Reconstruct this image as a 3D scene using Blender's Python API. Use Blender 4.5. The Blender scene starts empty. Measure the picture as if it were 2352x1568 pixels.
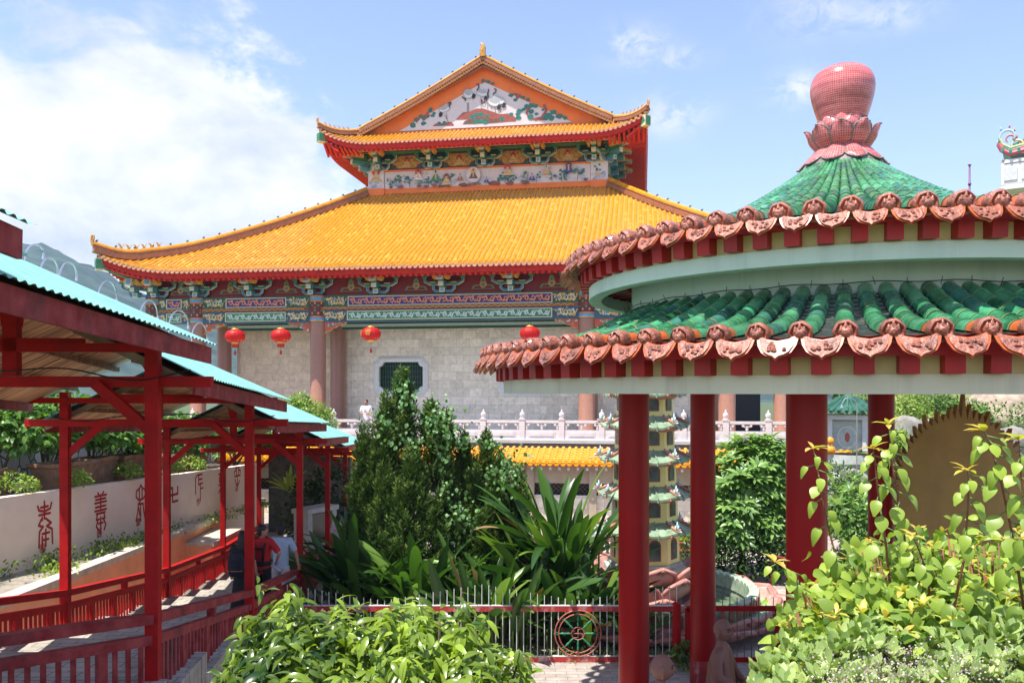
import bpy, bmesh, math, random
import numpy as np
from mathutils import Vector, Matrix
random.seed(7); rng = np.random.default_rng(7)
R = math.radians; PI = math.pi
sc = bpy.context.scene
COL = sc.collection
# ---------------- camera, world, sun, exposure ----------------
F = 1880.0; HZ = 900.0; CX = 1176.0; CY = 784.0     # reference picture is 2352 x 1568 units
cam_d = bpy.data.cameras.new("camera"); cam = bpy.data.objects.new("camera", cam_d); COL.objects.link(cam)
cam.location = (0, 0, 0); cam.rotation_euler = (R(90), 0, 0)
cam_d.sensor_width = 36; cam_d.lens = 36 * F / 2352.0
cam_d.shift_y = (HZ - CY) / 2352.0
cam_d.clip_end = 6000; cam_d.clip_start = 0.05
sc.camera = cam
sun_vec = Vector((-0.27, -0.24, 0.93)).normalized()
sd = bpy.data.lights.new("sun", 'SUN'); sd.energy = 4.6; sd.angle = R(0.53); sd.color = (1, 0.955, 0.88)
so = bpy.data.objects.new("sun", sd); COL.objects.link(so)
so.rotation_euler = sun_vec.to_track_quat('Z', 'Y').to_euler(); so.location = (0, 0, 30)
w = bpy.data.worlds.new("World"); sc.world = w; w.use_nodes = True
def build_world():
    nt = w.node_tree; N = nt.nodes; L = nt.links
    for n in list(N): N.remove(n)
    out = N.new("ShaderNodeOutputWorld"); bg = N.new("ShaderNodeBackground"); L.new(bg.outputs[0], out.inputs[0])
    sky = N.new("ShaderNodeTexSky"); sky.sky_type = 'NISHITA'; sky.sun_disc = False
    sky.sun_elevation = math.asin(sun_vec.z); sky.sun_rotation = math.atan2(sun_vec.x, sun_vec.y)
    sky.air_density = 1.0; sky.dust_density = 0.6; sky.ozone_density = 1.0
    tc = N.new("ShaderNodeTexCoord"); sep = N.new("ShaderNodeSeparateXYZ"); L.new(tc.outputs['Generated'], sep.inputs[0])
    def mth(op, a=None, b=None, c=None, clamp=False):
        m = N.new("ShaderNodeMath"); m.operation = op; m.use_clamp = clamp
        for i, v in enumerate((a, b, c)):
            if v is None: continue
            if isinstance(v, (int, float)): m.inputs[i].default_value = v
            else: L.new(v, m.inputs[i])
        return m.outputs[0]
    # azimuth-like and height-like coordinates of the sky direction (tangent plane of a far cloud deck)
    az = mth('ARCTAN2', sep.outputs[0], sep.outputs[1]); el = sep.outputs[2]
    comb = N.new("ShaderNodeCombineXYZ"); L.new(az, comb.inputs[0]); L.new(mth('MULTIPLY', el, 1.7), comb.inputs[1])
    def noise(scale, detail, rough, dist=0.0, off=(0, 0, 0)):
        mp = N.new("ShaderNodeMapping"); L.new(comb.outputs[0], mp.inputs[0]); mp.inputs['Location'].default_value = off
        n = N.new("ShaderNodeTexNoise"); n.inputs['Scale'].default_value = scale; n.inputs['Detail'].default_value = detail
        n.inputs['Roughness'].default_value = rough; n.inputs['Distortion'].default_value = dist
        L.new(mp.outputs[0], n.inputs['Vector']); return n.outputs[0]
    def blob(a0, e0, ra, re):
        d1 = mth('POWER', mth('MULTIPLY', mth('SUBTRACT', az, a0), 1 / ra), 2.0)
        d2 = mth('POWER', mth('MULTIPLY', mth('SUBTRACT', el, e0), 1 / re), 2.0)
        return mth('EXPONENT', mth('MULTIPLY', mth('ADD', d1, d2), -1.0))
    big = noise(3.6, 9, 0.6, 0.25)
    base = None
    for a0, e0, ra, re, k in BLOBS:
        b = mth('MULTIPLY', blob(a0, e0, ra, re), k)
        base = b if base is None else mth('ADD', base, b)
    small = noise(16, 6, 0.66, 0.3, (3.1, 1.7, 0))
    dens = mth('ADD', base, mth('MULTIPLY', mth('SUBTRACT', big, 0.5), 1.9))
    dens = mth('ADD', dens, mth('MULTIPLY', mth('SUBTRACT', small, 0.5), 0.5))
    cov = N.new("ShaderNodeMapRange"); cov.interpolation_type = 'SMOOTHSTEP'
    cov.inputs['From Min'].default_value = 0.42; cov.inputs['From Max'].default_value = 0.68
    L.new(dens, cov.inputs['Value'])
    # small separate puffs on the right half
    sp = None
    for a0, e0, ra, re, k in PUFFS:
        b = mth('MULTIPLY', blob(a0, e0, ra, re), k); sp = b if sp is None else mth('ADD', sp, b)
    pn = noise(22, 7, 0.7, 0.6, (7, 2, 0))
    pd = mth('MULTIPLY', sp, mth('MULTIPLY', mth('SUBTRACT', pn, 0.40), 6.0, None, True), None, True)
    covt = mth('MAXIMUM', cov.outputs[0], mth('MULTIPLY', pd, 0.85))
    shade = noise(5.0, 6, 0.6, 0.2, (0.3, -0.12, 2))
    cr = N.new("ShaderNodeValToRGB"); L.new(shade, cr.inputs[0])
    cr.color_ramp.elements[0].position = 0.40; cr.color_ramp.elements[0].color = (3.9, 4.3, 4.95, 1)
    cr.color_ramp.elements[1].position = 0.62; cr.color_ramp.elements[1].color = (6.1, 6.1, 6.05, 1)
    mx = N.new("ShaderNodeMix"); mx.data_type = 'RGBA'
    skm = N.new("ShaderNodeMix"); skm.data_type = 'RGBA'; skm.blend_type = 'MULTIPLY'; skm.inputs[0].default_value = 1
    L.new(sky.outputs[0], skm.inputs[6]); skm.inputs[7].default_value = SKYTINT
    # thin veil that pales the lower sky
    pale = mth('MULTIPLY', mth('POWER', mth('SUBTRACT', 1.0, el, None, True), 3.0), 0.42)
    vm = N.new("ShaderNodeMix"); vm.data_type = 'RGBA'; L.new(pale, vm.inputs[0]); L.new(skm.outputs[2], vm.inputs[6]); vm.inputs[7].default_value = (4.4, 5.6, 8.0, 1)
    L.new(covt, mx.inputs[0]); L.new(vm.outputs[2], mx.inputs[6]); L.new(cr.outputs[0], mx.inputs[7])
    L.new(mx.outputs[2], bg.inputs[0]); bg.inputs[1].default_value = 0.108
# cloud masses: azimuth from straight ahead (to the right +), sine of elevation, widths, amount
BLOBS = [(-0.52, 0.22, 0.34, 0.11, 0.95), (-0.33, 0.27, 0.20, 0.07, 0.35), (-0.60, 0.45, 0.30, 0.10, 0.55), (-0.36, 0.16, 0.2, 0.07, 0.45), (-0.44, 0.34, 0.2, 0.05, 0.3)]
PUFFS = [(0.15, 0.385, 0.035, 0.018, 1.0), (0.355, 0.40, 0.05, 0.022, 0.9), (0.19, 0.315, 0.04, 0.02, 1.0), (0.34, 0.33, 0.035, 0.016, 0.8),
         (-0.03, 0.30, 0.05, 0.03, 0.3), (0.2, 0.37, 0.03, 0.01, 0.7), (0.44, 0.385, 0.04, 0.015, 0.5)]
SKYTINT = (1.45, 1.32, 1.36, 1)
build_world()
sc.view_settings.view_transform = 'Standard'; sc.view_settings.look = 'None'
sc.view_settings.exposure = 0.85; sc.view_settings.gamma = 1.0
try: sc.view_settings.use_curve_mapping = False
except Exception: pass
sc.cycles.max_bounces = 7; sc.cycles.diffuse_bounces = 3; sc.cycles.glossy_bounces = 3; sc.cycles.transparent_max_bounces = 8
sc.cycles.use_denoising = True
sc.cycles.sample_clamp_indirect = 6

# ---------------- helpers ----------------
def P(px, py, d): return Vector(((px - CX) / F * d, d, (HZ - py) / F * d))
MATS = {}
def M(name, col, rough=0.55, var=0.12, scale=6.0, bump=0.0, bscale=None, col2=None, metal=0.0, spec=0.5, coat=0.0, dirt=None, dscale=1.5, coord='Object', damt=0.5, streak=False):
    """plain procedural paint/stone/wood: two tones mixed by noise, optional dirt patches and bump"""
    if name in MATS: return MATS[name]
    m = bpy.data.materials.new(name); m.use_nodes = True; MATS[name] = m
    nt = m.node_tree; N = nt.nodes; L = nt.links; b = N["Principled BSDF"]
    b.inputs['Roughness'].default_value = rough; b.inputs['Metallic'].default_value = metal
    b.inputs['Specular IOR Level'].default_value = spec
    if coat: b.inputs['Coat Weight'].default_value = coat; b.inputs['Coat Roughness'].default_value = 0.08
    tc = N.new("ShaderNodeTexCoord")
    n = N.new("ShaderNodeTexNoise"); n.inputs['Scale'].default_value = scale; n.inputs['Detail'].default_value = 6; n.inputs['Roughness'].default_value = 0.6
    L.new(tc.outputs[coord], n.inputs['Vector'])
    cr = N.new("ShaderNodeValToRGB"); L.new(n.outputs[0], cr.inputs[0])
    c = Vector(col[:3]); c2 = Vector(col2[:3]) if col2 else c * (1 + var)
    c1 = c * (1 - var)
    cr.color_ramp.elements[0].position = 0.34; cr.color_ramp.elements[0].color = (*c1, 1)
    cr.color_ramp.elements[1].position = 0.66; cr.color_ramp.elements[1].color = (*[min(x, 0.95) for x in c2], 1)
    last = cr.outputs[0]
    if dirt:
        n2 = N.new("ShaderNodeTexNoise"); n2.inputs['Scale'].default_value = dscale; n2.inputs['Detail'].default_value = 9; n2.inputs['Roughness'].default_value = 0.7
        mp = N.new("ShaderNodeMapping"); mp.inputs['Scale'].default_value = (2.5, 2.5, 0.12) if streak else (1, 1, 0.35); L.new(tc.outputs[coord], mp.inputs[0]); L.new(mp.outputs[0], n2.inputs['Vector'])
        r2 = N.new("ShaderNodeValToRGB"); r2.color_ramp.elements[0].position = 0.5; r2.color_ramp.elements[0].color = (0, 0, 0, 1)
        r2.color_ramp.elements[1].position = 0.72; r2.color_ramp.elements[1].color = (damt, damt, damt, 1); L.new(n2.outputs[0], r2.inputs[0])
        mx = N.new("ShaderNodeMix"); mx.data_type = 'RGBA'; L.new(r2.outputs[0], mx.inputs[0]); L.new(last, mx.inputs[6]); mx.inputs[7].default_value = (*dirt, 1); last = mx.outputs[2]
    L.new(last, b.inputs['Base Color'])
    if bump:
        n3 = N.new("ShaderNodeTexNoise"); n3.inputs['Scale'].default_value = bscale or scale * 5; n3.inputs['Detail'].default_value = 5
        L.new(tc.outputs[coord], n3.inputs['Vector'])
        bp = N.new("ShaderNodeBump"); bp.inputs['Strength'].default_value = bump; bp.inputs['Distance'].default_value = 0.02
        L.new(n3.outputs[0], bp.inputs['Height']); L.new(bp.outputs[0], b.inputs['Normal'])
    return m
def LEAF(name, c1, c2, c3=None, rough=0.42, trans=0.3, spec=0.4):
    """foliage: colour varies from leaf to leaf through the 'rnd' attribute"""
    if name in MATS: return MATS[name]
    m = bpy.data.materials.new(name); m.use_nodes = True; MATS[name] = m
    nt = m.node_tree; N = nt.nodes; L = nt.links; b = N["Principled BSDF"]; out = N["Material Output"]
    b.inputs['Roughness'].default_value = rough; b.inputs['Specular IOR Level'].default_value = spec
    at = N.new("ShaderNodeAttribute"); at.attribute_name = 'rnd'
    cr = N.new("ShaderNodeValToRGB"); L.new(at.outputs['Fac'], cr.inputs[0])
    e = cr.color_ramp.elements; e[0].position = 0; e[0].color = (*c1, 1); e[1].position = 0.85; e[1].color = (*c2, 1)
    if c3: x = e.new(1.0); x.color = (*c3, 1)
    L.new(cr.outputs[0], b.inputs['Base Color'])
    tr = N.new("ShaderNodeBsdfTranslucent")
    mt = N.new("ShaderNodeMix"); mt.data_type = 'RGBA'; mt.blend_type = 'MULTIPLY'; mt.inputs[0].default_value = 1; L.new(cr.outputs[0], mt.inputs[6]); mt.inputs[7].default_value = (1.5, 1.6, 0.6, 1)
    L.new(mt.outputs[2], tr.inputs[0])
    ms = N.new("ShaderNodeMixShader"); ms.inputs[0].default_value = trans
    L.new(b.outputs[0], ms.inputs[1]); L.new(tr.outputs[0], ms.inputs[2]); L.new(ms.outputs[0], out.inputs[0])
    return m
Z0 = {}
def tag(o, label=None, cat=None, group=None, kind=None):
    if label: o['label'] = label
    if cat: o['category'] = cat
    if group: o['group'] = group
    if kind: o['kind'] = kind
    return o
def thing(name, label, cat, loc=(0, 0, 0), rz=0.0, group=None):
    o = bpy.data.objects.new(name, None); COL.objects.link(o); o.empty_display_size = 0.2
    o.location = loc; o.rotation_euler = (0, 0, rz); return tag(o, label, cat, group)
class MB:
    """mesh collector; verts are in the parent's frame"""
    def __init__(s): s.v = []; s.f = []; s.m = []; s.mats = []; s.n = 0; s.rnd = []
    def mi(s, mat):
        if mat not in s.mats: s.mats.append(mat)
        return s.mats.index(mat)
    def add(s, verts, faces, mat, rnd=None):
        k = s.mi(mat); o = s.n
        verts = [tuple(v) for v in verts]; s.v.extend(verts); s.n += len(verts)
        s.f.extend([tuple(i + o for i in f) for f in faces]); s.m.extend([k] * len(faces))
        s.rnd.extend([0.5 if rnd is None else rnd] * len(verts))
    def box(s, c, size, mat, rz=0.0, M3=None):
        x, y, z = [a / 2 for a in size]
        vs = [Vector((i * x, j * y, k * z)) for i in (-1, 1) for j in (-1, 1) for k in (-1, 1)]
        mt = M3 if M3 is not None else Matrix.Rotation(rz, 3, 'Z')
        vs = [mt @ v + Vector(c) for v in vs]
        s.add(vs, [(0, 1, 3, 2), (4, 6, 7, 5), (0, 4, 5, 1), (2, 3, 7, 6), (0, 2, 6, 4), (1, 5, 7, 3)], mat)
    def beam(s, a, b, w, h, mat, up=(0, 0, 1)):
        a = Vector(a); b = Vector(b); d = b - a; L = d.length
        if L < 1e-6: return
        d.normalize(); u = Vector(up); l = d.cross(u)
        if l.length < 1e-4: l = Vector((1, 0, 0))
        l.normalize(); u = l.cross(d).normalized()
        vs = [p + l * (i * w / 2) + u * (k * h / 2) for p in (a, b) for i, k in ((-1, -1), (1, -1), (1, 1), (-1, 1))]
        s.add(vs, [(0, 3, 2, 1), (4, 5, 6, 7), (0, 1, 5, 4), (1, 2, 6, 5), (2, 3, 7, 6), (3, 0, 4, 7)], mat)
    def tube(s, pts, r, mat, n=8, cap=True):
        pts = [Vector(p) for p in pts]; rs = r if isinstance(r, (list, tuple)) else [r] * len(pts)
        vs = []; prev = None
        for i, p in enumerate(pts):
            d = (pts[min(i + 1, len(pts) - 1)] - pts[max(i - 1, 0)]); d.normalize()
            u = prev if prev is not None else (Vector((0, 0, 1)) if abs(d.z) < 0.9 else Vector((1, 0, 0)))
            l = d.cross(u); l.normalize(); u = l.cross(d).normalized(); prev = u
            for k in range(n):
                a = 2 * PI * k / n; vs.append(p + (l * math.cos(a) + u * math.sin(a)) * rs[i])
        fs = []
        for i in range(len(pts) - 1):
            for k in range(n):
                a = i * n + k; b = i * n + (k + 1) % n; fs.append((a, b, b + n, a + n))
        if cap: fs.append(tuple(range(n))[::-1]); fs.append(tuple(range((len(pts) - 1) * n, len(pts) * n)))
        s.add(vs, fs, mat)
    def lathe(s, prof, c, mat, n=24, a0=0, sx=1, sy=1, cap=False):
        c = Vector(c); vs = []
        for r, z in prof:
            for k in range(n):
                a = a0 + 2 * PI * k / n; vs.append(c + Vector((r * math.cos(a) * sx, r * math.sin(a) * sy, z)))
        fs = [(i * n + k, i * n + (k + 1) % n, (i + 1) * n + (k + 1) % n, (i + 1) * n + k) for i in range(len(prof) - 1) for k in range(n)]
        if cap: fs.append(tuple(range(n))[::-1]); fs.append(tuple(range((len(prof) - 1) * n, len(prof) * n)))
        s.add(vs, fs, mat)
    def grid(s, pts, mat, flip=False):
        h = len(pts); wd = len(pts[0]); vs = [p for row in pts for p in row]
        fs = [(i * wd + k, i * wd + k + 1, (i + 1) * wd + k + 1, (i + 1) * wd + k) for i in range(h - 1) for k in range(wd - 1)]
        if flip: fs = [f[::-1] for f in fs]
        s.add(vs, fs, mat)
    def poly(s, pts, mat, thick=None):
        """polygon; thick = vector to extrude by"""
        pts = [Vector(p) for p in pts]; n = len(pts)
        if thick is None: s.add(pts, [tuple(range(n))], mat); return
        t = Vector(thick)
        s.add(pts + [p + t for p in pts], [tuple(range(n))[::-1], tuple(range(n, 2 * n))] + [(i, (i + 1) % n, n + (i + 1) % n, n + i) for i in range(n)], mat)
    def build(s, name, parent=None, smooth=False, sub=0, rnd=False, angle=None):
        me = bpy.data.meshes.new(name); me.from_pydata(s.v, [], s.f)
        for m in s.mats: me.materials.append(m)
        me.polygons.foreach_set('material_index', s.m)
        if smooth: me.polygons.foreach_set('use_smooth', [True] * len(s.f))
        if rnd: a = me.attributes.new('rnd', 'FLOAT', 'POINT'); a.data.foreach_set('value', s.rnd)
        me.update()
        if smooth and angle: me.set_sharp_from_angle(angle=R(angle))
        o = bpy.data.objects.new(name, me); COL.objects.link(o)
        if parent is not None: o.parent = parent
        if sub:
            md = o.modifiers.new('sub', 'SUBSURF'); md.levels = sub; md.render_levels = sub
        return o
def copy_tree(o, parent=None):
    c = o.copy(); COL.objects.link(c); c.parent = parent
    for ch in list(o.children): copy_tree(ch, c)
    return c
# ---- foliage built with numpy: one template, many placed copies ----
def leaf_tpl(L=1.0, W=0.3, n=4, fold=0.25, droop=0.3, shape='lance'):
    vs = []; fs = []
    for i in range(n + 1):
        t = i / n
        if shape == 'lance': wd = math.sin(PI * min(1, t ** 0.85)) ** 0.8
        elif shape == 'heart': wd = max(.16, 2.25 * math.sqrt(t) * max(0, 1 - t) ** .85 / 1.12)
        elif shape == 'spoon': wd = math.sin(PI * min(1, 0.12 + 0.88 * t ** 1.5)) ** 0.8
        else: wd = math.sin(PI * (0.06 + 0.94 * t)) ** 0.45
        wd = max(wd, 0.02) * W / 2
        x = L * t; z = -droop * L * t * t; x *= (1 - 0.25 * droop * t)
        vs += [(x, wd, z + fold * wd), (x, 0, z), (x, -wd, z + fold * wd)]
    for i in range(n):
        a = i * 3; fs += [(a, a + 3, a + 4, a + 1), (a + 1, a + 4, a + 5, a + 2)]
    return np.array(vs, float), np.array(fs, int)
class FO:
    def __init__(s): s.V = []; s.Fa = []; s.R = []; s.Mi = []; s.n = 0
    def put(s, tpl, pos, d, up, scale, rnd=None, mi=0):
        """pos,d,up: (N,3); scale (N,) or float"""
        tv, tf = tpl; pos = np.asarray(pos, float); N = len(pos)
        if N == 0: return
        d = np.asarray(d, float); d = d / (np.linalg.norm(d, axis=1, keepdims=True) + 1e-9)
        up = np.broadcast_to(np.asarray(up, float), d.shape)
        y = np.cross(up, d); y /= (np.linalg.norm(y, axis=1, keepdims=True) + 1e-9); z = np.cross(d, y)
        sc_ = np.broadcast_to(np.asarray(scale, float), (N,))[:, None, None]
        V = (tv[None, :, 0:1] * d[:, None, :] + tv[None, :, 1:2] * y[:, None, :] + tv[None, :, 2:3] * z[:, None, :]) * sc_ + pos[:, None, :]
        k = tv.shape[0]; Fa = tf[None] + (np.arange(N) * k)[:, None, None] + s.n
        s.V.append(V.reshape(-1, 3)); s.Fa.append(Fa.reshape(-1, tf.shape[1])); s.n += N * k
        r = rng.random(N) if rnd is None else np.broadcast_to(np.asarray(rnd, float), (N,))
        s.R.append(np.repeat(r, k)); s.Mi.append(np.full(N * len(tf), mi))
    def build(s, name, mats, parent=None, smooth=True):
        V = np.concatenate(s.V); me = bpy.data.meshes.new(name)
        nf = sum(len(f) for f in s.Fa); nl = sum(f.size for f in s.Fa)
        me.vertices.add(len(V)); me.vertices.foreach_set('co', V.astype(np.float32).ravel())
        me.loops.add(nl); me.loops.foreach_set('vertex_index', np.concatenate([f.ravel() for f in s.Fa]).astype(np.int32))
        me.polygons.add(nf); tot = np.concatenate([np.full(len(f), f.shape[1]) for f in s.Fa])
        me.polygons.foreach_set('loop_start', np.concatenate([[0], np.cumsum(tot)[:-1]]).astype(np.int32))
        for m in (mats if isinstance(mats, (list, tuple)) else [mats]): me.materials.append(m)
        me.update(calc_edges=True)
        me.polygons.foreach_set('material_index', np.concatenate(s.Mi).astype(np.int32))
        if smooth: me.polygons.foreach_set('use_smooth', np.ones(nf, bool))
        a = me.attributes.new('rnd', 'FLOAT', 'POINT'); a.data.foreach_set('value', np.concatenate(s.R).astype(np.float32))
        me.update(); o = bpy.data.objects.new(name, me); COL.objects.link(o)
        if parent is not None: o.parent = parent
        return o
def rdir(n, zmin=-1, zmax=1):
    z = rng.uniform(zmin, zmax, n); a = rng.uniform(0, 2 * PI, n); r = np.sqrt(np.maximum(0, 1 - z * z))
    return np.stack([r * np.cos(a), r * np.sin(a), z], 1)
# ---------------- shared colours ----------------
yel = M('yellow_glaze', (0.70, 0.32, 0.016), 0.22, 0.18, 3.0, 0.0, coat=0.3, dirt=(0.45, 0.16, 0.02), dscale=2.2, damt=0.55)
yel_b = M('older_yellow_glaze', (0.62, 0.26, 0.016), 0.28, 0.22, 3.0, coat=0.2, dirt=(0.30, 0.12, 0.03), dscale=2.2, damt=0.7)
yel_c = M('pale_yellow_glaze', (0.78, 0.44, 0.05), 0.25, 0.15, 3.0, coat=0.3)
yel2 = M('yellow_pan_glaze', (0.64, 0.33, 0.07), 0.3, 0.2, 5.0, dirt=(0.40, 0.17, 0.04), dscale=3)
tip_pink = M('pale_glazed_tile_end', (0.62, 0.30, 0.16), 0.25, 0.35, 14.0, 0.4, 60, coat=0.4)
red_f = M('red_fascia', (0.46, 0.018, 0.010), 0.5, 0.15, 2.0, spec=.25, dirt=(0.2, 0.02, 0.02))
red_b = M('bright_red', (0.56, 0.03, 0.010), 0.5, 0.12, 3.0, spec=.25)
ridge_m = M('brown_ridge_tile', (0.34, 0.13, 0.055), 0.45, 0.25, 8.0, dirt=(0.08, 0.05, 0.03), dscale=2.5)
orange = M('orange_plaster', (0.95, 0.22, 0.035), 0.6, 0.07, 1.5, dirt=(0.5, 0.12, 0.05), dscale=0.8, damt=0.35)
white_t = M('white_ceramic_panel', (0.68, 0.61, 0.60), 0.35, 0.05, 4.0)
teal = M('turquoise_enamel', (0.06, 0.28, 0.33), 0.45, 0.15)
green_d = M('deep_green_enamel', (0.018, 0.10, 0.045), 0.45, 0.2)
green_m = M('mid_green_enamel', (0.05, 0.22, 0.09), 0.45, 0.2)
cream_l = M('cream_outline', (0.66, 0.60, 0.38), 0.5, 0.05)
blue_e = M('blue_enamel', (0.10, 0.30, 0.48), 0.4, 0.15)
gold_e = M('ochre_enamel', (0.62, 0.36, 0.05), 0.4, 0.15)
navy = M('navy_enamel', (0.05, 0.03, 0.20), 0.5, 0.1)
org_e = M('orange_enamel', (0.72, 0.26, 0.08), 0.5, 0.12)
maroon = M('maroon_enamel', (0.22, 0.010, 0.010), 0.5, 0.15)
pale_w = M('pale_enamel', (0.50, 0.62, 0.56), 0.5, 0.06)
black_p = M('black_enamel', (0.015, 0.015, 0.02), 0.5, 0.1)
# ======================= temple =======================
YAW = math.atan(1880 / 11800.0)
TZ = -2.1
temple = thing('temple_hall', 'large temple hall with sweeping yellow tiled double roof and orange gable above marble terrace', 'temple', (-3.245, 42.08, TZ), -YAW)
def tz(z): return z - TZ
def tile_row(mb, pts, lat, r, tile, mat, n=5, up=None):
    """half-round cover tiles stepping down a polyline (top -> eave)"""
    pts = [Vector(p) for p in pts]
    seg = [0]
    for i in range(1, len(pts)): seg.append(seg[-1] + (pts[i] - pts[i - 1]).length)
    tot = seg[-1]; k = max(1, int(round(tot / tile)))
    def at(s):
        for i in range(1, len(pts)):
            if s <= seg[i] or i == len(pts) - 1:
                t = (s - seg[i - 1]) / max(1e-6, seg[i] - seg[i - 1]); d = (pts[i] - pts[i - 1]).normalized(); return pts[i - 1].lerp(pts[i], t), d
    vs = []; fs = []; L0 = lat
    for q in range(k):
        for e, rr in ((0, r * 0.86), (1, r * 1.04)):
            p, d = at(tot * (q + e) / k)
            l = L0.normalized(); u = l.cross(d).normalized()
            if u.z < 0: u = -u
            for a in range(n): ang = PI * a / (n - 1); vs.append(p + l * (math.cos(ang) * rr) + u * (math.sin(ang) * rr))
    for j in range(2 * k - 1):
        for a in range(n - 1): fs.append((j * n + a, j * n + a + 1, (j + 1) * n + a + 1, (j + 1) * n + a))
    fs.append(tuple(range((2 * k - 1) * n, 2 * k * n)))
    m0 = len(mb.m); mb.add(vs, fs, mat)
    if mat is yel:
        ib_, ic_ = mb.mi(yel_b), mb.mi(yel_c)
        for q in range(k):
            u_ = random.random(); im = ib_ if u_ < .10 else ic_ if u_ < .16 else None
            if im is not None:
                for a in range(n - 1): mb.m[m0 + 2 * q * (n - 1) + a] = im
def pan_strip(mb, A, B, steps, dip, mat, rise=0.02):
    """valley tiles between two polyline functions A(t), B(t), t 0..1, as small overlapping scalloped steps"""
    vs = []; fs = []
    for q in range(steps):
        for e in (0, 1):
            t = (q + e) / steps; a = Vector(A(t)); b = Vector(B(t)); dz = rise * e
            vs += [a, (a + b) / 2 + Vector((0, 0, dz - dip)), b]
    for j in range(2 * steps - 1):
        for a in range(2): fs.append((j * 3 + a, j * 3 + a + 1, j * 3 + a + 4, j * 3 + a + 3))
    mb.add(vs, fs, mat)
# --- lower roof surface (local: x = along, y = inward, z) ---
W1, T1A, T1B = 18.5, -2.0, 40.0
def lift(c, reach, amt): u = max(0.0, min(1.0, (c - (1 - 0) * 0) )) ; return amt * u * u
def zlow(x, d):
    q = max(0, d) / 12.0; z = 6.22 + 6.55 * (0.74 * q + 0.26 * q * q) - 0.10 * math.sin(min(1, d / 2.0) * PI)
    u = max(0.0, min(1.0, (abs(x) - 13.3) / 5.2)); v = max(0.0, 1 - d / 4.2)
    return z + 1.0 * u ** 2.4 * v ** 0.8
def hipx(d): return W1 - d * (W1 - 7.7) / 12.0
ROW = 0.27
mb = MB(); pb = MB()
def lowpts(x, dmax, n=12):
    return [Vector((x, T1A + dmax * (1 - i / n), tz(zlow(x, dmax * (1 - i / n))))) for i in range(n + 1)]
nrow = int(W1 / ROW)
def dmax_at(x): return 12.0 if abs(x) <= 7.7 else max(0.0, (W1 - abs(x)) * 12.0 / (W1 - 7.7))
for i in range(-nrow, nrow + 1):
    x = i * ROW; dm = dmax_at(x)
    if dm < 0.3: continue
    tile_row(mb, lowpts(x, dm), Vector((1, 0, 0)), 0.088, 0.34, yel)
for i in range(-nrow, nrow):
    xa, xb = i * ROW, (i + 1) * ROW; da, db = dmax_at(xa), dmax_at(xb)
    fa = lambda t: (xa, T1A + da * (1 - t), tz(zlow(xa, da * (1 - t))) + 0.01); fb = lambda t: (xb, T1A + db * (1 - t), tz(zlow(xb, db * (1 - t))) + 0.01)
    pan_strip(pb, fa, fb, max(2, int(max(da, db) / 0.17)), 0.02, yel2, 0.028)
# sides and back slopes as stepped sheets with coarse rows
def side_sheet(mbx, sgn, W, Ta, Tb, run, zf, wtop, mat, matrow, row=ROW):
    ny = int((Tb - Ta) / row)
    for j in range(ny + 1):
        y = Ta + j * row; dd = min(1.0, (y - Ta) / run, (Tb - y) / run)
        dm = run * dd
        if dm < 0.2: continue
        ex = (W - wtop) / run
        pts = [Vector((sgn * (W - ex * dm * (1 - i / 8)), y, tz(zf(dm * (1 - i / 8), y)))) for i in range(9)]
        tile_row(mbx, pts, Vector((0, 1, 0)), 0.088, 0.5, matrow, n=4)
        y2 = y + row; d2 = run * max(0, min(1.0, (y2 - Ta) / run, (Tb - y2) / run))
        g = [[Vector((sgn * (W - ex * dm * i / 6), y, tz(zf(dm * i / 6, y)) + 0.005)), Vector((sgn * (W - ex * d2 * i / 6), y2, tz(zf(d2 * i / 6, y2)) + 0.005))] for i in range(7)]
        mbx.grid(g, mat)
def zside(d, y):
    q = d / 12.0; z = 6.22 + 6.55 * (0.74 * q + 0.26 * q * q)
    u = max(0.0, min(1.0, (5.2 - (y - T1A)) / 5.2)); v = max(0, 1 - d / 4.2)
    return z + 1.0 * u ** 2.4 * v ** 0.8
for sg in (-1, 1): side_sheet(pb, sg, W1, T1A, T1B, 12.0, zside, 7.7, yel2, yel)
mb.grid([[Vector((-7.7, T1B - 12, tz(12.77))), Vector((7.7, T1B - 12, tz(12.77)))], [Vector((-W1, T1B, tz(6.22))), Vector((W1, T1B, tz(6.22)))]], yel2)
roof1 = mb.build('lower_roof', temple, smooth=True, angle=40); pb.build('roof_pan_tiles', roof1)
# --- eave trim for a rectangular roof ---
def eave_run(mb, rf, pts, out, rows_at, rowr=0.095, fas=0.42, soff=2.0, soff_rise=0.5, raf=0.3, raf_off=0.5, raf_dz=0.62):
    """pts(u)->eave point, out=outward dir, rows_at = list of u for tile ends"""
    out = Vector(out)
    lat = Vector((-out.y, out.x, 0))
    def fan(c, r0, r1, mat, a0, a1, n, thick=0.02):
        arc = [c + lat * (math.cos(a0 + (a1 - a0) * k / n) * r0) + Vector((0, 0, math.sin(a0 + (a1 - a0) * k / n) * r1)) for k in range(n + 1)]
        mb.poly(arc, mat, -out * thick)
    for u in rows_at:
        p = pts(u); fan(p + out * 0.03 + Vector((0, 0, 0.03)), rowr, rowr, yel, 0, 2 * PI * 7 / 8, 7, 0.04)
        fan(p + out * 0.075 + Vector((0, 0, 0.03)), rowr * .55, rowr * .55, tip_pink, 0, 2 * PI * 7 / 8, 7, 0.02)
        q = pts(u + ROW / 2); fan(q + out * 0.05 + Vector((0, 0, 0.0)), 0.13, 0.13, tip_pink, PI, 2 * PI, 6)
def strip(mb, f0, f1, us, mat):
    mb.grid([[f0(u) for u in us], [f1(u) for u in us]], mat)
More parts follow.
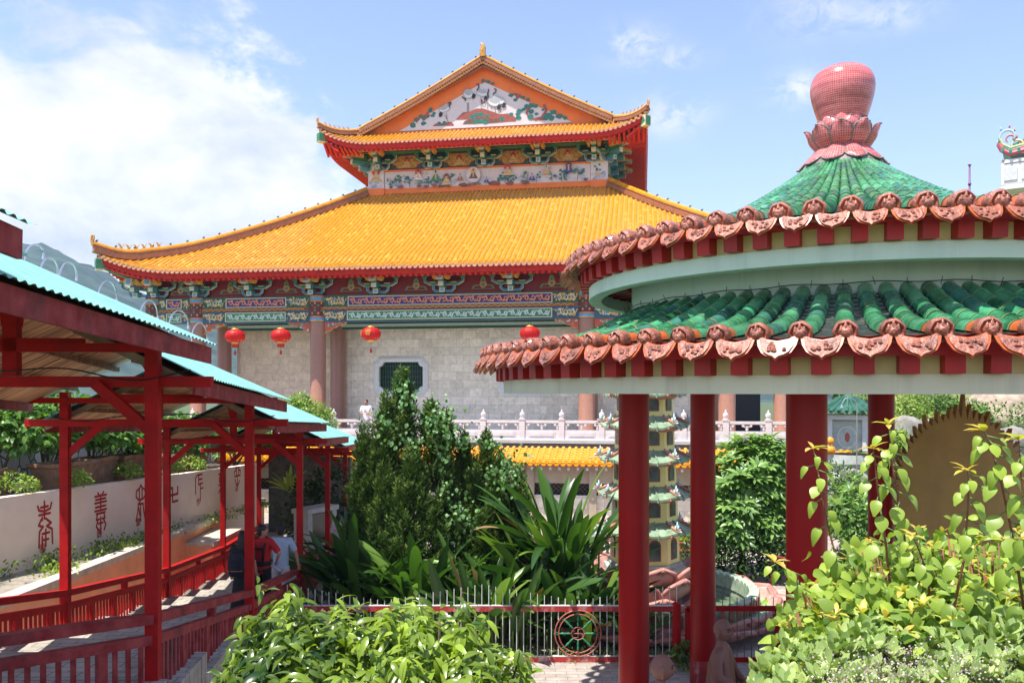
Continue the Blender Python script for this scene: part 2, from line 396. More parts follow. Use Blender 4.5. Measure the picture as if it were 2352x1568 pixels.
def fascia(mb, pts, out, us, mat=None):
    out = Vector(out); mat = mat or red_f
    prof = [(0.0, -0.02), (-0.02, -0.19), (0.0, -0.20), (-0.04, -0.38), (-0.30, -0.38)]
    for a, b in zip(prof[:-1], prof[1:]):
        strip(mb, lambda u: pts(u) + out * a[0] + Vector((0, 0, a[1])), lambda u: pts(u) + out * b[0] + Vector((0, 0, b[1])), us, mat)
def frange(a, b, s):
    n = int(round(abs(b - a) / s)); return [a + (b - a) * i / n for i in range(n + 1)]
tm = MB(); fm = MB(); rm = MB(); sm = MB()
front = lambda x: Vector((x, T1A, tz(zlow(x, 0))))
us = [i * ROW for i in range(-nrow, nrow + 1)]
eave_run(tm, None, front, (0, -1, 0), us)
ud = frange(-W1, W1, 0.3); fascia(fm, front, (0, -1, 0), ud)
def sidep(sg): return lambda y: Vector((sg * W1, y, tz(zside(0, y))))
tm.build('eave_tile_ends', temple)
for sg in (-1, 1):
    tm = MB(); eave_run(tm, None, sidep(sg), (sg, 0, 0), frange(T1A, T1A + 20, ROW)[1:]); tm.build('eave_tile_ends', temple)
    fascia(fm, sidep(sg), (sg, 0, 0), frange(T1A, T1B, 0.35))
# rafter ends + soffit
rafter_y = M('yellow_rafter_gap', (0.70, 0.36, 0.04), 0.5)
def rafters(rm, pts, out, us, z0=-0.39, dep=2.0, rise=0.35, w=0.13, h=0.12, mat=None, base=0):
    out = Vector(out)
    for u in us:
        p = pts(u); rm.beam(p - out * 0.10 + Vector((0, 0, z0 - h / 2)), Vector((*(p - out * dep).xy, base + z0 - h / 2 + rise)), w, h, mat or red_b)
rafters(rm, front, (0, -1, 0), frange(-W1 + 0.2, W1 - 0.2, 0.30), base=tz(6.22))
for sg in (-1, 1): rafters(rm, sidep(sg), (sg, 0, 0), frange(T1A + .3, T1B - 20, 0.30), base=tz(6.22))
strip(sm, lambda x: front(x) + Vector((0, 0.1, -0.35)), lambda x: Vector((x * 0.95, 0.6, tz(6.25) + 0.2 * 0)), ud, rafter_y)
for sg in (-1, 1): strip(sm, lambda y: sidep(sg)(y) + Vector((-sg * .1, 0, -.35)), lambda y: Vector((sg * 16.4, max(y, 0.5), tz(6.3))), frange(T1A, T1B, .5), red_b)
# green corner beam
for sg in (-1, 1):
    c = front(sg * W1)
    for k, (w_, m_) in enumerate(((0.34, green_m), (0.20, cream_l), (0.12, teal))):
        pts_ = []
        for t in (0, .2, .4, .6, .8, 1):
            pts_.append(Vector((sg * (W1 - 0.05 + 0.04 * k - 2.6 * t), T1A + 0.0 - 0.04 * k + 2.6 * t, c.z - 0.42 - 0.95 * (1 - (1 - t) ** 2.0) + 0.10 * t)))
        for a, b in zip(pts_[:-1], pts_[1:]): rm.beam(a, b, w_, 0.34 - 0.1 * k, m_)
    rm.box((c.x - sg * 0.1, c.y + 0.1, c.z - 0.5), (0.4, 0.4, 0.62), cream_l, R(45)); rm.box((c.x - sg * 0.08, c.y + 0.08, c.z - 0.5), (0.36, 0.44, 0.5), green_m, R(45))
fm.build('eave_fascia', temple); rm.build('rafter_ends', temple); sm.build('soffit', temple)
# --- hip ridges ---
def ridge(mb, pts, w=0.30, h=0.5, birds=True, capm=None, bird_m=None):
    """stepped brown ridge with yellow cap roll and little iron birds"""
    pts = [Vector(p) for p in pts]
    for a, b in zip(pts[:-1], pts[1:]):
        mb.beam(a + Vector((0, 0, h * .25)), b + Vector((0, 0, h * .25)), w * 1.25, h * .5, ridge_m)
        mb.beam(a + Vector((0, 0, h * .62)), b + Vector((0, 0, h * .62)), w * .8, h * .28, ridge_m)
        mb.beam(a + Vector((0, 0, h * .80)), b + Vector((0, 0, h * .80)), w * 1.0, h * .09, yel)
    mb.tube([p + Vector((0, 0, h * .93)) for p in pts], w * .32, yel, 8)
grey_i = M('dark_iron', (0.06, 0.06, 0.07), 0.5, 0.2, metal=0.5)
def birds(mb, pts, step, dz):
    acc = 0; pts = [Vector(p) for p in pts]
    for a, b in zip(pts[:-1], pts[1:]):
        L = (b - a).length
        while acc < L:
            p = a.lerp(b, acc / L) + Vector((0, 0, dz)); mb.beam(p, p + Vector((0, 0, 0.17)), 0.03, 0.03, grey_i, (0, 1, 0))
            mb.beam(p + Vector((-0.07, 0, 0.10)), p + Vector((0.05, 0, 0.15)), 0.05, 0.05, grey_i); acc += step
        acc -= L
def finial(mb, p, sx, s=1.0, mat=None):
    """curled dragon-tail tip; sx = direction it leans (outwards)"""
    m = mat or gold_tip; pts = []; rs = []
    for k in range(15):
        t = k / 14; a = -0.4 + 5.2 * max(0, t - .45) / .55
        if t < .45: x = sx * 0.12 * t / .45; z = 0.9 * t
        else: x = sx * (0.12 - 0.0) - sx * 0.14 * (1 - math.cos(a + .4)) * (1 - 0.35 * t); z = 0.40 + 0.34 * math.sin(min(a + .4, 5.2)) * (1 - .3 * t) * 0.9 + 0.12
        pts.append(p + Vector((x * s, -abs(x) * .4 * s, z * s))); rs.append((0.13 - 0.09 * t) * s)
    mb.tube(pts, rs, m, 7)
gold_tip = M('weathered_gold_glaze', (0.55, 0.27, 0.04), 0.35, 0.25, 9)
beast_m = gold_tip
def beasts(mb, pts, dz, n=6, s=1.0):
    """row of small ridge figures: rider and animals"""
    pts = [Vector(p) for p in pts]
    for k in range(n):
        t = (k + .5) / n * (len(pts) - 1); i = int(t); p = pts[i].lerp(pts[min(i + 1, len(pts) - 1)], t - i) + Vector((0, 0, dz))
        d = (pts[min(i + 1, len(pts) - 1)] - pts[i]).normalized()
        mb.tube([p, p + Vector((0, 0, .16 * s)), p + d * .05 + Vector((0, 0, .28 * s))], [.07 * s, .055 * s, .03 * s], beast_m, 6)
        mb.tube([p + d * .02 + Vector((0, 0, .24 * s)), p + d * .14 * s + Vector((0, 0, .32 * s))], [.05 * s, .03 * s], beast_m, 6)
        mb.tube([p - d * .04 + Vector((0, 0, .1 * s)), p - d * .16 * s + Vector((0, 0, .34 * s))], [.03 * s, .012 * s], beast_m, 5)
for sg in (-1, 1):
    hr = MB(); pts = []
    for k in range(29):
        d = 12.0 * (1 - k / 28) ** 1.0 - 0.12; d = max(d, -0.12)
        x = hipx(d); pts.append((sg * x, T1A + d, tz(zlow(x, max(d, 0)) + 0.02 + (0.08 * max(0, 1 - d / 1.6) ** 2))))
    ridge(hr, pts, 0.38, 0.50); birds(hr, pts, 0.95, 0.53)
    e = Vector(pts[-1]); finial(hr, e + Vector((0, 0, .34)), sg, .72); beasts(hr, pts[-7:-2], 0.50, 6)
    hr.build('hip_ridge', temple, smooth=True, angle=35)
# --- upper block: mural wall, gable, upper roof ---
W2, T2A, T2B = 10.1, 7.5, 24.5; ZE2 = 15.4
ub = MB()
ub.box((0, 16.2, tz(14.1)), (15.1, 12.0, 4.4), M('upper_wall_paint', (0.30, 0.33, 0.28), 0.6), 0)
ub.build('upper_wall', temple)
tb = MB()
tb.box((0, 10.05, tz(12.95)), (15.3, 0.22, 0.34), orange); tb.box((0, 10.07, tz(14.25)), (15.3, 0.2, 0.13), orange)
for sg in (-1, 1):
    tb.box((sg * 7.2, 9.93, tz(12.90)), (1.12, 0.3, 0.46), orange); tb.box((sg * 7.2, 9.96, tz(14.48)), (1.12, 0.26, 0.09), orange)
tb.build('orange_trim', temple)
# painted pictures are flat tile pictures: polygons a few millimetres proud of the panel
class Art:
    def __init__(s, parent, name, y, base=0.004): s.mb = MB(); s.y = y; s.k = 0; s.parent = parent; s.name = name
    def layer(s): s.k += 1; return s.y - 0.004 - 0.0006 * s.k
    def poly(s, pts, mat): y = s.layer(); s.mb.poly([(x, y, z) for x, z in pts], mat)
    def ell(s, x, z, rx, rz, mat, n=10, a=0): s.poly([(x + rx * math.cos(2 * PI * k / n) * math.cos(a) - rz * math.sin(2 * PI * k / n) * math.sin(a), z + rx * math.cos(2 * PI * k / n) * math.sin(a) + rz * math.sin(2 * PI * k / n) * math.cos(a)) for k in range(n)], mat)
    def line(s, pts, w_, mat):
        y = s.layer(); 
        for (x0, z0), (x1, z1) in zip(pts[:-1], pts[1:]):
            dx, dz = x1 - x0, z1 - z0; L = math.hypot(dx, dz) or 1; nx, nz = -dz / L * w_ / 2, dx / L * w_ / 2
            s.mb.poly([(x0 + nx, y, z0 + nz), (x1 + nx, y, z1 + nz), (x1 - nx, y, z1 - nz), (x0 - nx, y, z0 - nz)], mat); y -= 0.0001
    def blob(s, x, z, r, mat, n=9, sq=0.7): s.poly([(x + r * random.uniform(.7, 1.15) * math.cos(2 * PI * k / n), z + r * sq * random.uniform(.7, 1.15) * math.sin(2 * PI * k / n)) for k in range(n)], mat)
    def done(s): return s.mb.build(s.name, s.parent)
p_red = M('picture_brick_red', (0.33, 0.085, 0.05), 0.4, 0.2); p_green = M('picture_pine_green', (0.03, 0.17, 0.13), 0.4, 0.3, 12)
p_blue = M('picture_blue', (0.20, 0.33, 0.55), 0.4, 0.2, 10); p_navy = M('picture_ultramarine', (0.05, 0.05, 0.28), 0.4, 0.2)
p_flesh = M('picture_buff', (0.62, 0.45, 0.22), 0.4, 0.15); p_brown = M('picture_brown', (0.17, 0.08, 0.045), 0.4, 0.25, 9)
p_halo = M('picture_scarlet', (0.55, 0.06, 0.04), 0.4); p_white = M('picture_white', (0.70, 0.70, 0.68), 0.4, 0.05); p_grey = M('picture_feather_grey', (0.42, 0.42, 0.43), 0.4, 0.25, 40)
p_lb = M('picture_pale_blue', (0.42, 0.52, 0.62), 0.4, 0.2, 12)
def panel(name, x0, x1, z0, z1, y, mat, parent=temple, th=0.06):
    b = MB(); b.box(((x0 + x1) / 2, y + th / 2, tz((z0 + z1) / 2)), (x1 - x0, th, z1 - z0), mat); return b.build(name, parent)
mural = panel('mural', -6.64, 6.64, 13.12, 14.185, 9.93, white_t)
art = Art(mural, 'mural_picture', 9.93)
def figure(A, x, z, s, robe, halo=None, skin=p_flesh):
    if halo: A.ell(x, z + .46 * s, .2 * s, .2 * s, halo, 12)
    A.poly([(x - .34 * s, z), (x - .26 * s, z + .08 * s), (x - .12 * s, z + .34 * s), (x, z + .40 * s), (x + .12 * s, z + .34 * s), (x + .26 * s, z + .08 * s), (x + .34 * s, z)], robe)
    A.poly([(x - .05 * s, z + .12 * s), (x - .04 * s, z + .36 * s), (x + .04 * s, z + .36 * s), (x + .05 * s, z + .12 * s)], skin)
    A.ell(x, z + .45 * s, .065 * s, .08 * s, skin, 8); A.poly([(x - .065 * s, z + .49 * s), (x - .03 * s, z + .58 * s), (x, z + .63 * s), (x + .03 * s, z + .58 * s), (x + .065 * s, z + .49 * s)], black_p)
    A.line([(x - .2 * s, z + .1 * s), (x - .05 * s, z + .2 * s), (x + .18 * s, z + .08 * s)], .018 * s, p_brown)
zb = tz(13.12)
for k in range(150):     # scattered waves, trees, rocks
    x = random.uniform(-6.4, 6.4); t = random.random()
    if t < .5:
        x0 = x; z0 = zb + random.uniform(.05, .5); r = random.uniform(.08, .2)
        art.line([(x0 + r * math.cos(a), z0 + r * .6 * math.sin(a)) for a in np.linspace(0, 5.0, 9)], 0.02, p_blue if random.random() < .6 else p_lb)
    elif t < .72:
        z0 = zb + random.uniform(.1, .5)
        if random.random() < .4: art.line([(x, zb + .02), (x + random.uniform(-.1, .1), z0 + .35)], .035, p_brown)
        for q in range(5): art.blob(x + random.uniform(-.22, .22), z0 + random.uniform(.0, .4), random.uniform(.06, .12), p_green if random.random() < .7 else green_m)
    elif t < .86: art.blob(x, zb + random.uniform(.02, .18), random.uniform(.1, .3), p_brown if random.random() < .5 else p_red, sq=.5)
    else: art.blob(x, zb + random.uniform(.2, .9), random.uniform(.05, .1), random.choice((p_lb, p_blue, p_flesh)), sq=.8)
for x, z, s, rb, hl in ((-4.35, .45, 1.05, p_white, p_halo), (-3.2, .33, 1.1, green_m, None), (-2.5, .06, 1.1, p_flesh, p_red), (-0.75, .38, 1.0, p_brown, p_flesh), (0.1, .1, .6, p_navy, None),
                        (1.45, .5, 1.1, p_flesh, p_halo), (3.0, .12, .75, p_navy, None), (3.9, .5, .85, p_flesh, p_lb), (5.3, .52, 1.0, p_navy, p_brown), (-5.7, .1, .7, p_blue, None), (-1.6, .3, .7, p_red, None)):
    if x == -0.75: art.ell(x, zb + .62, .48, .5, p_lb, 16); art.ell(x, zb + .62, .45, .47, white_t, 16)
    figure(art, x, zb + z, s, rb, hl)
art.done()
for sg in (-1, 1):
    sp = panel('corner_picture_panel', min(sg * 6.66, sg * 7.72), max(sg * 6.66, sg * 7.72), 13.14, 14.44, 9.86, white_t)
    A = Art(sp, 'corner_picture', 9.86)
    for k in range(22): x0 = sg * 7.19 + random.uniform(-.4, .4); z0 = zb + random.uniform(.06, .5); r = random.uniform(.05, .13); A.line([(x0 + r * math.cos(a), z0 + r * .6 * math.sin(a)) for a in np.linspace(0, 5, 8)], .02, p_blue)
    if sg < 0: figure(A, -7.19, zb + .45, 1.35, p_flesh, p_halo)
    else:
        A.blob(7.1, zb + .35, .25, p_flesh, sq=.5)
        for q in range(6): A.blob(7.2 + random.uniform(-.3, .3), zb + random.uniform(.6, 1.2), .09, p_green)
    A.done()
# upper roof surfaces
def zup_front(x, d):   # skirt 0..2
    z = ZE2 + 1.1 * (d / 2.0); u = max(0.0, min(1.0, (abs(x) - 6.6) / 3.5)); v = max(0, 1 - d / 2.0)
    return z + 0.98 * u ** 2.3 * v ** .7
def zmain(x, y):
    a = abs(x); z = 20.6 - 4.15 * (a / 8.0) if a < 8 else 16.45 - (a - 8.0) * 0.5
    z -= 0.12 * math.sin(min(1, a / 8.0) * PI)
    u = max(0.0, min(1, (3.5 - (y - T2A)) / 3.5)); v = max(0, 1 - (W2 - a) / 2.1)
    return z + 0.98 * u ** 2.3 * v ** .7
mb = MB(); pb = MB(); n2 = int(W2 / ROW)
def dm2(x): return 2.0 if abs(x) <= 8.0 else max(0, (W2 - abs(x)) * 2.0 / 2.1)
for i in range(-n2, n2 + 1):
    x = i * ROW; dm = dm2(x)
    if dm > .15: tile_row(mb, [(x, T2A + dm * (1 - k / 5), tz(zup_front(x, dm * (1 - k / 5)))) for k in range(6)], Vector((1, 0, 0)), .092, .34, yel)
    x2 = x + ROW; db = dm2(x2)
    if i < n2: pan_strip(pb, lambda t: (x, T2A + dm * (1 - t), tz(zup_front(x, dm * (1 - t)))), lambda t: (x2, T2A + db * (1 - t), tz(zup_front(x2, db * (1 - t)))), 10, .02, yel2, .028)
GY = 9.05    # front edge of the rake
for sg in (-1, 1):
    y = GY + 0.1
    while y < T2B:
        tile_row(mb, [(sg * (0.05 + 10.05 * k / 10), y, tz(zmain(10.1 * k / 10, y))) for k in range(11)], Vector((0, 1, 0)), .092, .6, yel, n=4); y += .45
    pb.grid([[Vector((sg * W2 * k / 12, y_, tz(zmain(W2 * k / 12, y_)))) for k in range(13)] for y_ in (GY, 10.5, 12, 18, T2B)], yel2)
    pb.grid([[Vector((sg * (8 + 2.1 * k / 4), T2A + (2.0 * (1 - k / 4) if j == 0 else GY - T2A), tz(zmain(8 + 2.1 * k / 4, T2A + (2.0 * (1 - k / 4) if j == 0 else GY - T2A))))) for k in range(5)] for j in (0, 1)], yel2)
roof2 = mb.build('upper_roof', temple, smooth=True, angle=40); pb.build('roof_pan_tiles', roof2)
tm = MB(); fm = MB(); rm = MB(); sm = MB()
f2 = lambda x: Vector((x, T2A, tz(zup_front(x, 0))))
eave_run(tm, None, f2, (0, -1, 0), [i * ROW for i in range(-n2, n2 + 1)])
tm.build('eave_tile_ends', temple)
ud = frange(-W2, W2, .25); fascia(fm, f2, (0, -1, 0), ud)
def s2(sg): return lambda y: Vector((sg * W2, y, tz(zmain(W2, y))))
for sg in (-1, 1):
    tm = MB(); eave_run(tm, None, s2(sg), (sg, 0, 0), frange(T2A, T2B, ROW)[1:]); tm.build('eave_tile_ends', temple); fascia(fm, s2(sg), (sg, 0, 0), frange(T2A, T2B, .35))
    rafters(rm, s2(sg), (sg, 0, 0), frange(T2A + 2.4, T2B, .25), dep=2.6, rise=.7, z0=-.34, base=tz(15.4)); rafters(rm, s2(sg), (sg, 0, 0), frange(T2A + .2, T2A + 2.2, .25), dep=1.2, rise=.0, z0=-.34, base=tz(15.4))
    strip(sm, lambda y: s2(sg)(y) + Vector((-sg * .1, 0, -.33)), lambda y: Vector((sg * 7.5, max(y, 9.9), tz(15.82))), frange(T2A, T2B, .5), red_b)
rafters(rm, f2, (0, -1, 0), frange(-7.6, 7.6, .30), dep=2.4, rise=.72, base=tz(15.4))
for sg in (-1, 1): rafters(rm, f2, (0, -1, 0), [sg * v for v in frange(7.9, W2 - .2, .30)], dep=1.1, rise=.0, base=tz(15.4))
strip(sm, lambda x: f2(x) + Vector((0, .1, -.33)), lambda x: Vector((x * .8, 10.1, tz(15.80))), ud, rafter_y)
for sg in (-1, 1):
    c = f2(sg * W2)
    for k, (w_, m_) in enumerate(((0.34, green_m), (0.20, cream_l), (0.12, teal))):
        q = [Vector((sg * (W2 - .05 + .04 * k - 2.3 * t), T2A - .04 * k + 2.3 * t, c.z - .42 - .98 * (1 - (1 - t) ** 2) + .1 * t)) for t in (0, .2, .4, .6, .8, 1)]
        for a, b in zip(q[:-1], q[1:]): rm.beam(a, b, w_, .34 - .1 * k, m_)
    rm.box((c.x - sg * .1, c.y + .1, c.z - .5), (.4, .4, .62), cream_l, R(45)); rm.box((c.x - sg * .08, c.y + .08, c.z - .5), (.36, .44, .5), green_m, R(45))
fm.build('eave_fascia', temple); rm.build('rafter_ends', temple); sm.build('soffit', temple)
# gable
gb = MB(); zg = tz(16.42)
gb.poly([(-8.0, 9.6, zg), (8.0, 9.6, zg), (0, 9.6, tz(20.45))], orange, (0, .4, 0))
gable = gb.build('gable_wall', temple)
gp = MB(); gp.poly([(-5.55, 9.55, zg + .25), (5.55, 9.55, zg + .25), (0, 9.55, zg + 3.08)], white_t, (0, .08, 0)); gpan = gp.build('gable_picture_panel', gable)
gt = MB()
for sg in (-1, 1):
    gt.beam((sg * 8.0, 9.52, tz(16.42)), (0, 9.52, tz(20.5)), .16, .14, gold_e)
gt.build('gable_moulding', gable)
A = Art(gable, 'gable_picture', 9.55); zz = zg + .28
GXS = 5.55 / 1050.0
def gx(u): return (u - 1135) * GXS
def gz(v, u): return zz + (890 - (u - 1135) * 0.048 - v) * GXS * 0.94
def G(l): return [(gx(u), gz(v, u)) for u, v in l]
for u, v, r in ((255, 870, 45), (300, 800, 40), (390, 850, 38), (400, 780, 40), (360, 760, 35), (470, 690, 30), (520, 720, 28), (500, 750, 30), (440, 760, 30), (480, 660, 25)): A.blob(gx(u), gz(v, u), r * GXS, p_green)
A.line(G([(300, 840), (350, 770), (420, 740), (450, 700)]), .07, p_red); A.line(G([(380, 820), (440, 740), (500, 745)]), .06, p_red)
A.poly(G([(500, 885), (540, 850), (640, 845), (730, 830), (765, 865), (760, 880)]), p_red)
for u, v, r in ((580, 850, 30), (650, 840, 28), (620, 865, 25)): A.blob(gx(u), gz(v, u), r * GXS, p_green)
A.poly(G([(785, 805), (830, 760), (870, 715), (960, 700), (1040, 665), (1120, 665), (1230, 705), (1330, 740), (1420, 730), (1500, 770), (1520, 830), (1400, 835), (1240, 850), (880, 862), (900, 820), (960, 800)]), p_red)
A.poly(G([(870, 862), (900, 822), (1000, 790), (1100, 775), (1250, 800), (1330, 790), (1300, 845)]), p_brown)
for u, v, r in ((980, 770, 40), (1040, 745, 40), (1100, 735, 38), (1170, 760, 30), (1030, 830, 45), (1090, 820, 40), (1150, 835, 40), (1350, 800, 40), (1460, 740, 30), (1540, 790, 40)): A.blob(gx(u), gz(v, u), r * GXS, p_green)
A.poly(G([(1490, 470), (1530, 560), (1580, 500)]), p_red); A.line(G([(1850, 620), (1880, 700), (1820, 790), (1740, 810)]), .16, p_red); A.line(G([(1600, 690), (1690, 650), (1640, 720), (1680, 790)]), .12, p_red)
A.line(G([(1700, 800), (1860, 810)]), .12, p_red)
for u, v, r in ((1460, 500, 35), (1510, 560, 30), (1600, 530, 30), (1660, 560, 28), (1640, 640, 38), (1700, 630, 40), (1750, 640, 36), (1560, 700, 40), (1610, 680, 30), (1700, 710, 40), (1690, 780, 42), (1760, 740, 26), (1840, 690, 22), (1900, 760, 50), (1960, 720, 45), (1940, 790, 45), (2030, 770, 45), (2100, 790, 35), (1540, 740, 30), (1870, 800, 35), (1120, 310, 28), (1180, 325, 28), (1235, 350, 25)): A.blob(gx(u), gz(v, u), r * GXS, p_green)
A.line(G([(1100, 350), (1150, 320), (1190, 315)]), .05, p_red)
def crane(pts, r=(68, 42), ang=0.3, tail=(0, 0), head=(0, 0), neck=None, legs=()):
    u, v = pts; A.ell(gx(u), gz(v, u), r[0] * GXS, r[1] * GXS, p_grey, 12, ang); A.ell(gx(u), gz(v, u) - .02, r[0] * .8 * GXS, r[1] * .75 * GXS, p_white, 12, ang)
    A.ell(gx(u), gz(v - 12, u), r[0] * .7 * GXS, r[1] * .5 * GXS, p_grey, 12, ang)
    A.poly(G([tail, (tail[0] + 30, tail[1] + 20), (tail[0] + 20, tail[1] + 60), (tail[0] - 15, tail[1] + 75), (tail[0] - 20, tail[1] + 30)]), black_p)
    if neck: A.line(G(neck), .075, black_p)
    A.ell(gx(head[0]), gz(head[1], head[0]), .055, .05, p_halo, 8)
    for l in legs: A.line(G(l), .03, p_brown)
crane((650, 665), (75, 42), .3, (600, 700), (693, 603), [(715, 650), (705, 620), (730, 605), (725, 580), (698, 597)], [[(650, 740), (705, 850)], [(675, 720), (680, 800)]])
crane((940, 480), (62, 58), -.3, (1005, 470), (870, 517), [(900, 570), (912, 545), (880, 530), (870, 520)], [[(930, 590), (933, 705)], [(945, 590), (945, 705)]])
crane((1110, 470), (75, 42), -.2, (1150, 505), (1045, 355), [(1045, 440), (1070, 400), (1070, 365), (1045, 355)], [[(1095, 520), (1098, 660)], [(1180, 520), (1172, 680)]])
crane((1310, 560), (85, 45), -.45, (1370, 590), (1262, 420), [(1240, 490), (1275, 460), (1280, 430), (1262, 420)], [[(1350, 640), (1325, 735)]])
crane((1250, 590), (80, 48), -.35, (1310, 615), (1186, 428), [(1187, 530), (1178, 480), (1190, 435)], [[(1225, 650), (1218, 695)], [(1265, 655), (1272, 720)]])
A.line(G([(1105, 555), (1110, 600), (1135, 600), (1145, 568)]), .07, black_p); A.ell(gx(1147), gz(566, 1147), .05, .05, p_halo, 8)
A.done()
# rake: scalloped drip tiles, ridge
rk = MB(); rt = MB()
for sg in (-1, 1):
    pts = [(sg * 8.0 * (1 - k / 20), 9.1, tz(zmain(8.0 * (1 - k / 20), 12)) + .06) for k in range(21)]
    ridge(rk, pts, .32, .36); birds(rk, pts, .85, .38)
    n = 52
    for k in range(n):
        a = 8.1 * (k + .5) / n; z = tz(zmain(a, 12)) - .03; c = Vector((sg * a, 8.98, z))
        arc = [c + Vector((math.cos(PI + PI * q / 6) * .11, 0, math.sin(PI + PI * q / 6) * .14 + .02)) for q in range(7)]
        rt.poly(arc, tip_pink if k % 2 else yel, (0, .03, 0))
        rt.tube([c + Vector((sg * .08, -.03, .05)), c + Vector((sg * .08, .3, .05))], .06, yel, 6)
    rk.beam((sg * 8.1, 9.3, tz(16.42) - .05), (0, 9.3, tz(20.36)), .35, .12, ridge_m)
    hp = [(sg * (8.0 + 2.15 * k / 8), 9.3 - 1.85 * k / 8, tz(zup_front(8.0 + 2.1 * k / 8, max(0, 2.0 - 2.0 * k / 8)) + .03 + .08 * (k / 8) ** 3)) for k in range(9)]
    ridge(rk, hp, .30, .32); finial(rk, Vector(hp[-1]) + Vector((0, 0, .22)), sg, .5); beasts(rk, hp[2:8], .32, 6, .7)
    finial(rk, Vector((sg * 8.2, 9.1, tz(16.55))), sg, .4)
ridge(rk, [(0, 9.0, tz(20.6)), (0, T2B, tz(20.6))], .42, .40)
rk.box((0, 9.0, tz(21.05)), (.34, .34, .42), gold_tip)
rk.tube([(0, 9, tz(21.2)), (.05, 9, tz(21.42)), (-.02, 9, tz(21.62)), (-.1, 9, tz(21.66)), (-.12, 9, tz(21.58))], [.2, .16, .11, .07, .04], gold_tip, 8)
rk.build('rake_ridge', temple, smooth=True, angle=35); rt.build('rake_tile_ends', temple)
# --- brackets ---
def bracket_mesh(s=1.0):
    b = MB()
    for sg in (-1, 1):   # U arms
        for lv, (w0, z0) in enumerate(((.55, .02), (1.0, .40))):
            w0 *= s; z0 *= s
            pth = [Vector((sg * .08, -.1, z0)), Vector((sg * w0 * .75, -.1, z0)), Vector((sg * w0, -.1, z0 + .14 * s)), Vector((sg * w0, -.1, z0 + .32 * s))]
            b.tube(pth, .085 * s, cream_l, 6); b.tube([p + Vector((0, -.04, 0)) for p in pth], .065 * s, teal if lv else blue_e, 6)
            b.box((sg * w0, -.12, z0 + .38 * s), (.28 * s, .26, .12 * s), green_m); b.box((sg * w0, -.12, z0 + .45 * s), (.32 * s, .3, .03 * s), cream_l)
    for k in range(3):
        y = -.25 - .28 * k; z = .05 + .28 * k
        b.box((0, y, z * s), (.24 * s, .5, .20 * s), (blue_e, teal, blue_e)[k]); b.box((0, y - .255, z * s), (.27 * s, .02, .23 * s), cream_l); b.box((0, y - .27, z * s), (.17 * s, .02, .14 * s), (blue_e, pale_w, blue_e)[k])
        b.box((0, y - .02, (z + .14) * s), (.36 * s, .3, .06 * s), green_m)
    hexm = [(math.cos(PI / 3 * k) * .17 * s, math.sin(PI / 3 * k) * .17 * s) for k in range(6)]
    for sg in (-1, 1): b.poly([(sg * .30 * s + x * .9, -.92, .72 * s + z) for x, z in hexm], gold_e, (0, .5, 0))
    b.box((0, -1.0, .72 * s), (.34 * s, .2, .34 * s), cream_l); b.box((0, -1.03, .72 * s), (.25 * s, .2, .25 * s), blue_e)
    return b
bp = bracket_mesh(1.0).build('bracket', temple); bp.location = (-17.3, 0, tz(5.18))
for x in (-16.0, -13.9 + .3, -10.5, -7.07, -3.53, 0, 3.53, 7.07, 10.5, 13.9, 16.3):
    c = bp.copy(); COL.objects.link(c); c.parent = temple; c.location = (x - .25, 0.05, tz(5.16))
bu = bracket_mesh(.92).build('bracket', temple); bu.location = (-6.9, 10.0, tz(14.32)); bu.scale = (1.1, 1.5, 1.35)
for x in (-3.45, 0, 3.45, 6.9):
    c = bu.copy(); COL.objects.link(c); c.parent = temple; c.location = (x, 10.0, tz(14.32))
for sg in (-1, 1):      # bracket sets turning the upper corner
    for k in range(3):
        c = bu.copy(); COL.objects.link(c); c.parent = temple; c.location = (sg * 7.5, 10.9 + 2.2 * k, tz(14.32)); c.rotation_euler = (0, 0, sg * R(90))
    c = bu.copy(); COL.objects.link(c); c.parent = temple; c.location = (sg * 7.5, 10.1, tz(14.32)); c.rotation_euler = (0, 0, sg * R(45)); c.scale = (1, 1.9, 1.3)
# bracket-zone backing panels
panel('frieze_panel', -16.6, 16.6, 5.05, 6.25, .12, maroon)
panel('frieze_panel', -7.5, 7.5, 14.32, 15.85, 10.1, M('frieze_dark_green', (0.04, 0.10, 0.09), 0.5, 0.3, 5))
def scroll(A, x0, x1, z0, z1, mat, mat2=None, pitch=None, w_=0.03, both=True):
    """running vine of spirals between z0 and z1"""
    h = z1 - z0; pitch = pitch or h * .9; n = max(1, int((x1 - x0) / pitch)); st = (x1 - x0) / n
    for k in range(n):
        cx = x0 + (k + .5) * st; up = k % 2; zc = (z0 + z1) / 2; sgn = 1 if up else -1
        r = h * .36; pts = []
        for q in range(11):
            t = q / 10; a = -PI * .9 + t * 2.2 * PI; rr = r * (1 - .75 * t); pts.append((cx + rr * math.cos(a) * .95, zc + sgn * (rr * math.sin(a) + .04 * h)))
        A.line(pts, w_, mat)
        A.line([(cx - st * .5, zc - sgn * h * .3), (cx - st * .1, zc - sgn * h * .12), (cx + st * .2, zc - sgn * h * .4), (cx + st * .5, zc + sgn * h * .3)], w_, mat)
        if mat2: A.blob(cx, zc, h * .13, mat2, 7, 1)
        for q in range(2): A.blob(cx + random.uniform(-.4, .4) * st, zc + random.choice((-1, 1)) * h * .33, h * .09, mat, 6, .8)
FA = MB
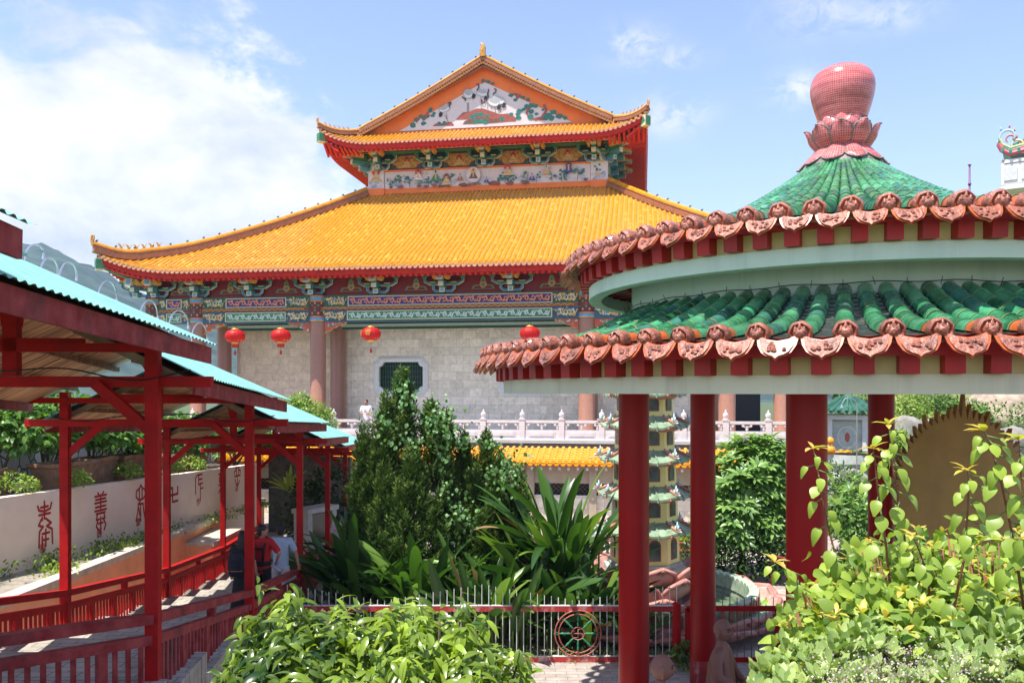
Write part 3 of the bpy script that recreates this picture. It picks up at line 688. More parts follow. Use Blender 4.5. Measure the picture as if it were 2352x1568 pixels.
for xs in ((-15.0), (-12.1), (-8.9), (-5.3), (-1.77), (1.77), (5.3), (8.9), (12.1)):
    zc = tz(5.28); fa = Art(temple, 'frieze_ornament', .12)
    fa.poly([(xs - .62, zc), (xs - .5, zc + .2), (xs - .2, zc + .22), (xs - .12, zc + .55), (xs, zc + .68), (xs + .12, zc + .55), (xs + .2, zc + .22), (xs + .5, zc + .2), (xs + .62, zc)], M('ornament_olive', (0.14, 0.28, 0.13), .5))
    fa.poly([(xs - .5, zc + .03), (xs - .42, zc + .14), (xs - .15, zc + .16), (xs, zc + .5), (xs + .15, zc + .16), (xs + .42, zc + .14), (xs + .5, zc + .03)], maroon)
    fa.ell(xs, zc + .22, .17, .17, gold_e, 10); fa.ell(xs, zc + .22, .11, .11, teal, 8); fa.ell(xs, zc + .22, .05, .05, p_halo, 6); fa.done()
for xs in (-13.9, -7.07, 7.07, 13.9):
    fa = Art(temple, 'frieze_ornament', .12); fa.poly([(xs + .2, tz(5.2)), (xs + .38, tz(5.45)), (xs + .38, tz(5.8)), (xs + .2, tz(6.05)), (xs + .02, tz(5.8)), (xs + .02, tz(5.45))], green_m); fa.ell(xs + .2, tz(5.62), .1, .25, pale_w, 8); fa.done()
tr = MB()
tr.box((0, .02, tz(6.13)), (33.4, .3, .10), M('frieze_red_strip', (.5, .10, .05), .5, .4, 14, col2=(.75, .45, .3))); tr.box((0, -.02, tz(6.20)), (33.4, .32, .04), cream_l); tr.box((0, .0, tz(6.05)), (33.4, .3, .05), teal)
tr.build('frieze_strip', temple)
for x in (-5.2, -1.75, 1.75, 5.2):
    z = tz(14.84); ca = Art(temple, 'cloud_panel', 10.1)
    for rx, rz, m_ in ((1.05, .48, maroon), (.98, .42, M('cartouche_ochre', (.42, .26, .05), .5, .35, 6, col2=(.60, .42, .12)))):
        ca.poly([(x + rx * math.cos(a) * (1 + .12 * math.cos(6 * a)), z + rz * math.sin(a) * (1 + .1 * math.cos(6 * a))) for a in np.linspace(0, 2 * PI, 28)[:-1]], m_)
    figure(ca, x, z - .3, .95, p_flesh, p_halo)
    for q in (-1, 1): ca.line([(x + q * .3, z - .2), (x + q * .45, z), (x + q * .65, z - .05)], .03, org_e)
    ca.done()
us_ = MB()
us_.box((0, 9.0, tz(15.42)), (17.6, .12, .12), org_e); us_.box((0, 9.04, tz(15.34)), (17.6, .1, .05), cream_l)
for x in (-5.2, -1.75, 1.75, 5.2): us_.box((x, 9.6, tz(15.48)), (2.6, .4, .16), org_e); us_.box((x, 9.58, tz(15.38)), (2.7, .4, .05), navy); us_.box((x, 9.62, tz(15.33)), (2.9, .5, .04), green_m)
us_.build('soffit_ornament_beam', temple)
# --- colonnade ---
granite = M('polished_pink_granite', (0.33, 0.155, 0.10), 0.3, 0.3, 30, coord='Object', dirt=(0.25, 0.15, 0.12), dscale=.5)
def column_proto():
    b = MB(); b.lathe([(.46, 0), (.46, .1), (.41, .16), (.41, 5.78)], (0, 0, 0), granite, 28)
    o = b.build('column', temple, smooth=True, angle=40)
    c = MB(); c.lathe([(.43, 5.78), (.43, 7.22)], (0, 0, 0), M('capital_dark_red', (.12, .02, .02), .5), 28)
    for z, h, m_ in ((5.80, .06, gold_e), (5.86, .14, blue_e), (6.9, .16, blue_e), (7.08, .05, gold_e), (6.02, .05, org_e), (6.83, .05, org_e)): c.lathe([(.436, z), (.436, z + h)], (0, 0, 0), m_, 28)
    for k in range(16):
        a = 2 * PI * k / 16
        for zz_, m_, r_ in ((6.22, org_e, .07), (6.36, green_m, .075), (6.5, blue_e if k % 2 else p_halo, .06), (6.62, green_m, .075), (6.75, gold_e, .06)):
            cx, cy = .437 * math.cos(a), .437 * math.sin(a); tg = Vector((-math.sin(a), math.cos(a), 0))
            if (k + int(zz_ * 10)) % 2: c.add([Vector((cx, cy, zz_ - r_)), Vector((cx, cy, zz_)) + tg * r_, Vector((cx, cy, zz_ + r_)), Vector((cx, cy, zz_)) - tg * r_], [(0, 1, 2, 3)], m_)
    c.build('painted_capital', o, smooth=False); return o
cp = column_proto(); cp.location = (-16.5, 0, 0)
for x in (-13.9, -7.07, 7.07, 13.9, 16.5): c = copy_tree(cp, temple); c.location = (x, 0, 0)
for x in (-13.9, -7.07, 7.07, 13.9): c = copy_tree(cp, temple); c.location = (x, 2.8, 0)
# beams between columns: (x0,x1)
def bay(x0, x1, wide):
    b = MB(); xm = (x0 + x1) / 2; L = x1 - x0
    b.box((xm, .05, tz(4.74)), (L, .5, .62), green_d); b.box((xm, .05, tz(4.36)), (L, .44, .14), maroon); b.box((xm, .05, tz(3.98)), (L, .5, .62), M('beam_blue_edge', (.035, .11, .16), .5))
    bo = b.build('beam', temple)
    A = Art(bo, 'beam_painting', -.2)
    e = 1.35 if wide else .5
    for z, h, back, vine, v2 in ((4.74, .50, navy, org_e, None), (3.98, .48, green_m, pale_w, pale_w)):
        xa, xb = x0 + .45 + e, x1 - .45 - e; z0, z1 = tz(z - h / 2), tz(z + h / 2)
        if xb - xa > .3:
            A.poly([(xa - .1, z0), (xb + .1, z0), (xb + .1, z1), (xa - .1, z1)], cream_l); A.poly([(xa - .05, z0 + .04), (xb + .05, z0 + .04), (xb + .05, z1 - .04), (xa - .05, z1 - .04)], back)
            scroll(A, xa, xb, z0 + .05, z1 - .05, vine, v2, pitch=.34, w_=.045)
        for sa, sb in ((x0 + .43, xa - .14), (xb + .14, x1 - .43)):
            scroll(A, sa, sb, z0, z1, gold_e, org_e, pitch=.42, w_=.05)
            scroll(A, sa + .12, sb - .1, z0 + .02, z1, cream_l, green_m if z < 4.3 else blue_e, pitch=.3, w_=.03)
            for k in range(int((sb - sa) / .12)): A.blob(random.uniform(sa, sb), random.uniform(z0, z1), .05, random.choice((gold_e, blue_e, p_red, pale_w, green_m)), 6, 1)
    A.line([(x0 + .42 + .16 * k, tz(4.36) + (.03 if k % 2 else -.03)) for k in range(int((L - .84) / .16))], .03, gold_e)
    A.line([(x0 + .4, tz(4.42)), (x1 - .4, tz(4.42))], .015, org_e); A.line([(x0 + .4, tz(4.30)), (x1 - .4, tz(4.30))], .015, org_e)
    A.done()
    if L > 3:      # carved spandrels under the beam, at both columns
        for sg, xc in ((1, x0 + .41), (-1, x1 - .41)):
            s_ = MB(); prof = [(0, 0), (1.15, 0), (1.2, -.08), (1.0, -.14), (.9, -.2), (.72, -.2), (.6, -.3), (.42, -.32), (.3, -.45), (.12, -.48), (0, -.58)]
            s_.poly([(xc + sg * a, -.12, tz(3.67) + z) for a, z in prof], gold_e, (0, .12, 0))
            s_.poly([(xc + sg * (.02 + a * .93), -.14, tz(3.655) + z * .9) for a, z in prof], p_halo, (0, .06, 0))
            o = s_.build('spandrel', temple)
            A = Art(o, 'spandrel_painting', -.14)
            for k in range(12): a = random.uniform(.08, .95); A.blob(xc + sg * a, tz(3.6) - random.random() * .42 * (1 - a), .055, random.choice((green_m, pale_w, blue_e, gold_e)), 7, 1)
            A.line([(xc + sg * .05, tz(3.3)), (xc + sg * .3, tz(3.5)), (xc + sg * .6, tz(3.5)), (xc + sg * 1.0, tz(3.6))], .03, green_m); A.done()
bay(-16.5, -13.9, False); bay(-13.9, -7.07, True); bay(-7.07, 7.07, True); bay(7.07, 13.9, True); bay(13.9, 16.5, False)
ib = MB(); ib.box((0, 2.8, tz(3.75)), (28, .4, .5), green_d); ib.box((0, 2.6, tz(3.70)), (28, .06, .16), pale_w); ib.build('inner_beam', temple)
# rear wall of marble blocks
def brickmat(name, c1, c2, mort, bw, bh, scale=1.0, rough=.4, noise=.25, ms=.006, axes='XZ', bump=.15, off=.5):
    m = bpy.data.materials.new(name); m.use_nodes = True; nt = m.node_tree; N = nt.nodes; L = nt.links; b = N["Principled BSDF"]; b.inputs['Roughness'].default_value = rough
    tc = N.new("ShaderNodeTexCoord"); sp = N.new("ShaderNodeSeparateXYZ"); L.new(tc.outputs['Object'], sp.inputs[0]); cb = N.new("ShaderNodeCombineXYZ")
    L.new(sp.outputs['XYZ'.index(axes[0])], cb.inputs[0]); L.new(sp.outputs['XYZ'.index(axes[1])], cb.inputs[1])
    br = N.new("ShaderNodeTexBrick"); L.new(cb.outputs[0], br.inputs['Vector']); br.inputs['Scale'].default_value = scale; br.offset = off
    br.inputs['Brick Width'].default_value = bw; br.inputs['Row Height'].default_value = bh; br.inputs['Mortar Size'].default_value = ms; br.inputs['Mortar Smooth'].default_value = .2
    br.inputs['Color1'].default_value = (*c1, 1); br.inputs['Color2'].default_value = (*c2, 1); br.inputs['Mortar'].default_value = (*mort, 1); br.inputs['Bias'].default_value = 0
    n = N.new("ShaderNodeTexNoise"); n.inputs['Scale'].default_value = 3; n.inputs['Detail'].default_value = 8; n.inputs['Distortion'].default_value = 1.2; L.new(tc.outputs['Object'], n.inputs['Vector'])
    cr = N.new("ShaderNodeValToRGB"); cr.color_ramp.elements[0].position = .3; cr.color_ramp.elements[1].position = .7
    cr.color_ramp.elements[0].color = (1 - noise, 1 - noise, 1 - noise, 1); cr.color_ramp.elements[1].color = (1.05, 1.05, 1.05, 1); L.new(n.outputs[0], cr.inputs[0])
    mx = N.new("ShaderNodeMix"); mx.data_type = 'RGBA'; mx.blend_type = 'MULTIPLY'; mx.inputs[0].default_value = 1; L.new(br.outputs[0], mx.inputs[6]); L.new(cr.outputs[0], mx.inputs[7]); L.new(mx.outputs[2], b.inputs['Base Color'])
    if bump: bp_ = N.new("ShaderNodeBump"); bp_.inputs['Strength'].default_value = bump; bp_.inputs['Distance'].default_value = .01; bp_.invert = True; L.new(br.outputs['Fac'], bp_.inputs['Height']); L.new(bp_.outputs[0], b.inputs['Normal'])
    return m
marble_w = brickmat('grey_marble_blocks', (.97, .85, .69), (.74, .64, .51), (.52, .44, .35), .72, .46, rough=.3, ms=.009)
marble_s = brickmat('tan_marble_blocks', (.82, .62, .44), (.66, .50, .35), (.45, .33, .24), .68, .46, rough=.3)
wb = MB(); T3 = 3.35
def wallrect(x0, x1, z0, z1, mat, y=T3): wb.box(((x0 + x1) / 2, y + .15, tz((z0 + z1) / 2)), (x1 - x0, .3, z1 - z0), mat)
WX = 1.26; 
wallrect(-13.4, -6.7, -2.1, 4.2, marble_s)
xs = [-6.7, -3.56 - WX, -3.56 + WX, 3.56 - WX, 3.56 + WX, 13.4]
wallrect(xs[0], xs[1], -2.1, 4.2, marble_w); wallrect(xs[2], xs[3], -2.1, 4.2, marble_w); wallrect(xs[4], 13.4, -2.1, 4.2, marble_w)
for xc in (-3.56, 3.56): wallrect(xc - WX, xc + WX, -2.1, -.02, marble_w); wallrect(xc - WX, xc + WX, 1.75, 4.2, marble_w)
for sg in (-1, 1): wb.box((sg * 13.25, 18, tz(1.0)), (.3, 29, 6.4), marble_s)
for sg in (-1, 1): wb.box((sg * 11.0, T3 + 4, tz(1.0)), (6, .3, 6.4), maroon)
wo = wb.build('marble_wall', temple)
frame_w = M('white_stone_frame', (.66, .66, .63), .5, .06); dark_in = M('dark_interior', (.012, .012, .014), .6)
for xc in (-3.56, 3.56):
    fb = MB()
    def outline(hw, hh, r):
        pts = []
        for cx, cz, a0 in ((hw, hh, PI * 1.0), (hw, -hh, PI * .5), (-hw, -hh, 0), (-hw, hh, -PI * .5)):
            # concave quarter circles, clockwise from the upper right corner
            for k in range(7):
                a = (PI + k * PI / 12) if (cx > 0 and cz > 0) else (PI / 2 + k * PI / 12) if (cx > 0) else (0 + k * PI / 12) if cz < 0 else (-PI / 2 + k * PI / 12)
                pts.append((cx + r * math.cos(a), cz + r * math.sin(a)))
        return pts
    # upper right corner must run top->right: reorder each arc
    def outl(hw, hh, r):
        P_ = []
        P_ += [(hw + r * math.cos(a), hh + r * math.sin(a)) for a in np.linspace(PI, PI * 1.5, 7)]
        P_ += [(hw + r * math.cos(a), -hh + r * math.sin(a)) for a in np.linspace(PI * .5, PI, 7)]
        P_ += [(-hw + r * math.cos(a), -hh + r * math.sin(a)) for a in np.linspace(0, PI * .5, 7)]
        P_ += [(-hw + r * math.cos(a), hh + r * math.sin(a)) for a in np.linspace(PI * 1.5, PI * 2, 7)]
        return P_
    zc = tz(.86); yf = T3 - .06
    rings = [(outl(1.58, 1.09, .26), yf + .08), (outl(1.58, 1.09, .26), yf), (outl(1.46, .98, .27), yf - .05), (outl(1.40, .92, .27), yf - .02), (outl(1.28, .82, .27), yf), (outl(1.28, .82, .27), yf + .25)]
    n = len(rings[0][0]); vs = [(xc + a, y, zc + c) for r_, y in rings for a, c in r_]
    fs = [(i * n + k, i * n + (k + 1) % n, (i + 1) * n + (k + 1) % n, (i + 1) * n + k) for i in range(len(rings) - 1) for k in range(n)]
    fb.add(vs, fs, frame_w)
    wf = fb.build('window', temple)
    q = MB()
    for k in range(18): x = xc - 1.22 + 2.44 * k / 17; q.tube([(x, T3 + .12, zc - .9), (x, T3 + .12, zc + .9)], .017, green_d, 6)
    for z in (-.6, -.3, 0, .3, .6): q.box((xc, T3 + .13, zc + z), (2.5, .02, .03), green_d)
    q.build('window_bars', wf)
    q = MB(); q.box((xc, T3 + .6, zc), (2.7, .05, 2.0), dark_in); q.build('dark_room', wf)
# far-left openings and door darkness at the right end
db_ = MB(); db_.box((14.9, 2.9, tz(.6)), (1.9, .2, 5.6), dark_in); db_.box((14.9, 2.7, tz(3.3)), (2.2, .2, .3), granite); db_.build('doorway', temple)
# terrace and its front
terr = MB()
paving_l = M('terrace_slab', (.52, .49, .46), .5, .1, 3)
terr.box((-3.6, 17.5, tz(-2.17)), (42.8, 46, .14), paving_l)
terr.box((-3.6, 17.6, tz(-3.85)), (42.4, 45.6, 3.2), M('terrace_plaster', (.50, .40, .31), .6, .12, 1.2, dirt=(.25, .2, .16), dscale=.7, streak=True))
tag(terr.build('stone_terrace', None), 'raised stone terrace under the temple hall with pale slab edge', 'terrace')
o_terr = bpy.data.objects['stone_terrace']; o_terr.location = temple.location; o_terr.rotation_euler = temple.rotation_euler
# balustrade
marb = M('carved_white_marble', (.66, .63, .63), .45, .07, 5, dirt=(.42, .40, .40), dscale=1.5, damt=.4)
bal = thing('marble_balustrade', 'carved white marble balustrade with urn topped posts along the temple terrace', 'balustrade', temple.location, -YAW)
b = MB(); b.box((0, 0, .44), (.24, .24, .88), marb); b.box((0, 0, .90), (.28, .28, .05), marb)
b.lathe([(.07, .92), (.12, .95), (.07, .99), (.10, 1.02), (.125, 1.10), (.11, 1.17), (.05, 1.22), (.03, 1.27), (.045, 1.30), (0.005, 1.34)], (0, 0, 0), marb, 14)
post = b.build('post', bal, smooth=True, angle=35); SP = 1.748; x0b = 6.33
post.location = (x0b, -5.25, 0)
b = MB(); pw = SP - .24
b.box((0, 0, .24), (pw, .14, .40), marb); b.box((0, 0, .80), (pw, .18, .11), marb); b.box((0, 0, .03), (pw, .2, .06), marb)
b.box((0, -.075, .24), (pw * .8, .02, .24), marb); b.box((0, -.09, .24), (pw * .7, .02, .14), marb)
for x, w_ in ((0, 1), (-pw / 2 + .07, .6), (pw / 2 - .07, .6)):
    b.lathe([(.03, .44), (.06, .5), (.06, .56), (.03, .60)], (x, 0, 0), marb, 8)
    b.tube([(x - .2 * w_, 0, .66), (x, 0, .62), (x + .2 * w_, 0, .66)], [.03, .07, .03], marb, 8)
    for sg in (-1, 1): b.tube([(x + sg * .16 * w_, -.08, .67), (x + sg * .16 * w_, .08, .67)], .055, marb, 8)
b.tube([(-pw / 2, 0, .70), (-pw / 2 + .25, 0, .74)], .04, marb, 6); b.box((0, 0, .735), (pw, .12, .03), marb)
pan = b.build('panel', bal, smooth=True, angle=35); pan.location = (x0b + SP / 2, -5.25, 0)
for k in range(-13, 7):
    if k: c = post.copy(); COL.objects.link(c); c.parent = bal; c.location = (x0b + k * SP, -5.25, 0)
    if k and k < 6: c = pan.copy(); COL.objects.link(c); c.parent = bal; c.location = (x0b + k * SP + SP / 2, -5.25, 0)
# ======================= round pavilion =======================
K = 1.3; G = -5.4
PC = Vector((3.835 * K, 9.5 * K, 0))
pav = thing('round_pavilion', 'round garden pavilion with two tiered green tiled roof on thick red columns', 'pavilion', (PC.x, PC.y, G))
def pz(z): return z * K - G
g_glaze = M('green_glaze', (0.02, 0.155, 0.055), 0.16, 0.5, 3.5, 0.15, 20, col2=(0.07, 0.36, 0.17), coat=0.5, dirt=(0.10, 0.24, 0.12), dscale=2.0, damt=.6)
g_b = M('bright_green_glaze', (0.04, 0.26, 0.10), 0.18, 0.4, 3.5, 0.15, 20, col2=(0.12, 0.42, 0.22), coat=0.5)
g_c = M('dull_blue_green_glaze', (0.02, 0.13, 0.08), 0.25, 0.4, 3.5, 0.15, 20, col2=(0.06, 0.24, 0.18), coat=0.3, dirt=(.12, .16, .10), dscale=4, damt=.8)
g_pan = M('dark_green_pan_glaze', (0.06, 0.075, 0.06), 0.3, 0.4, 9, dirt=(.2, .2, .15), dscale=3)
g_joint = M('olive_tile_lip', (0.20, 0.24, 0.08), 0.4, 0.3, 10)
o_glaze = M('orange_brown_glaze', (0.50, 0.10, 0.022), 0.36, 0.3, 6, coat=.25, dirt=(.12, .03, .02), dscale=3, damt=.5)
o_relief = M('brown_relief_glaze', (0.36, 0.12, 0.07), 0.36, 0.35, 11, 1.0, 26, coat=.35, dirt=(.05, .025, .02), dscale=4, damt=.7)
red_raf = M('red_painted_rafter', (0.50, 0.012, 0.009), .5, .15, 3, dirt=(.12, .03, .03), dscale=3, damt=.4)
cream_g = M('pale_yellow_plaster', (0.80, 0.76, 0.52), .6, .06, 1.5, dirt=(.50, .48, .36), dscale=1, damt=.6, streak=True)
cream_y = M('yellow_fascia_plaster', (0.82, 0.70, 0.30), .6, .06)
mint = M('mint_plaster', (0.64, 0.73, 0.60), .6, .05, 1.2, dirt=(.44, .52, .44), dscale=.9, damt=.7, streak=True)
def prof_fn(prof):
    def f(r):
        if r <= prof[0][0]: return prof[0][1]
        for (r0, z0), (r1, z1) in zip(prof[:-1], prof[1:]):
            if r <= r1:
                return z0 + (z1 - z0) * (r - r0) / (r1 - r0)
        return prof[-1][1]
    return f
def smooth_prof(prof, n=24):
    f = prof_fn(prof); rs = np.linspace(prof[0][0], prof[-1][0], n); zs = np.array([f(r) for r in rs])
    for _ in range(3): zs[1:-1] = (zs[:-2] + 2 * zs[1:-1] + zs[2:]) / 4
    return [(float(r), float(z)) for r, z in zip(rs, zs)]
def round_roof(name, prof, N, rt, a0, tiles=.24, taper=True):
    """prof list (r,z) unscaled from top to eave"""
    sp = smooth_prof(prof); f = prof_fn(sp); r0, r1 = prof[0][0], prof[-1][0]
    mb = MB(); pb = MB(); eb = MB(); db = MB()
    for i in range(N):
        a = a0 + 2 * PI * i / N; ca, sa = math.cos(a), math.sin(a); lat = Vector((-sa, ca, 0))
        # arc-length steps
        s = [0]; pts = [Vector((ca * r * K, sa * r * K, pz(z))) for r, z in sp]
        for q in range(1, len(pts)): s.append(s[-1] + (pts[q] - pts[q - 1]).length)
        tot = s[-1]; k = max(2, int(tot / (tiles * K))); 
        def at(t):
            t = min(max(t, 0), tot)
            for q in range(1, len(pts)):
                if t <= s[q] or q == len(pts) - 1:
                    return pts[q - 1].lerp(pts[q], (t - s[q - 1]) / (s[q] - s[q - 1])), (pts[q] - pts[q - 1]).normalized()
        vs = []; fs = []; n = 8; mi = []
        rings = []
        for q in range(k):
            for e in (0.0, .93, .94, 1.0):
                p, d = at(tot * (q + e) / k); rr = math.hypot(p.x, p.y) / K
                tr = rt * K * (min(1.0, 0.30 + 0.70 * rr * 2 * PI / N / (rt * 2.3)) if taper else 1)
                tr = min(tr, rr * K * PI / N * .98) * (.93 + .07 * e) * (1.05 if e >= .94 else 1)
                u = lat.cross(d).normalized(); u = -u if u.z < 0 else u
                rings.append([p + lat * (math.cos(PI * w_ / (n - 1)) * tr) + u * (math.sin(PI * w_ / (n - 1)) * tr) for w_ in range(n)])
        for j in range(len(rings) - 1):
            if j % 4 == 0: gt_m = random.choices((g_glaze, g_b, g_c), (5, 3, 2))[0]
            m_ = g_joint if j % 4 in (1, 2) else gt_m
            if j // 4 >= k - 1 and j % 4 not in (1, 2): m_ = o_glaze
            mb.add(rings[j] + rings[j + 1], [(w_, w_ + 1, n + w_ + 1, n + w_) for w_ in range(n - 1)], m_)
        # end disc with relief
        p, d = at(tot); out = Vector((ca, sa, -.12)).normalized(); u = lat.cross(out).normalized(); u = -u if u.z < 0 else u
        c = p + out * .02 * K + u * rt * K * .25; rd = rt * K * 1.12
        def ring(rr, off, m=14, ph=0): return [c + out * off + (lat * math.cos(2 * PI * w_ / m + ph) + u * math.sin(2 * PI * w_ / m + ph)) * rr * (1 + .07 * (w_ % 2)) for w_ in range(m)]
        rr_ = [ring(rd * .9, -.10 * K), ring(rd, 0), ring(rd * .82, .03 * K), ring(rd * .62, .012 * K), ring(rd * .42, .05 * K), ring(rd * .15, .065 * K)]
        for A_, B_ in zip(rr_[:-1], rr_[1:]): eb.add(A_ + B_, [(w_, (w_ + 1) % 14, 14 + (w_ + 1) % 14, 14 + w_) for w_ in range(14)], o_relief)
        eb.add(rr_[-1], [tuple(range(14))], o_relief)
        for dx, dy, q_ in ((-.35, .25, .16), (.35, .25, .16), (0, -.15, .2), (-.3, -.4, .13), (.3, -.4, .13), (0, .5, .15)):
            cc = c + out * .045 * K + (lat * dx + u * dy) * rd; eb.lathe([(q_ * rd, -.01 * K), (q_ * rd * .7, .02 * K), (0.001, .03 * K)], cc, o_relief, 6)
        # pan strip
        a2 = a + 2 * PI / N; am = a + PI / N; k2 = int(k * 2.2)
        vs = []
        for q in range(k2):
            for e in (0, 1):
                t = tot * (q + e) / k2; pp, dd = at(t); rr = math.hypot(pp.x, pp.y); dz = (.014 * e) * K
                for w_ in range(5):
                    aa = a + (2 * PI / N) * w_ / 4; dip = math.sin(PI * w_ / 4) * .030 * K * min(1, rr / (r1 * K) * 1.3)
                    vs.append(Vector((math.cos(aa) * rr, math.sin(aa) * rr, pp.z - .004 - dip + dz)))
        fs = [(j * 5 + w_, j * 5 + w_ + 1, (j + 1) * 5 + w_ + 1, (j + 1) * 5 + w_) for j in range(2 * k2 - 1) for w_ in range(4)]
        pb.add(vs, fs, g_pan)
        # drip plate
        cm, sm_ = math.cos(am), math.sin(am); o2 = Vector((cm, sm_, 0)); l2 = Vector((-sm_, cm, 0)); wz = (2 * PI * r1 / N) * K * .485
        c = Vector((cm * (r1 + .01) * K, sm_ * (r1 + .01) * K, pz(sp[-1][1]) - .01))
        top = [(-1, .10), (-.55, -.10), (0, -.18), (.55, -.10), (1, .10)]; bot = [(-1.03, .02), (-.92, -.38), (-.72, -.66), (-.45, -.80), (-.16, -.88), (0, -1.0), (.16, -.88), (.45, -.80), (.72, -.66), (.92, -.38), (1.03, .02)]
        def pp_(x, z, off=0, sc_=1): return c + l2 * (x * wz * sc_) + Vector((0, 0, (z * sc_ - (1 - sc_) * .42) * wz * 1.22)) + o2 * ((.05 - z * .10) * K + off)
        db.poly([pp_(x, z) for x, z in top] + [pp_(x, z) for x, z in bot[::-1]], o_glaze, -o2 * .03)
        db.poly([pp_(x, z, .014, .84) for x, z in top] + [pp_(x, z, .014, .84) for x, z in bot[::-1]], o_relief, -o2 * .01)
        for q in range(9):
            x = random.uniform(-.55, .55); z = random.uniform(-.62, -.2) ; db.lathe([(.12 * wz, -.01), (.07 * wz, .014), (.001, .02)], pp_(x, z, .02, .84), o_relief, 6)
    roof = mb.build(name, pav, smooth=True, angle=50)
    pb.build('pan_tiles', roof); eb.build('tile_end_discs', roof, smooth=True, angle=50); db.build('drip_tiles', roof)
    return roof
face = math.atan2(-PC.y, -PC.x)
round_roof('lower_roof', [(2.40, .90), (2.7, .74), (3.1, .57), (3.55, .47), (4.12, .40)], 88, .074, face + .005, .20, False)
round_roof('upper_roof', [(.36, 2.64), (.5, 2.50), (.85, 2.27), (1.22, 2.03), (1.8, 1.77), (2.4, 1.60), (3.12, 1.46)], 72, .085, face + .02, .19)
b = MB()
def ringbox(r0, r1, z0, z1, mat, n=96):
    b.lathe([(r0 * K, z0), (r1 * K, z0), (r1 * K, z1), (r0 * K, z1), (r0 * K, z0)], (0, 0, 0), mat, n)
ringbox(3.78, 3.93, pz(-.015), pz(.125), cream_g); b.build('ring_beam', pav, smooth=True, angle=40)
b = MB(); ringbox(2.78, 2.93, pz(1.08), pz(1.22), mint); b.build('ring_beam', pav, smooth=True, angle=40)
b = MB(); ringbox(3.84, 3.90, pz(.125), pz(.33), cream_y); b.build('fascia_band', pav, smooth=True, angle=40)
b = MB(); ringbox(2.84, 2.90, pz(1.22), pz(1.40), cream_y); b.build('fascia_band', pav, smooth=True, angle=40)
b = MB(); b.lathe([(2.42 * K, pz(.60)), (2.42 * K, pz(1.34))], (0, 0, 0), mint, 96); b.build('drum_wall', pav, smooth=True)
b = MB(); b.lathe([(2.42 * K, pz(1.34)), (3.0 * K, pz(1.38))], (0, 0, 0), red_raf, 96); b.lathe([(2.3 * K, pz(.25)), (3.9 * K, pz(.30))], (0, 0, 0), cream_g, 96); b.build('soffit', pav, smooth=True)
b = MB()
for N_, ri, ro, z, h, w_ in ((88, 2.6, 4.02, .125, .13, .13), (72, 2.5, 3.03, 1.225, .14, .125)):
    for i in range(N_):
        if N_ == 88 and False: continue
        a = face + PI / N_ + 2 * PI * i / N_; d = Vector((math.cos(a), math.sin(a), 0)); zc = pz(z + h / 2)
        b.beam(d * ri * K + Vector((0, 0, zc + .05)), d * ro * K + Vector((0, 0, zc)), w_ * K, h * K, red_raf)
b.lathe([(4.05 * K, pz(.25)), (4.05 * K, pz(.39)), (3.6 * K, pz(.39))], (0, 0, 0), red_raf, 96); b.lathe([(3.06 * K, pz(1.36)), (3.06 * K, pz(1.45)), (2.8 * K, pz(1.45))], (0, 0, 0), red_raf, 96)
b.build('rafters', pav)
# columns
col_red = M('glossy_red_column_paint', (0.36, 0.007, 0.007), 0.34, .12, 1.0, coat=.0, spec=.3, dirt=(.20, .012, .012), dscale=1.2, damt=.7, streak=True)
b = MB(); b.lathe([(.177 * K, .0), (.177 * K, pz(.2))], (0, 0, 0), col_red, 40)
cpj = b.build('column', pav, smooth=True)
peel = M('flaking_column_foot', (0.32, 0.02, 0.02), .5, .2, 5, dirt=(.5, .48, .45), dscale=4, damt=1.0)
b = MB(); b.lathe([(.184 * K, 0), (.184 * K, .42), (.178 * K, .46)], (0, 0, 0), peel, 40); b.build('column_foot', cpj, smooth=True)
for k, deg in enumerate((3, 63, 123, 183, 243, 303)):
    a = R(deg - 4.2); l = (2.53 * K * math.cos(a) + .15, 2.53 * K * math.sin(a), 0)
    if k == 0: cpj.location = l
    else: c = copy_tree(cpj, pav); c.location = l
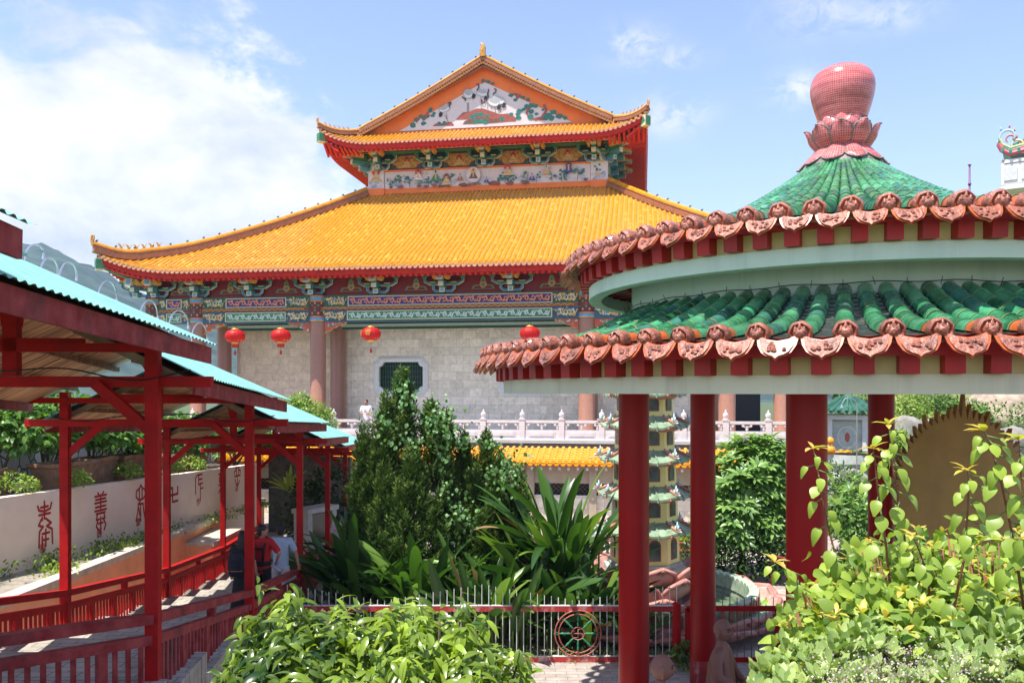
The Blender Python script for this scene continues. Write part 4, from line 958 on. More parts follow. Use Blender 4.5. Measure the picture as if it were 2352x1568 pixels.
# finial
mosaic = brickmat('pink_mosaic_tiles', (.60, .10, .09), (.38, .05, .05), (.62, .52, .42), .05, .05, rough=.3, noise=.45, ms=.006, axes='XZ', off=0, bump=.3)
def mosaic_mat():
    m = bpy.data.materials.new('red_mosaic'); m.use_nodes = True; nt = m.node_tree; N = nt.nodes; L = nt.links; bb = N["Principled BSDF"]; bb.inputs['Roughness'].default_value = .22
    tc = N.new("ShaderNodeTexCoord"); sp = N.new("ShaderNodeSeparateXYZ"); L.new(tc.outputs['Object'], sp.inputs[0])
    at = N.new("ShaderNodeMath"); at.operation = 'ARCTAN2'; L.new(sp.outputs[1], at.inputs[0]); L.new(sp.outputs[0], at.inputs[1])
    cb = N.new("ShaderNodeCombineXYZ"); ml = N.new("ShaderNodeMath"); ml.operation = 'MULTIPLY'; ml.inputs[1].default_value = .46; L.new(at.outputs[0], ml.inputs[0]); L.new(ml.outputs[0], cb.inputs[0]); L.new(sp.outputs[2], cb.inputs[1])
    br = N.new("ShaderNodeTexBrick"); br.offset = 0; L.new(cb.outputs[0], br.inputs[0]); br.inputs['Scale'].default_value = 1; br.inputs['Brick Width'].default_value = .032; br.inputs['Row Height'].default_value = .030; br.inputs['Mortar Size'].default_value = .0026
    br.inputs['Color1'].default_value = (.78, .12, .12, 1); br.inputs['Color2'].default_value = (.60, .07, .08, 1); br.inputs['Mortar'].default_value = (.78, .42, .38, 1)
    n = N.new("ShaderNodeTexNoise"); n.inputs['Scale'].default_value = 3; n.inputs['Detail'].default_value = 7; mp = N.new("ShaderNodeMapping"); mp.inputs['Scale'].default_value = (.5, .5, 4); L.new(tc.outputs['Object'], mp.inputs[0]); L.new(mp.outputs[0], n.inputs[0])
    cr = N.new("ShaderNodeValToRGB"); cr.color_ramp.elements[0].position = .35; cr.color_ramp.elements[0].color = (.62, .60, .60, 1); cr.color_ramp.elements[1].position = .6; L.new(n.outputs[0], cr.inputs[0])
    mx = N.new("ShaderNodeMix"); mx.data_type = 'RGBA'; mx.blend_type = 'MULTIPLY'; mx.inputs[0].default_value = 1; L.new(br.outputs[0], mx.inputs[6]); L.new(cr.outputs[0], mx.inputs[7]); L.new(mx.outputs[2], bb.inputs['Base Color'])
    return m
mos = mosaic_mat(); mos_dk = M('grey_mosaic_edge', (.22, .17, .15), .5, .3, 30)
b = MB(); b.lathe([(.215 * K, pz(2.98)), (.245 * K, pz(3.08)), (.295 * K, pz(3.23)), (.345 * K, pz(3.40)), (.362 * K, pz(3.52)), (.345 * K, pz(3.62)), (.295 * K, pz(3.70)), (.2 * K, pz(3.755)), (.1 * K, pz(3.775)), (.002, pz(3.772))], (0, 0, 0), mos, 40)
fin = b.build('finial', pav, smooth=True, sub=1)
def petals(nm, n, r0, z0, r1, z1, bulge, wfac, a0, flip=False, curl=0.0):
    q = MB()
    for i in range(n):
        a = a0 + 2 * PI * i / n; rows = []
        for j in range(7):
            t = j / 6; r = r0 + (r1 - r0) * t + bulge * math.sin(PI * t) + curl * max(0, t - .7) / .3; z = z0 + (z1 - z0) * t
            hw = (2 * PI / n) * .5 * wfac * (1.0 if t < .55 else math.sqrt(max(0.02, 1 - ((t - .55) / .45) ** 2)))
            rows.append([Vector((math.cos(a + hw * s_ / 3) * (r - .03 * abs(s_ / 3) ** 2) * K, math.sin(a + hw * s_ / 3) * (r - .03 * abs(s_ / 3) ** 2) * K, pz(z))) for s_ in range(-3, 4)])
        q.grid(rows, mos)
        edge = [r_[0] for r_ in rows] + rows[-1][1:-1] + [r_[-1] for r_ in rows[::-1]]
        q.tube(edge, .010 * K, mos_dk, 5)
    return q.build(nm, fin, smooth=True)
petals('lotus_petals', 9, .29, 2.80, .37, 3.04, .05, 1.02, .1, curl=.05); petals('lotus_petals', 9, .25, 2.90, .30, 3.12, .05, 1.0, .45)
petals('lotus_petals', 9, .235, 2.96, .265, 3.18, .03, 1.0, .1); petals('skirt_petals', 10, .29, 2.82, .50, 2.60, .0, 1.02, .3)
b = MB(); b.lathe([(.45 * K, pz(2.57)), (.44 * K, pz(2.61)), (.29 * K, pz(2.80)), (.29 * K, pz(2.85)), (.2 * K, pz(3.1))], (0, 0, 0), mos_dk, 32); b.build('finial_base', fin, smooth=True)
# barbed wire on the drum foot
b = MB(); pts = [(2.5 * K * math.cos(a), 2.5 * K * math.sin(a), pz(.955 + .008 * math.sin(a * 23))) for a in np.linspace(0, 2 * PI, 120)]
b.tube(pts, .006, black_p, 4)
for p in pts[::2]: b.beam(Vector(p) + Vector((0, 0, -.04)), Vector(p) + Vector((random.uniform(-.04, .04), 0, .05)), .006, .006, black_p)
b.build('barbed_wire', pav)
# ======================= ground, hills =======================
def structure(o): o['kind'] = 'structure'; return o
pave = brickmat('grey_interlocking_pavers', (.50, .43, .37), (.40, .35, .31), (.24, .21, .18), .42, .16, rough=.75, noise=.3, ms=.008, axes='XY', bump=.3)
soil = M('dark_soil', (.07, .05, .035), .95, .4, 3, .4, 20)
grass_g = M('grassy_ground', (.05, .09, .025), .9, .4, 2, .5, 25, col2=(.12, .15, .04))
b = MB(); b.grid([[(x, y, G) for x in (-14, -4.5, 0, 6, 14, 40)] for y in (3.5, 12, 20, 28, 37)], pave); structure(b.build('courtyard_paving'))
b = MB(); b.grid([[(x, y, G - .05) for x in (-3000, -60, -14, 40, 3000)] for y in (-200, 0, 37, 90, 4000)], grass_g); structure(b.build('ground'))
# planting bed behind the fence (left) and bank under the camera
b = MB(); b.grid([[(x, y, G + .06 + .12 * math.sin(x * 1.3 + y)) for x in np.linspace(-4.4, 1.9, 12)] for y in np.linspace(16.6, 27, 14)], soil); structure(b.build('planting_bed_ground'))
b = MB(); rows = []
for y in np.linspace(-6, 9.2, 20):
    z = -2.2 if y < 1.5 else max(G + .02, -2.2 - (y - 1.5) / 6.2 * 3.3)
    rows.append([(x, y, z + .06 * math.sin(x * 2.1 + y * 1.7)) for x in np.linspace(-1.6, 14, 16)])
b.grid(rows, soil); structure(b.build('garden_bank_ground'))
hill_m = M('far_wooded_hillside', (.018, .045, .040), .95, .5, .06, 1.0, .3, col2=(.05, .09, .06))
b = MB(); rows = []
def hh(x, y):
    p = x / y
    prof = [(-1.2, 150), (-.62, 145), (-.56, 140), (-.45, 97), (-.40, 86), (-.36, 70), (-.30, 55), (-.2, 35), (.2, 14), (.5, 30), (1.2, 60)]
    for (a, za), (c, zc) in zip(prof[:-1], prof[1:]):
        if a <= p <= c: return za + (zc - za) * (p - a) / (c - a)
    return 20
for j, y in enumerate(np.linspace(330, 900, 26)):
    r_ = []
    for x_ in np.linspace(-1.2, 1.2, 120):
        x = x_ * 800; p = x_; t = min(1, (y - 330) / 470)
        h = hh(p * y, y) * (0.5 - .5 * math.cos(PI * t)) * 1.02
        h += (3.2 * math.sin(x * .09 + y * .05) + 2.2 * math.sin(x * .23 + y * .11) + 1.5 * math.sin(x * .51 - y * .31)) * (.2 + t * .55) + random.uniform(-1.5, 1.5) * t
        r_.append((p * y, y, G + h - 2))
    rows.append(r_)
b.grid(rows, hill_m); structure(b.build('hills', smooth=True))
# hillside behind the pavilion on the right
slope_m = M('lawn_slope', (.09, .14, .03), .9, .45, 1.2, .6, 14, col2=(.20, .24, .06), dirt=(.28, .24, .18), dscale=.5, damt=.6)
b = MB(); rows = []
def gz_r(x, y):
    t = min(1, max(0, (y - 22.0) / 26)); t2 = min(1, max(0, (x / y - .415) / .04)) * min(1, max(0, (y - 20) / 3)) * .6
    return G + .02 + 6.4 * t ** .8 + 1.0 * t2
for y in np.linspace(19, 80, 40): rows.append([(p_ * y, y, gz_r(p_ * y, y) + .12 * math.sin(p_ * y + y * .7)) for p_ in np.linspace(.415, 1.4, 50)])
b.grid(rows, slope_m); structure(b.build('garden_slope', smooth=True))
# ======================= covered walkway =======================
C = 1.45
walk = thing('covered_walkway', 'red timber covered walkway with stepped turquoise corrugated roofs descending the slope', 'walkway', (-3.8, 9, -3.4))
def wbuild(mb, nm, par=None, **k):
    """vertices written in world space, stored relative to the walkway's base"""
    base = Vector(walk.location)
    mb.v = [tuple(Vector(v) - base) for v in mb.v]; return mb.build(nm, par or walk, **k)
red_w = M('red_timber_paint', (0.42, 0.008, 0.008), .6, .18, 4, .25, 30, dirt=(.16, .015, .015), dscale=2.2, damt=.6, spec=.2)
red_o = M('faded_maroon_timber_paint', (0.30, 0.022, 0.024), .65, .22, 5, .3, 30, col2=(.40, .07, .07), dirt=(.07, .035, .035), dscale=3.0, damt=.85, spec=.25)
turq = M('turquoise_sheet_metal', (0.21, 0.48, 0.43), .5, .12, 5.0, dirt=(.12, .25, .22), dscale=2.0, damt=.8)
wood_c = M('brown_ceiling_boards', (0.22, 0.115, 0.05), .7, .5, 9, .3, 30)
Yp = [2.75, 6.0, 9.2, 12.75, 16.2, 19.6, 23.0]
def xr(y): return -2.03 - .1 * y
def xl(y): return -4.10 - .1 * y
tie = [.55, .12, -.30, -.72, -1.10, -1.42, -1.7]
railz = [-1.2, -1.62, -2.22, -2.73, -3.05, -3.2, -3.2]
eaveend = [.66, .344, -.093, -.48, -.87, -1.2, -1.5]
floorz = [rz_ - .62 for rz_ in railz]
dirc = Vector((-.1, 1, 0)).normalized(); perp = Vector((1, .1, 0)).normalized(); ang = math.atan2(.1, 1)
pw_ = .092 * C
for i, y in enumerate(Yp):
    top = tie[i] + .30
    for side, xf in (('r', xr), ('l', xl)):
        b = MB(); b.box((xf(y) * C, y * C, (top + floorz[i] - .1) / 2 * C), (pw_, pw_, (top - floorz[i] + .1) * C), red_w, ang)
        wbuild(b, 'post')
        b = MB(); sg = -1 if side == 'r' else 1
        p = Vector((xf(y), y, 0)); b.beam((p + Vector((0, 0, tie[i] - .42))) * C, (p + perp * sg * .40 + Vector((0, 0, tie[i] - .06))) * C, .075 * C, .06 * C, red_w, (0, 1, 0)); wbuild(b, 'brace')
    a = Vector((xl(y), y, tie[i] - .045)) - perp * .42; c = Vector((xr(y), y, tie[i] - .045)) + perp * .42
    b = MB(); b.beam(a * C, c * C, .07 * C, .08 * C, red_w); wbuild(b, 'tie_beam')
    b = MB(); za = tie[i] + .205
    a = Vector((xl(y), y, za)) - perp * .40; c = Vector((xr(y), y, za)) + perp * .30
    b.beam(a * C, c * C, .065 * C, .065 * C, red_w); m_ = (a + c) / 2
    b.beam((m_ - perp * .55 + Vector((0, 0, .02))) * C, (m_ + perp * .55 + Vector((0, 0, .02))) * C, .08 * C, .10 * C, red_w); wbuild(b, 'collar_beam')
    b = MB(); cxx = (xl(y) + xr(y)) / 2
    b.box((cxx * C, y * C, (tie[i] + .36) * C), (.10 * C, .08 * C, .72 * C), red_w, ang)
    q = [(-.05, .36), (-.06, .44), (-.15, .60), (-.16, .72), (.16, .72), (.15, .60), (.06, .44), (.05, .36)]
    b.poly([(cxx + perp.x * x_, y + perp.y * x_ - .045, tie[i] + z_) for x_, z_ in q], red_w, (0, .09, 0))
    b.v = b.v[:8] + [tuple(Vector(v) * C) for v in b.v[8:]]
    wbuild(b, 'king_post')
def corr_sheet(mb, e0, e1, r0, r1, mat, under=None, pitch=.075, amp=.0065, off=0):
    """corrugated sheet: corrugations run from ridge (r0-r1) down to the eave (e0-e1)"""
    e0, e1, r0, r1 = [Vector(v) for v in (e0, e1, r0, r1)]; n = int((e1 - e0).length / pitch * 8); rows = [[], []]
    nrm = (e1 - e0).cross(r0 - e0).normalized(); nrm = -nrm if nrm.z < 0 else nrm
    for k in range(n + 1):
        t = k / n; o = nrm * (amp * math.sin(k * PI / 4) + off); rag = (e0 - r0).normalized() * random.uniform(-.004, .012)
        rows[0].append((r0.lerp(r1, t) + o) * C); rows[1].append((e0.lerp(e1, t) + o + (rag if k % 8 == 2 else Vector())) * C)
    mb.grid(rows, mat)
board_m = None
def boards_mat():
    m = bpy.data.materials.new('ceiling_planks'); m.use_nodes = True; nt = m.node_tree; N = nt.nodes; L = nt.links; bb = N["Principled BSDF"]; bb.inputs['Roughness'].default_value = .75
    tc = N.new("ShaderNodeTexCoord"); mp = N.new("ShaderNodeMapping"); mp.inputs['Scale'].default_value = (.25, 9, .25); mp.inputs['Rotation'].default_value = (0, 0, -ang); L.new(tc.outputs['Object'], mp.inputs[0])
    n = N.new("ShaderNodeTexNoise"); n.inputs['Scale'].default_value = 1.6; n.inputs['Detail'].default_value = 8; n.inputs['Roughness'].default_value = .75; L.new(mp.outputs[0], n.inputs[0])
    cr = N.new("ShaderNodeValToRGB"); e = cr.color_ramp.elements; e[0].position = .40; e[0].color = (.13, .06, .03, 1); e[1].position = .58; e[1].color = (.72, .42, .20, 1); x = e.new(.72); x.color = (.25, .48, .42, 1); x = e.new(.74); x.color = (.50, .28, .13, 1)
    L.new(n.outputs[0], cr.inputs[0]); L.new(cr.outputs[0], bb.inputs['Base Color']); return m
planks = boards_mat()
for i in range(0, len(Yp)):
    y1 = Yp[i] + (.06 if i else .5); y0 = (Yp[i - 1] + (.10 if i != 1 else .25)) if i else -.6
    ze1 = eaveend[i]; ze0 = ze1 + (.17, .13, .21, .15, .14, .13, .13)[i]
    ov = .40; r_rise = .65
    def E(y, z, sg): ov = .27 + .13 * (y - y0) / (y1 - y0); xx = (xr(y) + ov) if sg > 0 else (xl(y) - ov); return Vector((xx, y, z))
    def Rg(y, z): return Vector(((xr(y) + xl(y)) / 2, y, z + r_rise))
    rf = MB()
    for sg in (-1, 1):
        corr_sheet(rf, E(y0, ze0, sg) + perp * sg * .06, E(y1, ze1, sg) + perp * sg * .06, Rg(y0, ze0), Rg(y1, ze1), turq)
    for p0, p1 in ((Rg(y0, ze0), Rg(y1, ze1)),): rf.beam((p0 + Vector((0, 0, .02))) * C, (p1 + Vector((0, 0, .02))) * C, .16 * C, .02 * C, turq)
    ro = wbuild(rf, 'roof', smooth=False)
    cb = MB()
    for sg in (-1, 1):
        cb.grid([[(Rg(y0, ze0) - Vector((0, 0, .05))) * C, (Rg(y1, ze1) - Vector((0, 0, .05))) * C], [(E(y0, ze0, sg) - Vector((0, 0, .04))) * C, (E(y1, ze1, sg) - Vector((0, 0, .04))) * C]], planks)
    # purlins
    for sg in (-1, 1):
        for t in (.33, .66):
            cb.beam((Rg(y0, ze0).lerp(E(y0, ze0, sg), t) - Vector((0, 0, .09))) * C, (Rg(y1, ze1).lerp(E(y1, ze1, sg), t) - Vector((0, 0, .09))) * C, .05 * C, .05 * C, wood_c)
    wbuild(cb, 'ceiling')
    for sg in (-1, 1):
        fb_ = MB(); fb_.beam((E(y0, ze0, sg) - Vector((0, 0, .075))) * C, (E(y1, ze1, sg) - Vector((0, 0, .075))) * C, .022 * C, .118 * C, red_o); wbuild(fb_, 'fascia_board')
    for yy, zz_ in ((y0, ze0),):
        gb_ = MB()
        for sg in (-1, 1): gb_.beam((Rg(yy, zz_) - Vector((0, 0, .09))) * C, (E(yy, zz_, sg) - Vector((0, 0, .07))) * C, .03 * C, .06 * C, M('weathered_grey_board', (.30, .25, .18), .8, .3, 5), (0, 0, 1))
        wbuild(gb_, 'barge_board')
# railings
def rail_bay(a, b_, ra, rb, mat, nm='railing', skip=False, slat_mat=None):
    """a,b_ plan points (unscaled x,y) ; ra, rb top-of-rail heights"""
    q = MB(); A = Vector((a[0], a[1], 0)); B = Vector((b_[0], b_[1], 0)); D = (B - A).normalized()
    def L_(t, dz): return (A.lerp(B, t) + Vector((0, 0, ra + (rb - ra) * t + dz))) * C
    e = .012
    for dz, h, w_ in ((-.035, .07, .10), (-.19, .07, .07), (-.60, .06, .07)): q.beam(L_(e, dz), L_(1 - e, dz), w_ * C, h * C, mat)
    n = int((B - A).length / .098)
    for k in range(1, n):
        t = k / n; big = k % 7 == 0
        w_ = .07 if big else .032
        q.beam(L_(t, -.22), L_(t, -.58), (.04 if big else .018) * C, w_ * C, mat, up=tuple(D))
    for t in (.5,): q.beam(L_(t, -.05), L_(t, -.17), .07 * C, .07 * C, mat, up=tuple(D))
    return wbuild(q, nm)
bend = (-3.95, 3.9)
rail_bay(bend, (xr(6.0), 6.0), -1.36, -1.62, red_o)
for i in range(1, 5): rail_bay((xr(Yp[i]), Yp[i]), (xr(Yp[i + 1]), Yp[i + 1]), railz[i], railz[i + 1], red_o)
for i in range(0, 5): rail_bay((xl(Yp[i]), Yp[i]), (xl(Yp[i + 1]), Yp[i + 1]), railz[i], railz[i + 1], red_w)
# floor with steps
conc = brickmat('walkway_concrete_pavers', (.50, .45, .38), (.42, .38, .32), (.22, .2, .17), .34, .17, rough=.8, noise=.35, ms=.01, axes='XY', bump=.3)
fl = MB()
for i in range(len(Yp) - 1):
    n = 3
    for k in range(n):
        y0 = Yp[i] + (Yp[i + 1] - Yp[i]) * k / n; y1 = Yp[i] + (Yp[i + 1] - Yp[i]) * (k + 1) / n; z = (floorz[i] + (floorz[i + 1] - floorz[i]) * k / n) * C
        zb_ = min(z - 1.5, G - .1)
        vs = [(xl(y0) * C - .15, y0 * C), (xr(y0) * C + .15, y0 * C), (xr(y1) * C + .15, y1 * C), (xl(y1) * C - .15, y1 * C)]
        fl.poly([(x, y, zb_) for x, y in vs], conc, (0, 0, z - zb_))
vs = [(xl(2.75) * C - 2, 1), (xr(2.75) * C - .6, 1), (xr(2.75) * C + .15, 2.75 * C), (xl(2.75) * C - .15, 2.75 * C)]
wbuild(fl, 'floor')
# cables under the roof
q = MB()
for i in range(1, 4):
    a = Vector((xl(Yp[i]) - .1, Yp[i] - .06, tie[i] + .02)); bb = Vector((xr(Yp[i]) + .3, Yp[i] - .06, tie[i] + .02))
    q.tube([(a.lerp(bb, t) + Vector((0, 0, -.035 * math.sin(t * PI * 3) - .02 * math.sin(t * 17)))) * C for t in np.linspace(0, 1, 26)], .008, black_p, 4)
wbuild(q, 'cable')
# arched wire lamps standing above the roofs
lamp_i = 0
lamp_lbl = ['thin chrome hoop lamp arching above the walkway roof, farthest left beside the distant hill', 'thin chrome hoop lamp above the walkway roof before the hill, second from the left',
            'thin chrome hoop lamp above the walkway roof before the hill, just right of the second', 'thin chrome hoop lamp arching just below the temple roof corner at the left',
            'thin chrome hoop lamp in front of the leftmost painted temple column', 'thin chrome hoop lamp before the short painted beam panel at the temple left', 'thin chrome hoop lamp next to the left carved spandrel above the walkway roof end']
chrome = M('bare_metal_tube', (.65, .65, .66), .25, .05, metal=.9)
for (pa, pb_, yt, yb, d) in ((58, 100, 562, 590, 9.0), (92, 133, 592, 632, 9.6), (137, 176, 602, 640, 10.0), (225, 268, 645, 690, 10.8), (322, 362, 690, 730, 12), (388, 432, 713, 752, 13), (440, 476, 742, 780, 14)):
    q = MB(); A0 = P(pa, yb, d); B0 = P(pb_, yb - 4, d + .3); top = P((pa + pb_) / 2, yt, d + .15); c_ = (A0 + B0) / 2
    base = A0 + Vector((0, 0, -.45))
    pts = [base - base] + [Vector(c_ + (A0 - c_) * math.cos(t) + Vector((0, 0, top.z - c_.z)) * math.sin(t)) - base for t in np.linspace(0, PI, 14)]
    q.tube(pts, .011, chrome, 6); q.tube([pts[-1], pts[-1] + Vector((0, 0, -.05))], [.014, .02], chrome, 8)
    o = q.build('hoop_lamp'); o.location = base; tag(o, lamp_lbl[lamp_i], 'lamp', 'hoop lamps above the walkway roof'); lamp_i += 1
# ======================= lettered wall and terraces left =======================
def onw(p, y):  # wall line: px 0 -> depth 17 ; direction p=+.08
    return Vector((-.6255 * 17 + .08 * (y - 17) * 1.0, y, 0))
def wallpt(y): return Vector((-10.63 + (31 * -.3063 + 10.63) * (y - 17) / 14, y, 0))
def wz(y, z0, z1): return z0 + (z1 - z0) * (y - 17) / 14
wd = (wallpt(31) - wallpt(17)).normalized(); wn = Vector((wd.y, -wd.x, 0))  # faces right
cream_wall = M('cream_painted_wall', (.90, .76, .61), .7, .05, 1.2, dirt=(.74, .64, .56), dscale=.6, damt=.5)
b = MB(); ya, yb_ = 12.5, 30.9
base = wallpt(ya) + Vector((0, 0, G))
q = [wallpt(ya) + Vector((0, 0, G)), wallpt(yb_) + Vector((0, 0, G)), wallpt(yb_) + Vector((0, 0, wz(yb_, -2.2, -2.69))), wallpt(ya) + Vector((0, 0, wz(ya, -2.2, -2.69)))]
b.poly([v - base for v in q], cream_wall, -wn * .25)
lw = b.build('lettered_wall'); lw.location = base; tag(lw, 'long cream wall with large red seal script characters behind the walkway', 'wall')
paint_red = M('red_sign_paint', (.42, .025, .025), .6, .1)
def stroke(q, pts, w_, m_, org, X, Zs, off):
    pts = [Vector((x, y, 0)) for x, y in pts]
    def tow(p): return org + X * p.x + Vector((0, 0, 1)) * p.y * Zs + wn * off
    for a, b2 in zip(pts[:-1], pts[1:]):
        d = (b2 - a); L = d.length or 1e-6; n_ = Vector((-d.y, d.x, 0)) / L * w_ / 2
        q.poly([tow(v) for v in (a + n_, b2 + n_, b2 - n_, a - n_)], m_); off += .0002
    for p in pts: q.poly([tow(p + Vector((math.cos(t), math.sin(t), 0)) * w_ / 2) for t in np.linspace(0, 2 * PI, 9)[:-1]], m_); off += .0002
# strokes in a box 0..1 wide, 0..1 high (drawn stretched)
CH = {
 'feng': [[(.42, 1), (.42, .62)], [(.05, .92), (.12, .82), (.42, .78), (.75, .82), (.82, .94)], [(.12, .72), (.75, .72)], [(.22, .88), (.62, .88)], [(.25, .62), (.1, .5), (.35, .45)], [(.5, .62), (.8, .5), (.55, .45)], [(.35, .45), (.15, .36), (.12, .02)], [(.55, .45), (.85, .36), (.88, .04)], [(.3, .3), (.7, .3)], [(.5, .38), (.5, .02)], [(.35, .16), (.65, .16)], [(.3, .24), (.3, .0)], [(.3, .66), (.3, .60)]],
 'shan': [[(.3, 1), (.38, .94)], [(.7, 1), (.6, .94)], [(.1, .92), (.9, .92)], [(.15, .84), (.85, .84)], [(.1, .76), (.9, .76)], [(.5, .94), (.5, .56)], [(.15, .66), (.85, .66)], [(.1, .57), (.9, .57)], [(.2, .5), (.8, .5)], [(.28, .5), (.2, .36), (.4, .36)], [(.72, .5), (.8, .36), (.6, .36)], [(.3, .34), (.2, .2), (.35, .1)], [(.7, .34), (.85, .2), (.75, .08)], [(.5, .4), (.5, 0)], [(.35, .26), (.65, .26)]],
 'zhong': [[(.5, 1), (.4, .92), (.15, .86), (.1, .72), (.3, .62), (.7, .62), (.9, .72), (.85, .86), (.6, .92), (.5, 1)], [(.38, .88), (.38, .66)], [(.62, .88), (.62, .66)], [(.5, .6), (.3, .5), (.7, .5)], [(.3, .52), (.25, .3), (.1, .1)], [(.5, .5), (.5, .05)], [(.7, .5), (.75, .3), (.9, .05)], [(.35, .4), (.42, .2)]],
 'wan': [[(.5, 1), (.5, 0)], [(0, .5), (1, .5)], [(.5, 1), (0, 1)], [(1, .5), (1, 1)], [(.5, 0), (1, 0)], [(0, .5), (0, 0)]],
 'zuo': [[(.35, 1), (.15, .9), (.15, .3)], [(.35, 1), (.9, 1)], [(.5, .98), (.5, .62)], [(.5, .82), (.9, .82)], [(.7, .66), (.7, 0)], [(.5, .62), (.95, .66)], [(.7, .45), (1, .47)]],
 'mo': [[(.1, .95), (.9, .95)], [(.3, 1), (.3, .85)], [(.7, 1), (.7, .85)], [(.2, .78), (.8, .78), (.8, .55), (.2, .55), (.2, .78)], [(.2, .66), (.8, .66)], [(.1, .4), (.9, .4)], [(.5, .5), (.3, .2), (.1, 0)], [(.5, .4), (.7, .2), (.9, 0)]],
 'e': [[(.2, 1), (.8, 1)], [(.35, 1), (.35, .6)], [(.65, 1), (.65, .6)], [(.35, .88), (.1, .82), (.1, .72)], [(.65, .88), (.9, .82), (.9, .72)], [(.1, .58), (.9, .58)], [(.5, .5), (.5, .3)], [(.2, .42), (.3, .2), (.6, .1), (.8, .3)], [(.5, .25), (.5, 0)]]}
def on_wall_y(px):   # depth where the wall shows at px
    lo, hi = 12.5, 31
    for _ in range(40):
        m_ = (lo + hi) / 2; p = wallpt(m_).x / m_
        if p * F + CX < px: lo = m_
        else: hi = m_
    return lo
for k, (ch, px, yt, yb2, w_) in enumerate((('feng', 105, 1150, 1255, .62), ('shan', 231, 1130, 1225, .62), ('zhong', 323, 1113, 1200, .6), ('wan', 396, 1120, 1152, .62), ('zuo', 456, 1090, 1150, .6), ('mo', 509, 1085, 1130, .6), ('e', 545, 1073, 1118, .6))):
    y = on_wall_y(px); z1 = (HZ - yt) / F * y; z0 = (HZ - yb2) / F * y; q = MB()
    org = wallpt(y) - wd * w_ / 2 + Vector((0, 0, z0)) - base
    for s_ in CH[ch]: stroke(q, [(a * w_, b2 * (z1 - z0)) for a, b2 in s_], .058 if ch != 'wan' else .075, paint_red, org, wd, 1.0, .004)
    q.build('painted_character', lw)
for ch, px, py in (('奉', 97, 1258), ('善', 227, 1222), ('衆', 317, 1198), ('作', 455, 1152), ('惡', 543, 1120)):
    y = on_wall_y(px); cu = bpy.data.curves.new('small_character', 'FONT'); cu.body = ch; cu.size = .26; cu.extrude = .002; cu.materials.append(paint_red)
    o = bpy.data.objects.new('small_character', cu); COL.objects.link(o); o.parent = lw
    X = wd; Y_ = Vector((0, 0, 1)); Zv = wn
    mt = Matrix((X, Y_, Zv)).transposed().to_4x4(); mt.translation = wallpt(y) - wd * .12 + Vector((0, 0, (HZ - py) / F * y - .1)) - base + wn * .008
    o.matrix_local = mt
# ledge in front of wall, curb, orange retaining wall
ledge_m = M('mossy_stone_ledge', (.30, .26, .21), .9, .35, 2.5, .5, 18, dirt=(.10, .10, .06), dscale=1.0, damt=.8)
curb_m = M('pale_worn_curb', (.58, .52, .42), .8, .15, 4, .3, 25, dirt=(.30, .26, .2), dscale=2, damt=.6)
orng_w = M('peeling_orange_wall_paint', (.85, .38, .19), .75, .1, 1.5, .15, 20, dirt=(.75, .46, .34), dscale=.7, damt=.9)
def ledz(y): return wz(y, -3.84, -4.34)
def curbx(y):  # curb line: passes px 160,y1315 @? -> px 590,y1150
    return -9.25 - (y - 17) * .06
rows = []; b = MB()
for y in np.linspace(8, 33, 26): rows.append([(wallpt(y).x + .0, y, ledz(y)), ((wallpt(y).x + curbx(y)) / 2, y, ledz(y) + .05 * math.sin(y * 2)), (curbx(y), y, ledz(y) - .02)])
b.grid(rows, ledge_m); structure(b.build('ledge_path', smooth=True))
b = MB()
for y in np.arange(8, 33, 1.5):
    b.beam((curbx(y), y, ledz(y) + .02), (curbx(y + 1.5), y + 1.5, ledz(y + 1.5) + .02), .34, .14, curb_m)
    vs = [(curbx(y) + .1, y, G - .1), (curbx(y + 1.5) + .1, y + 1.5, G - .1), (curbx(y + 1.5) + .1, y + 1.5, ledz(y + 1.5) - .05), (curbx(y) + .1, y, ledz(y) - .05)]
    b.add(vs, [(0, 1, 2, 3)], orng_w)
b.box((curbx(25) + .5, 25.2, ledz(25) - .95), (.9, 2.4, 1.2), orng_w); b.box((curbx(25) + .5, 25.2, ledz(25) - .33), (1.0, 2.5, .1), curb_m)
tag(b.build('orange_retaining_wall'), 'orange painted retaining wall with pale worn coping beside the walkway', 'wall')
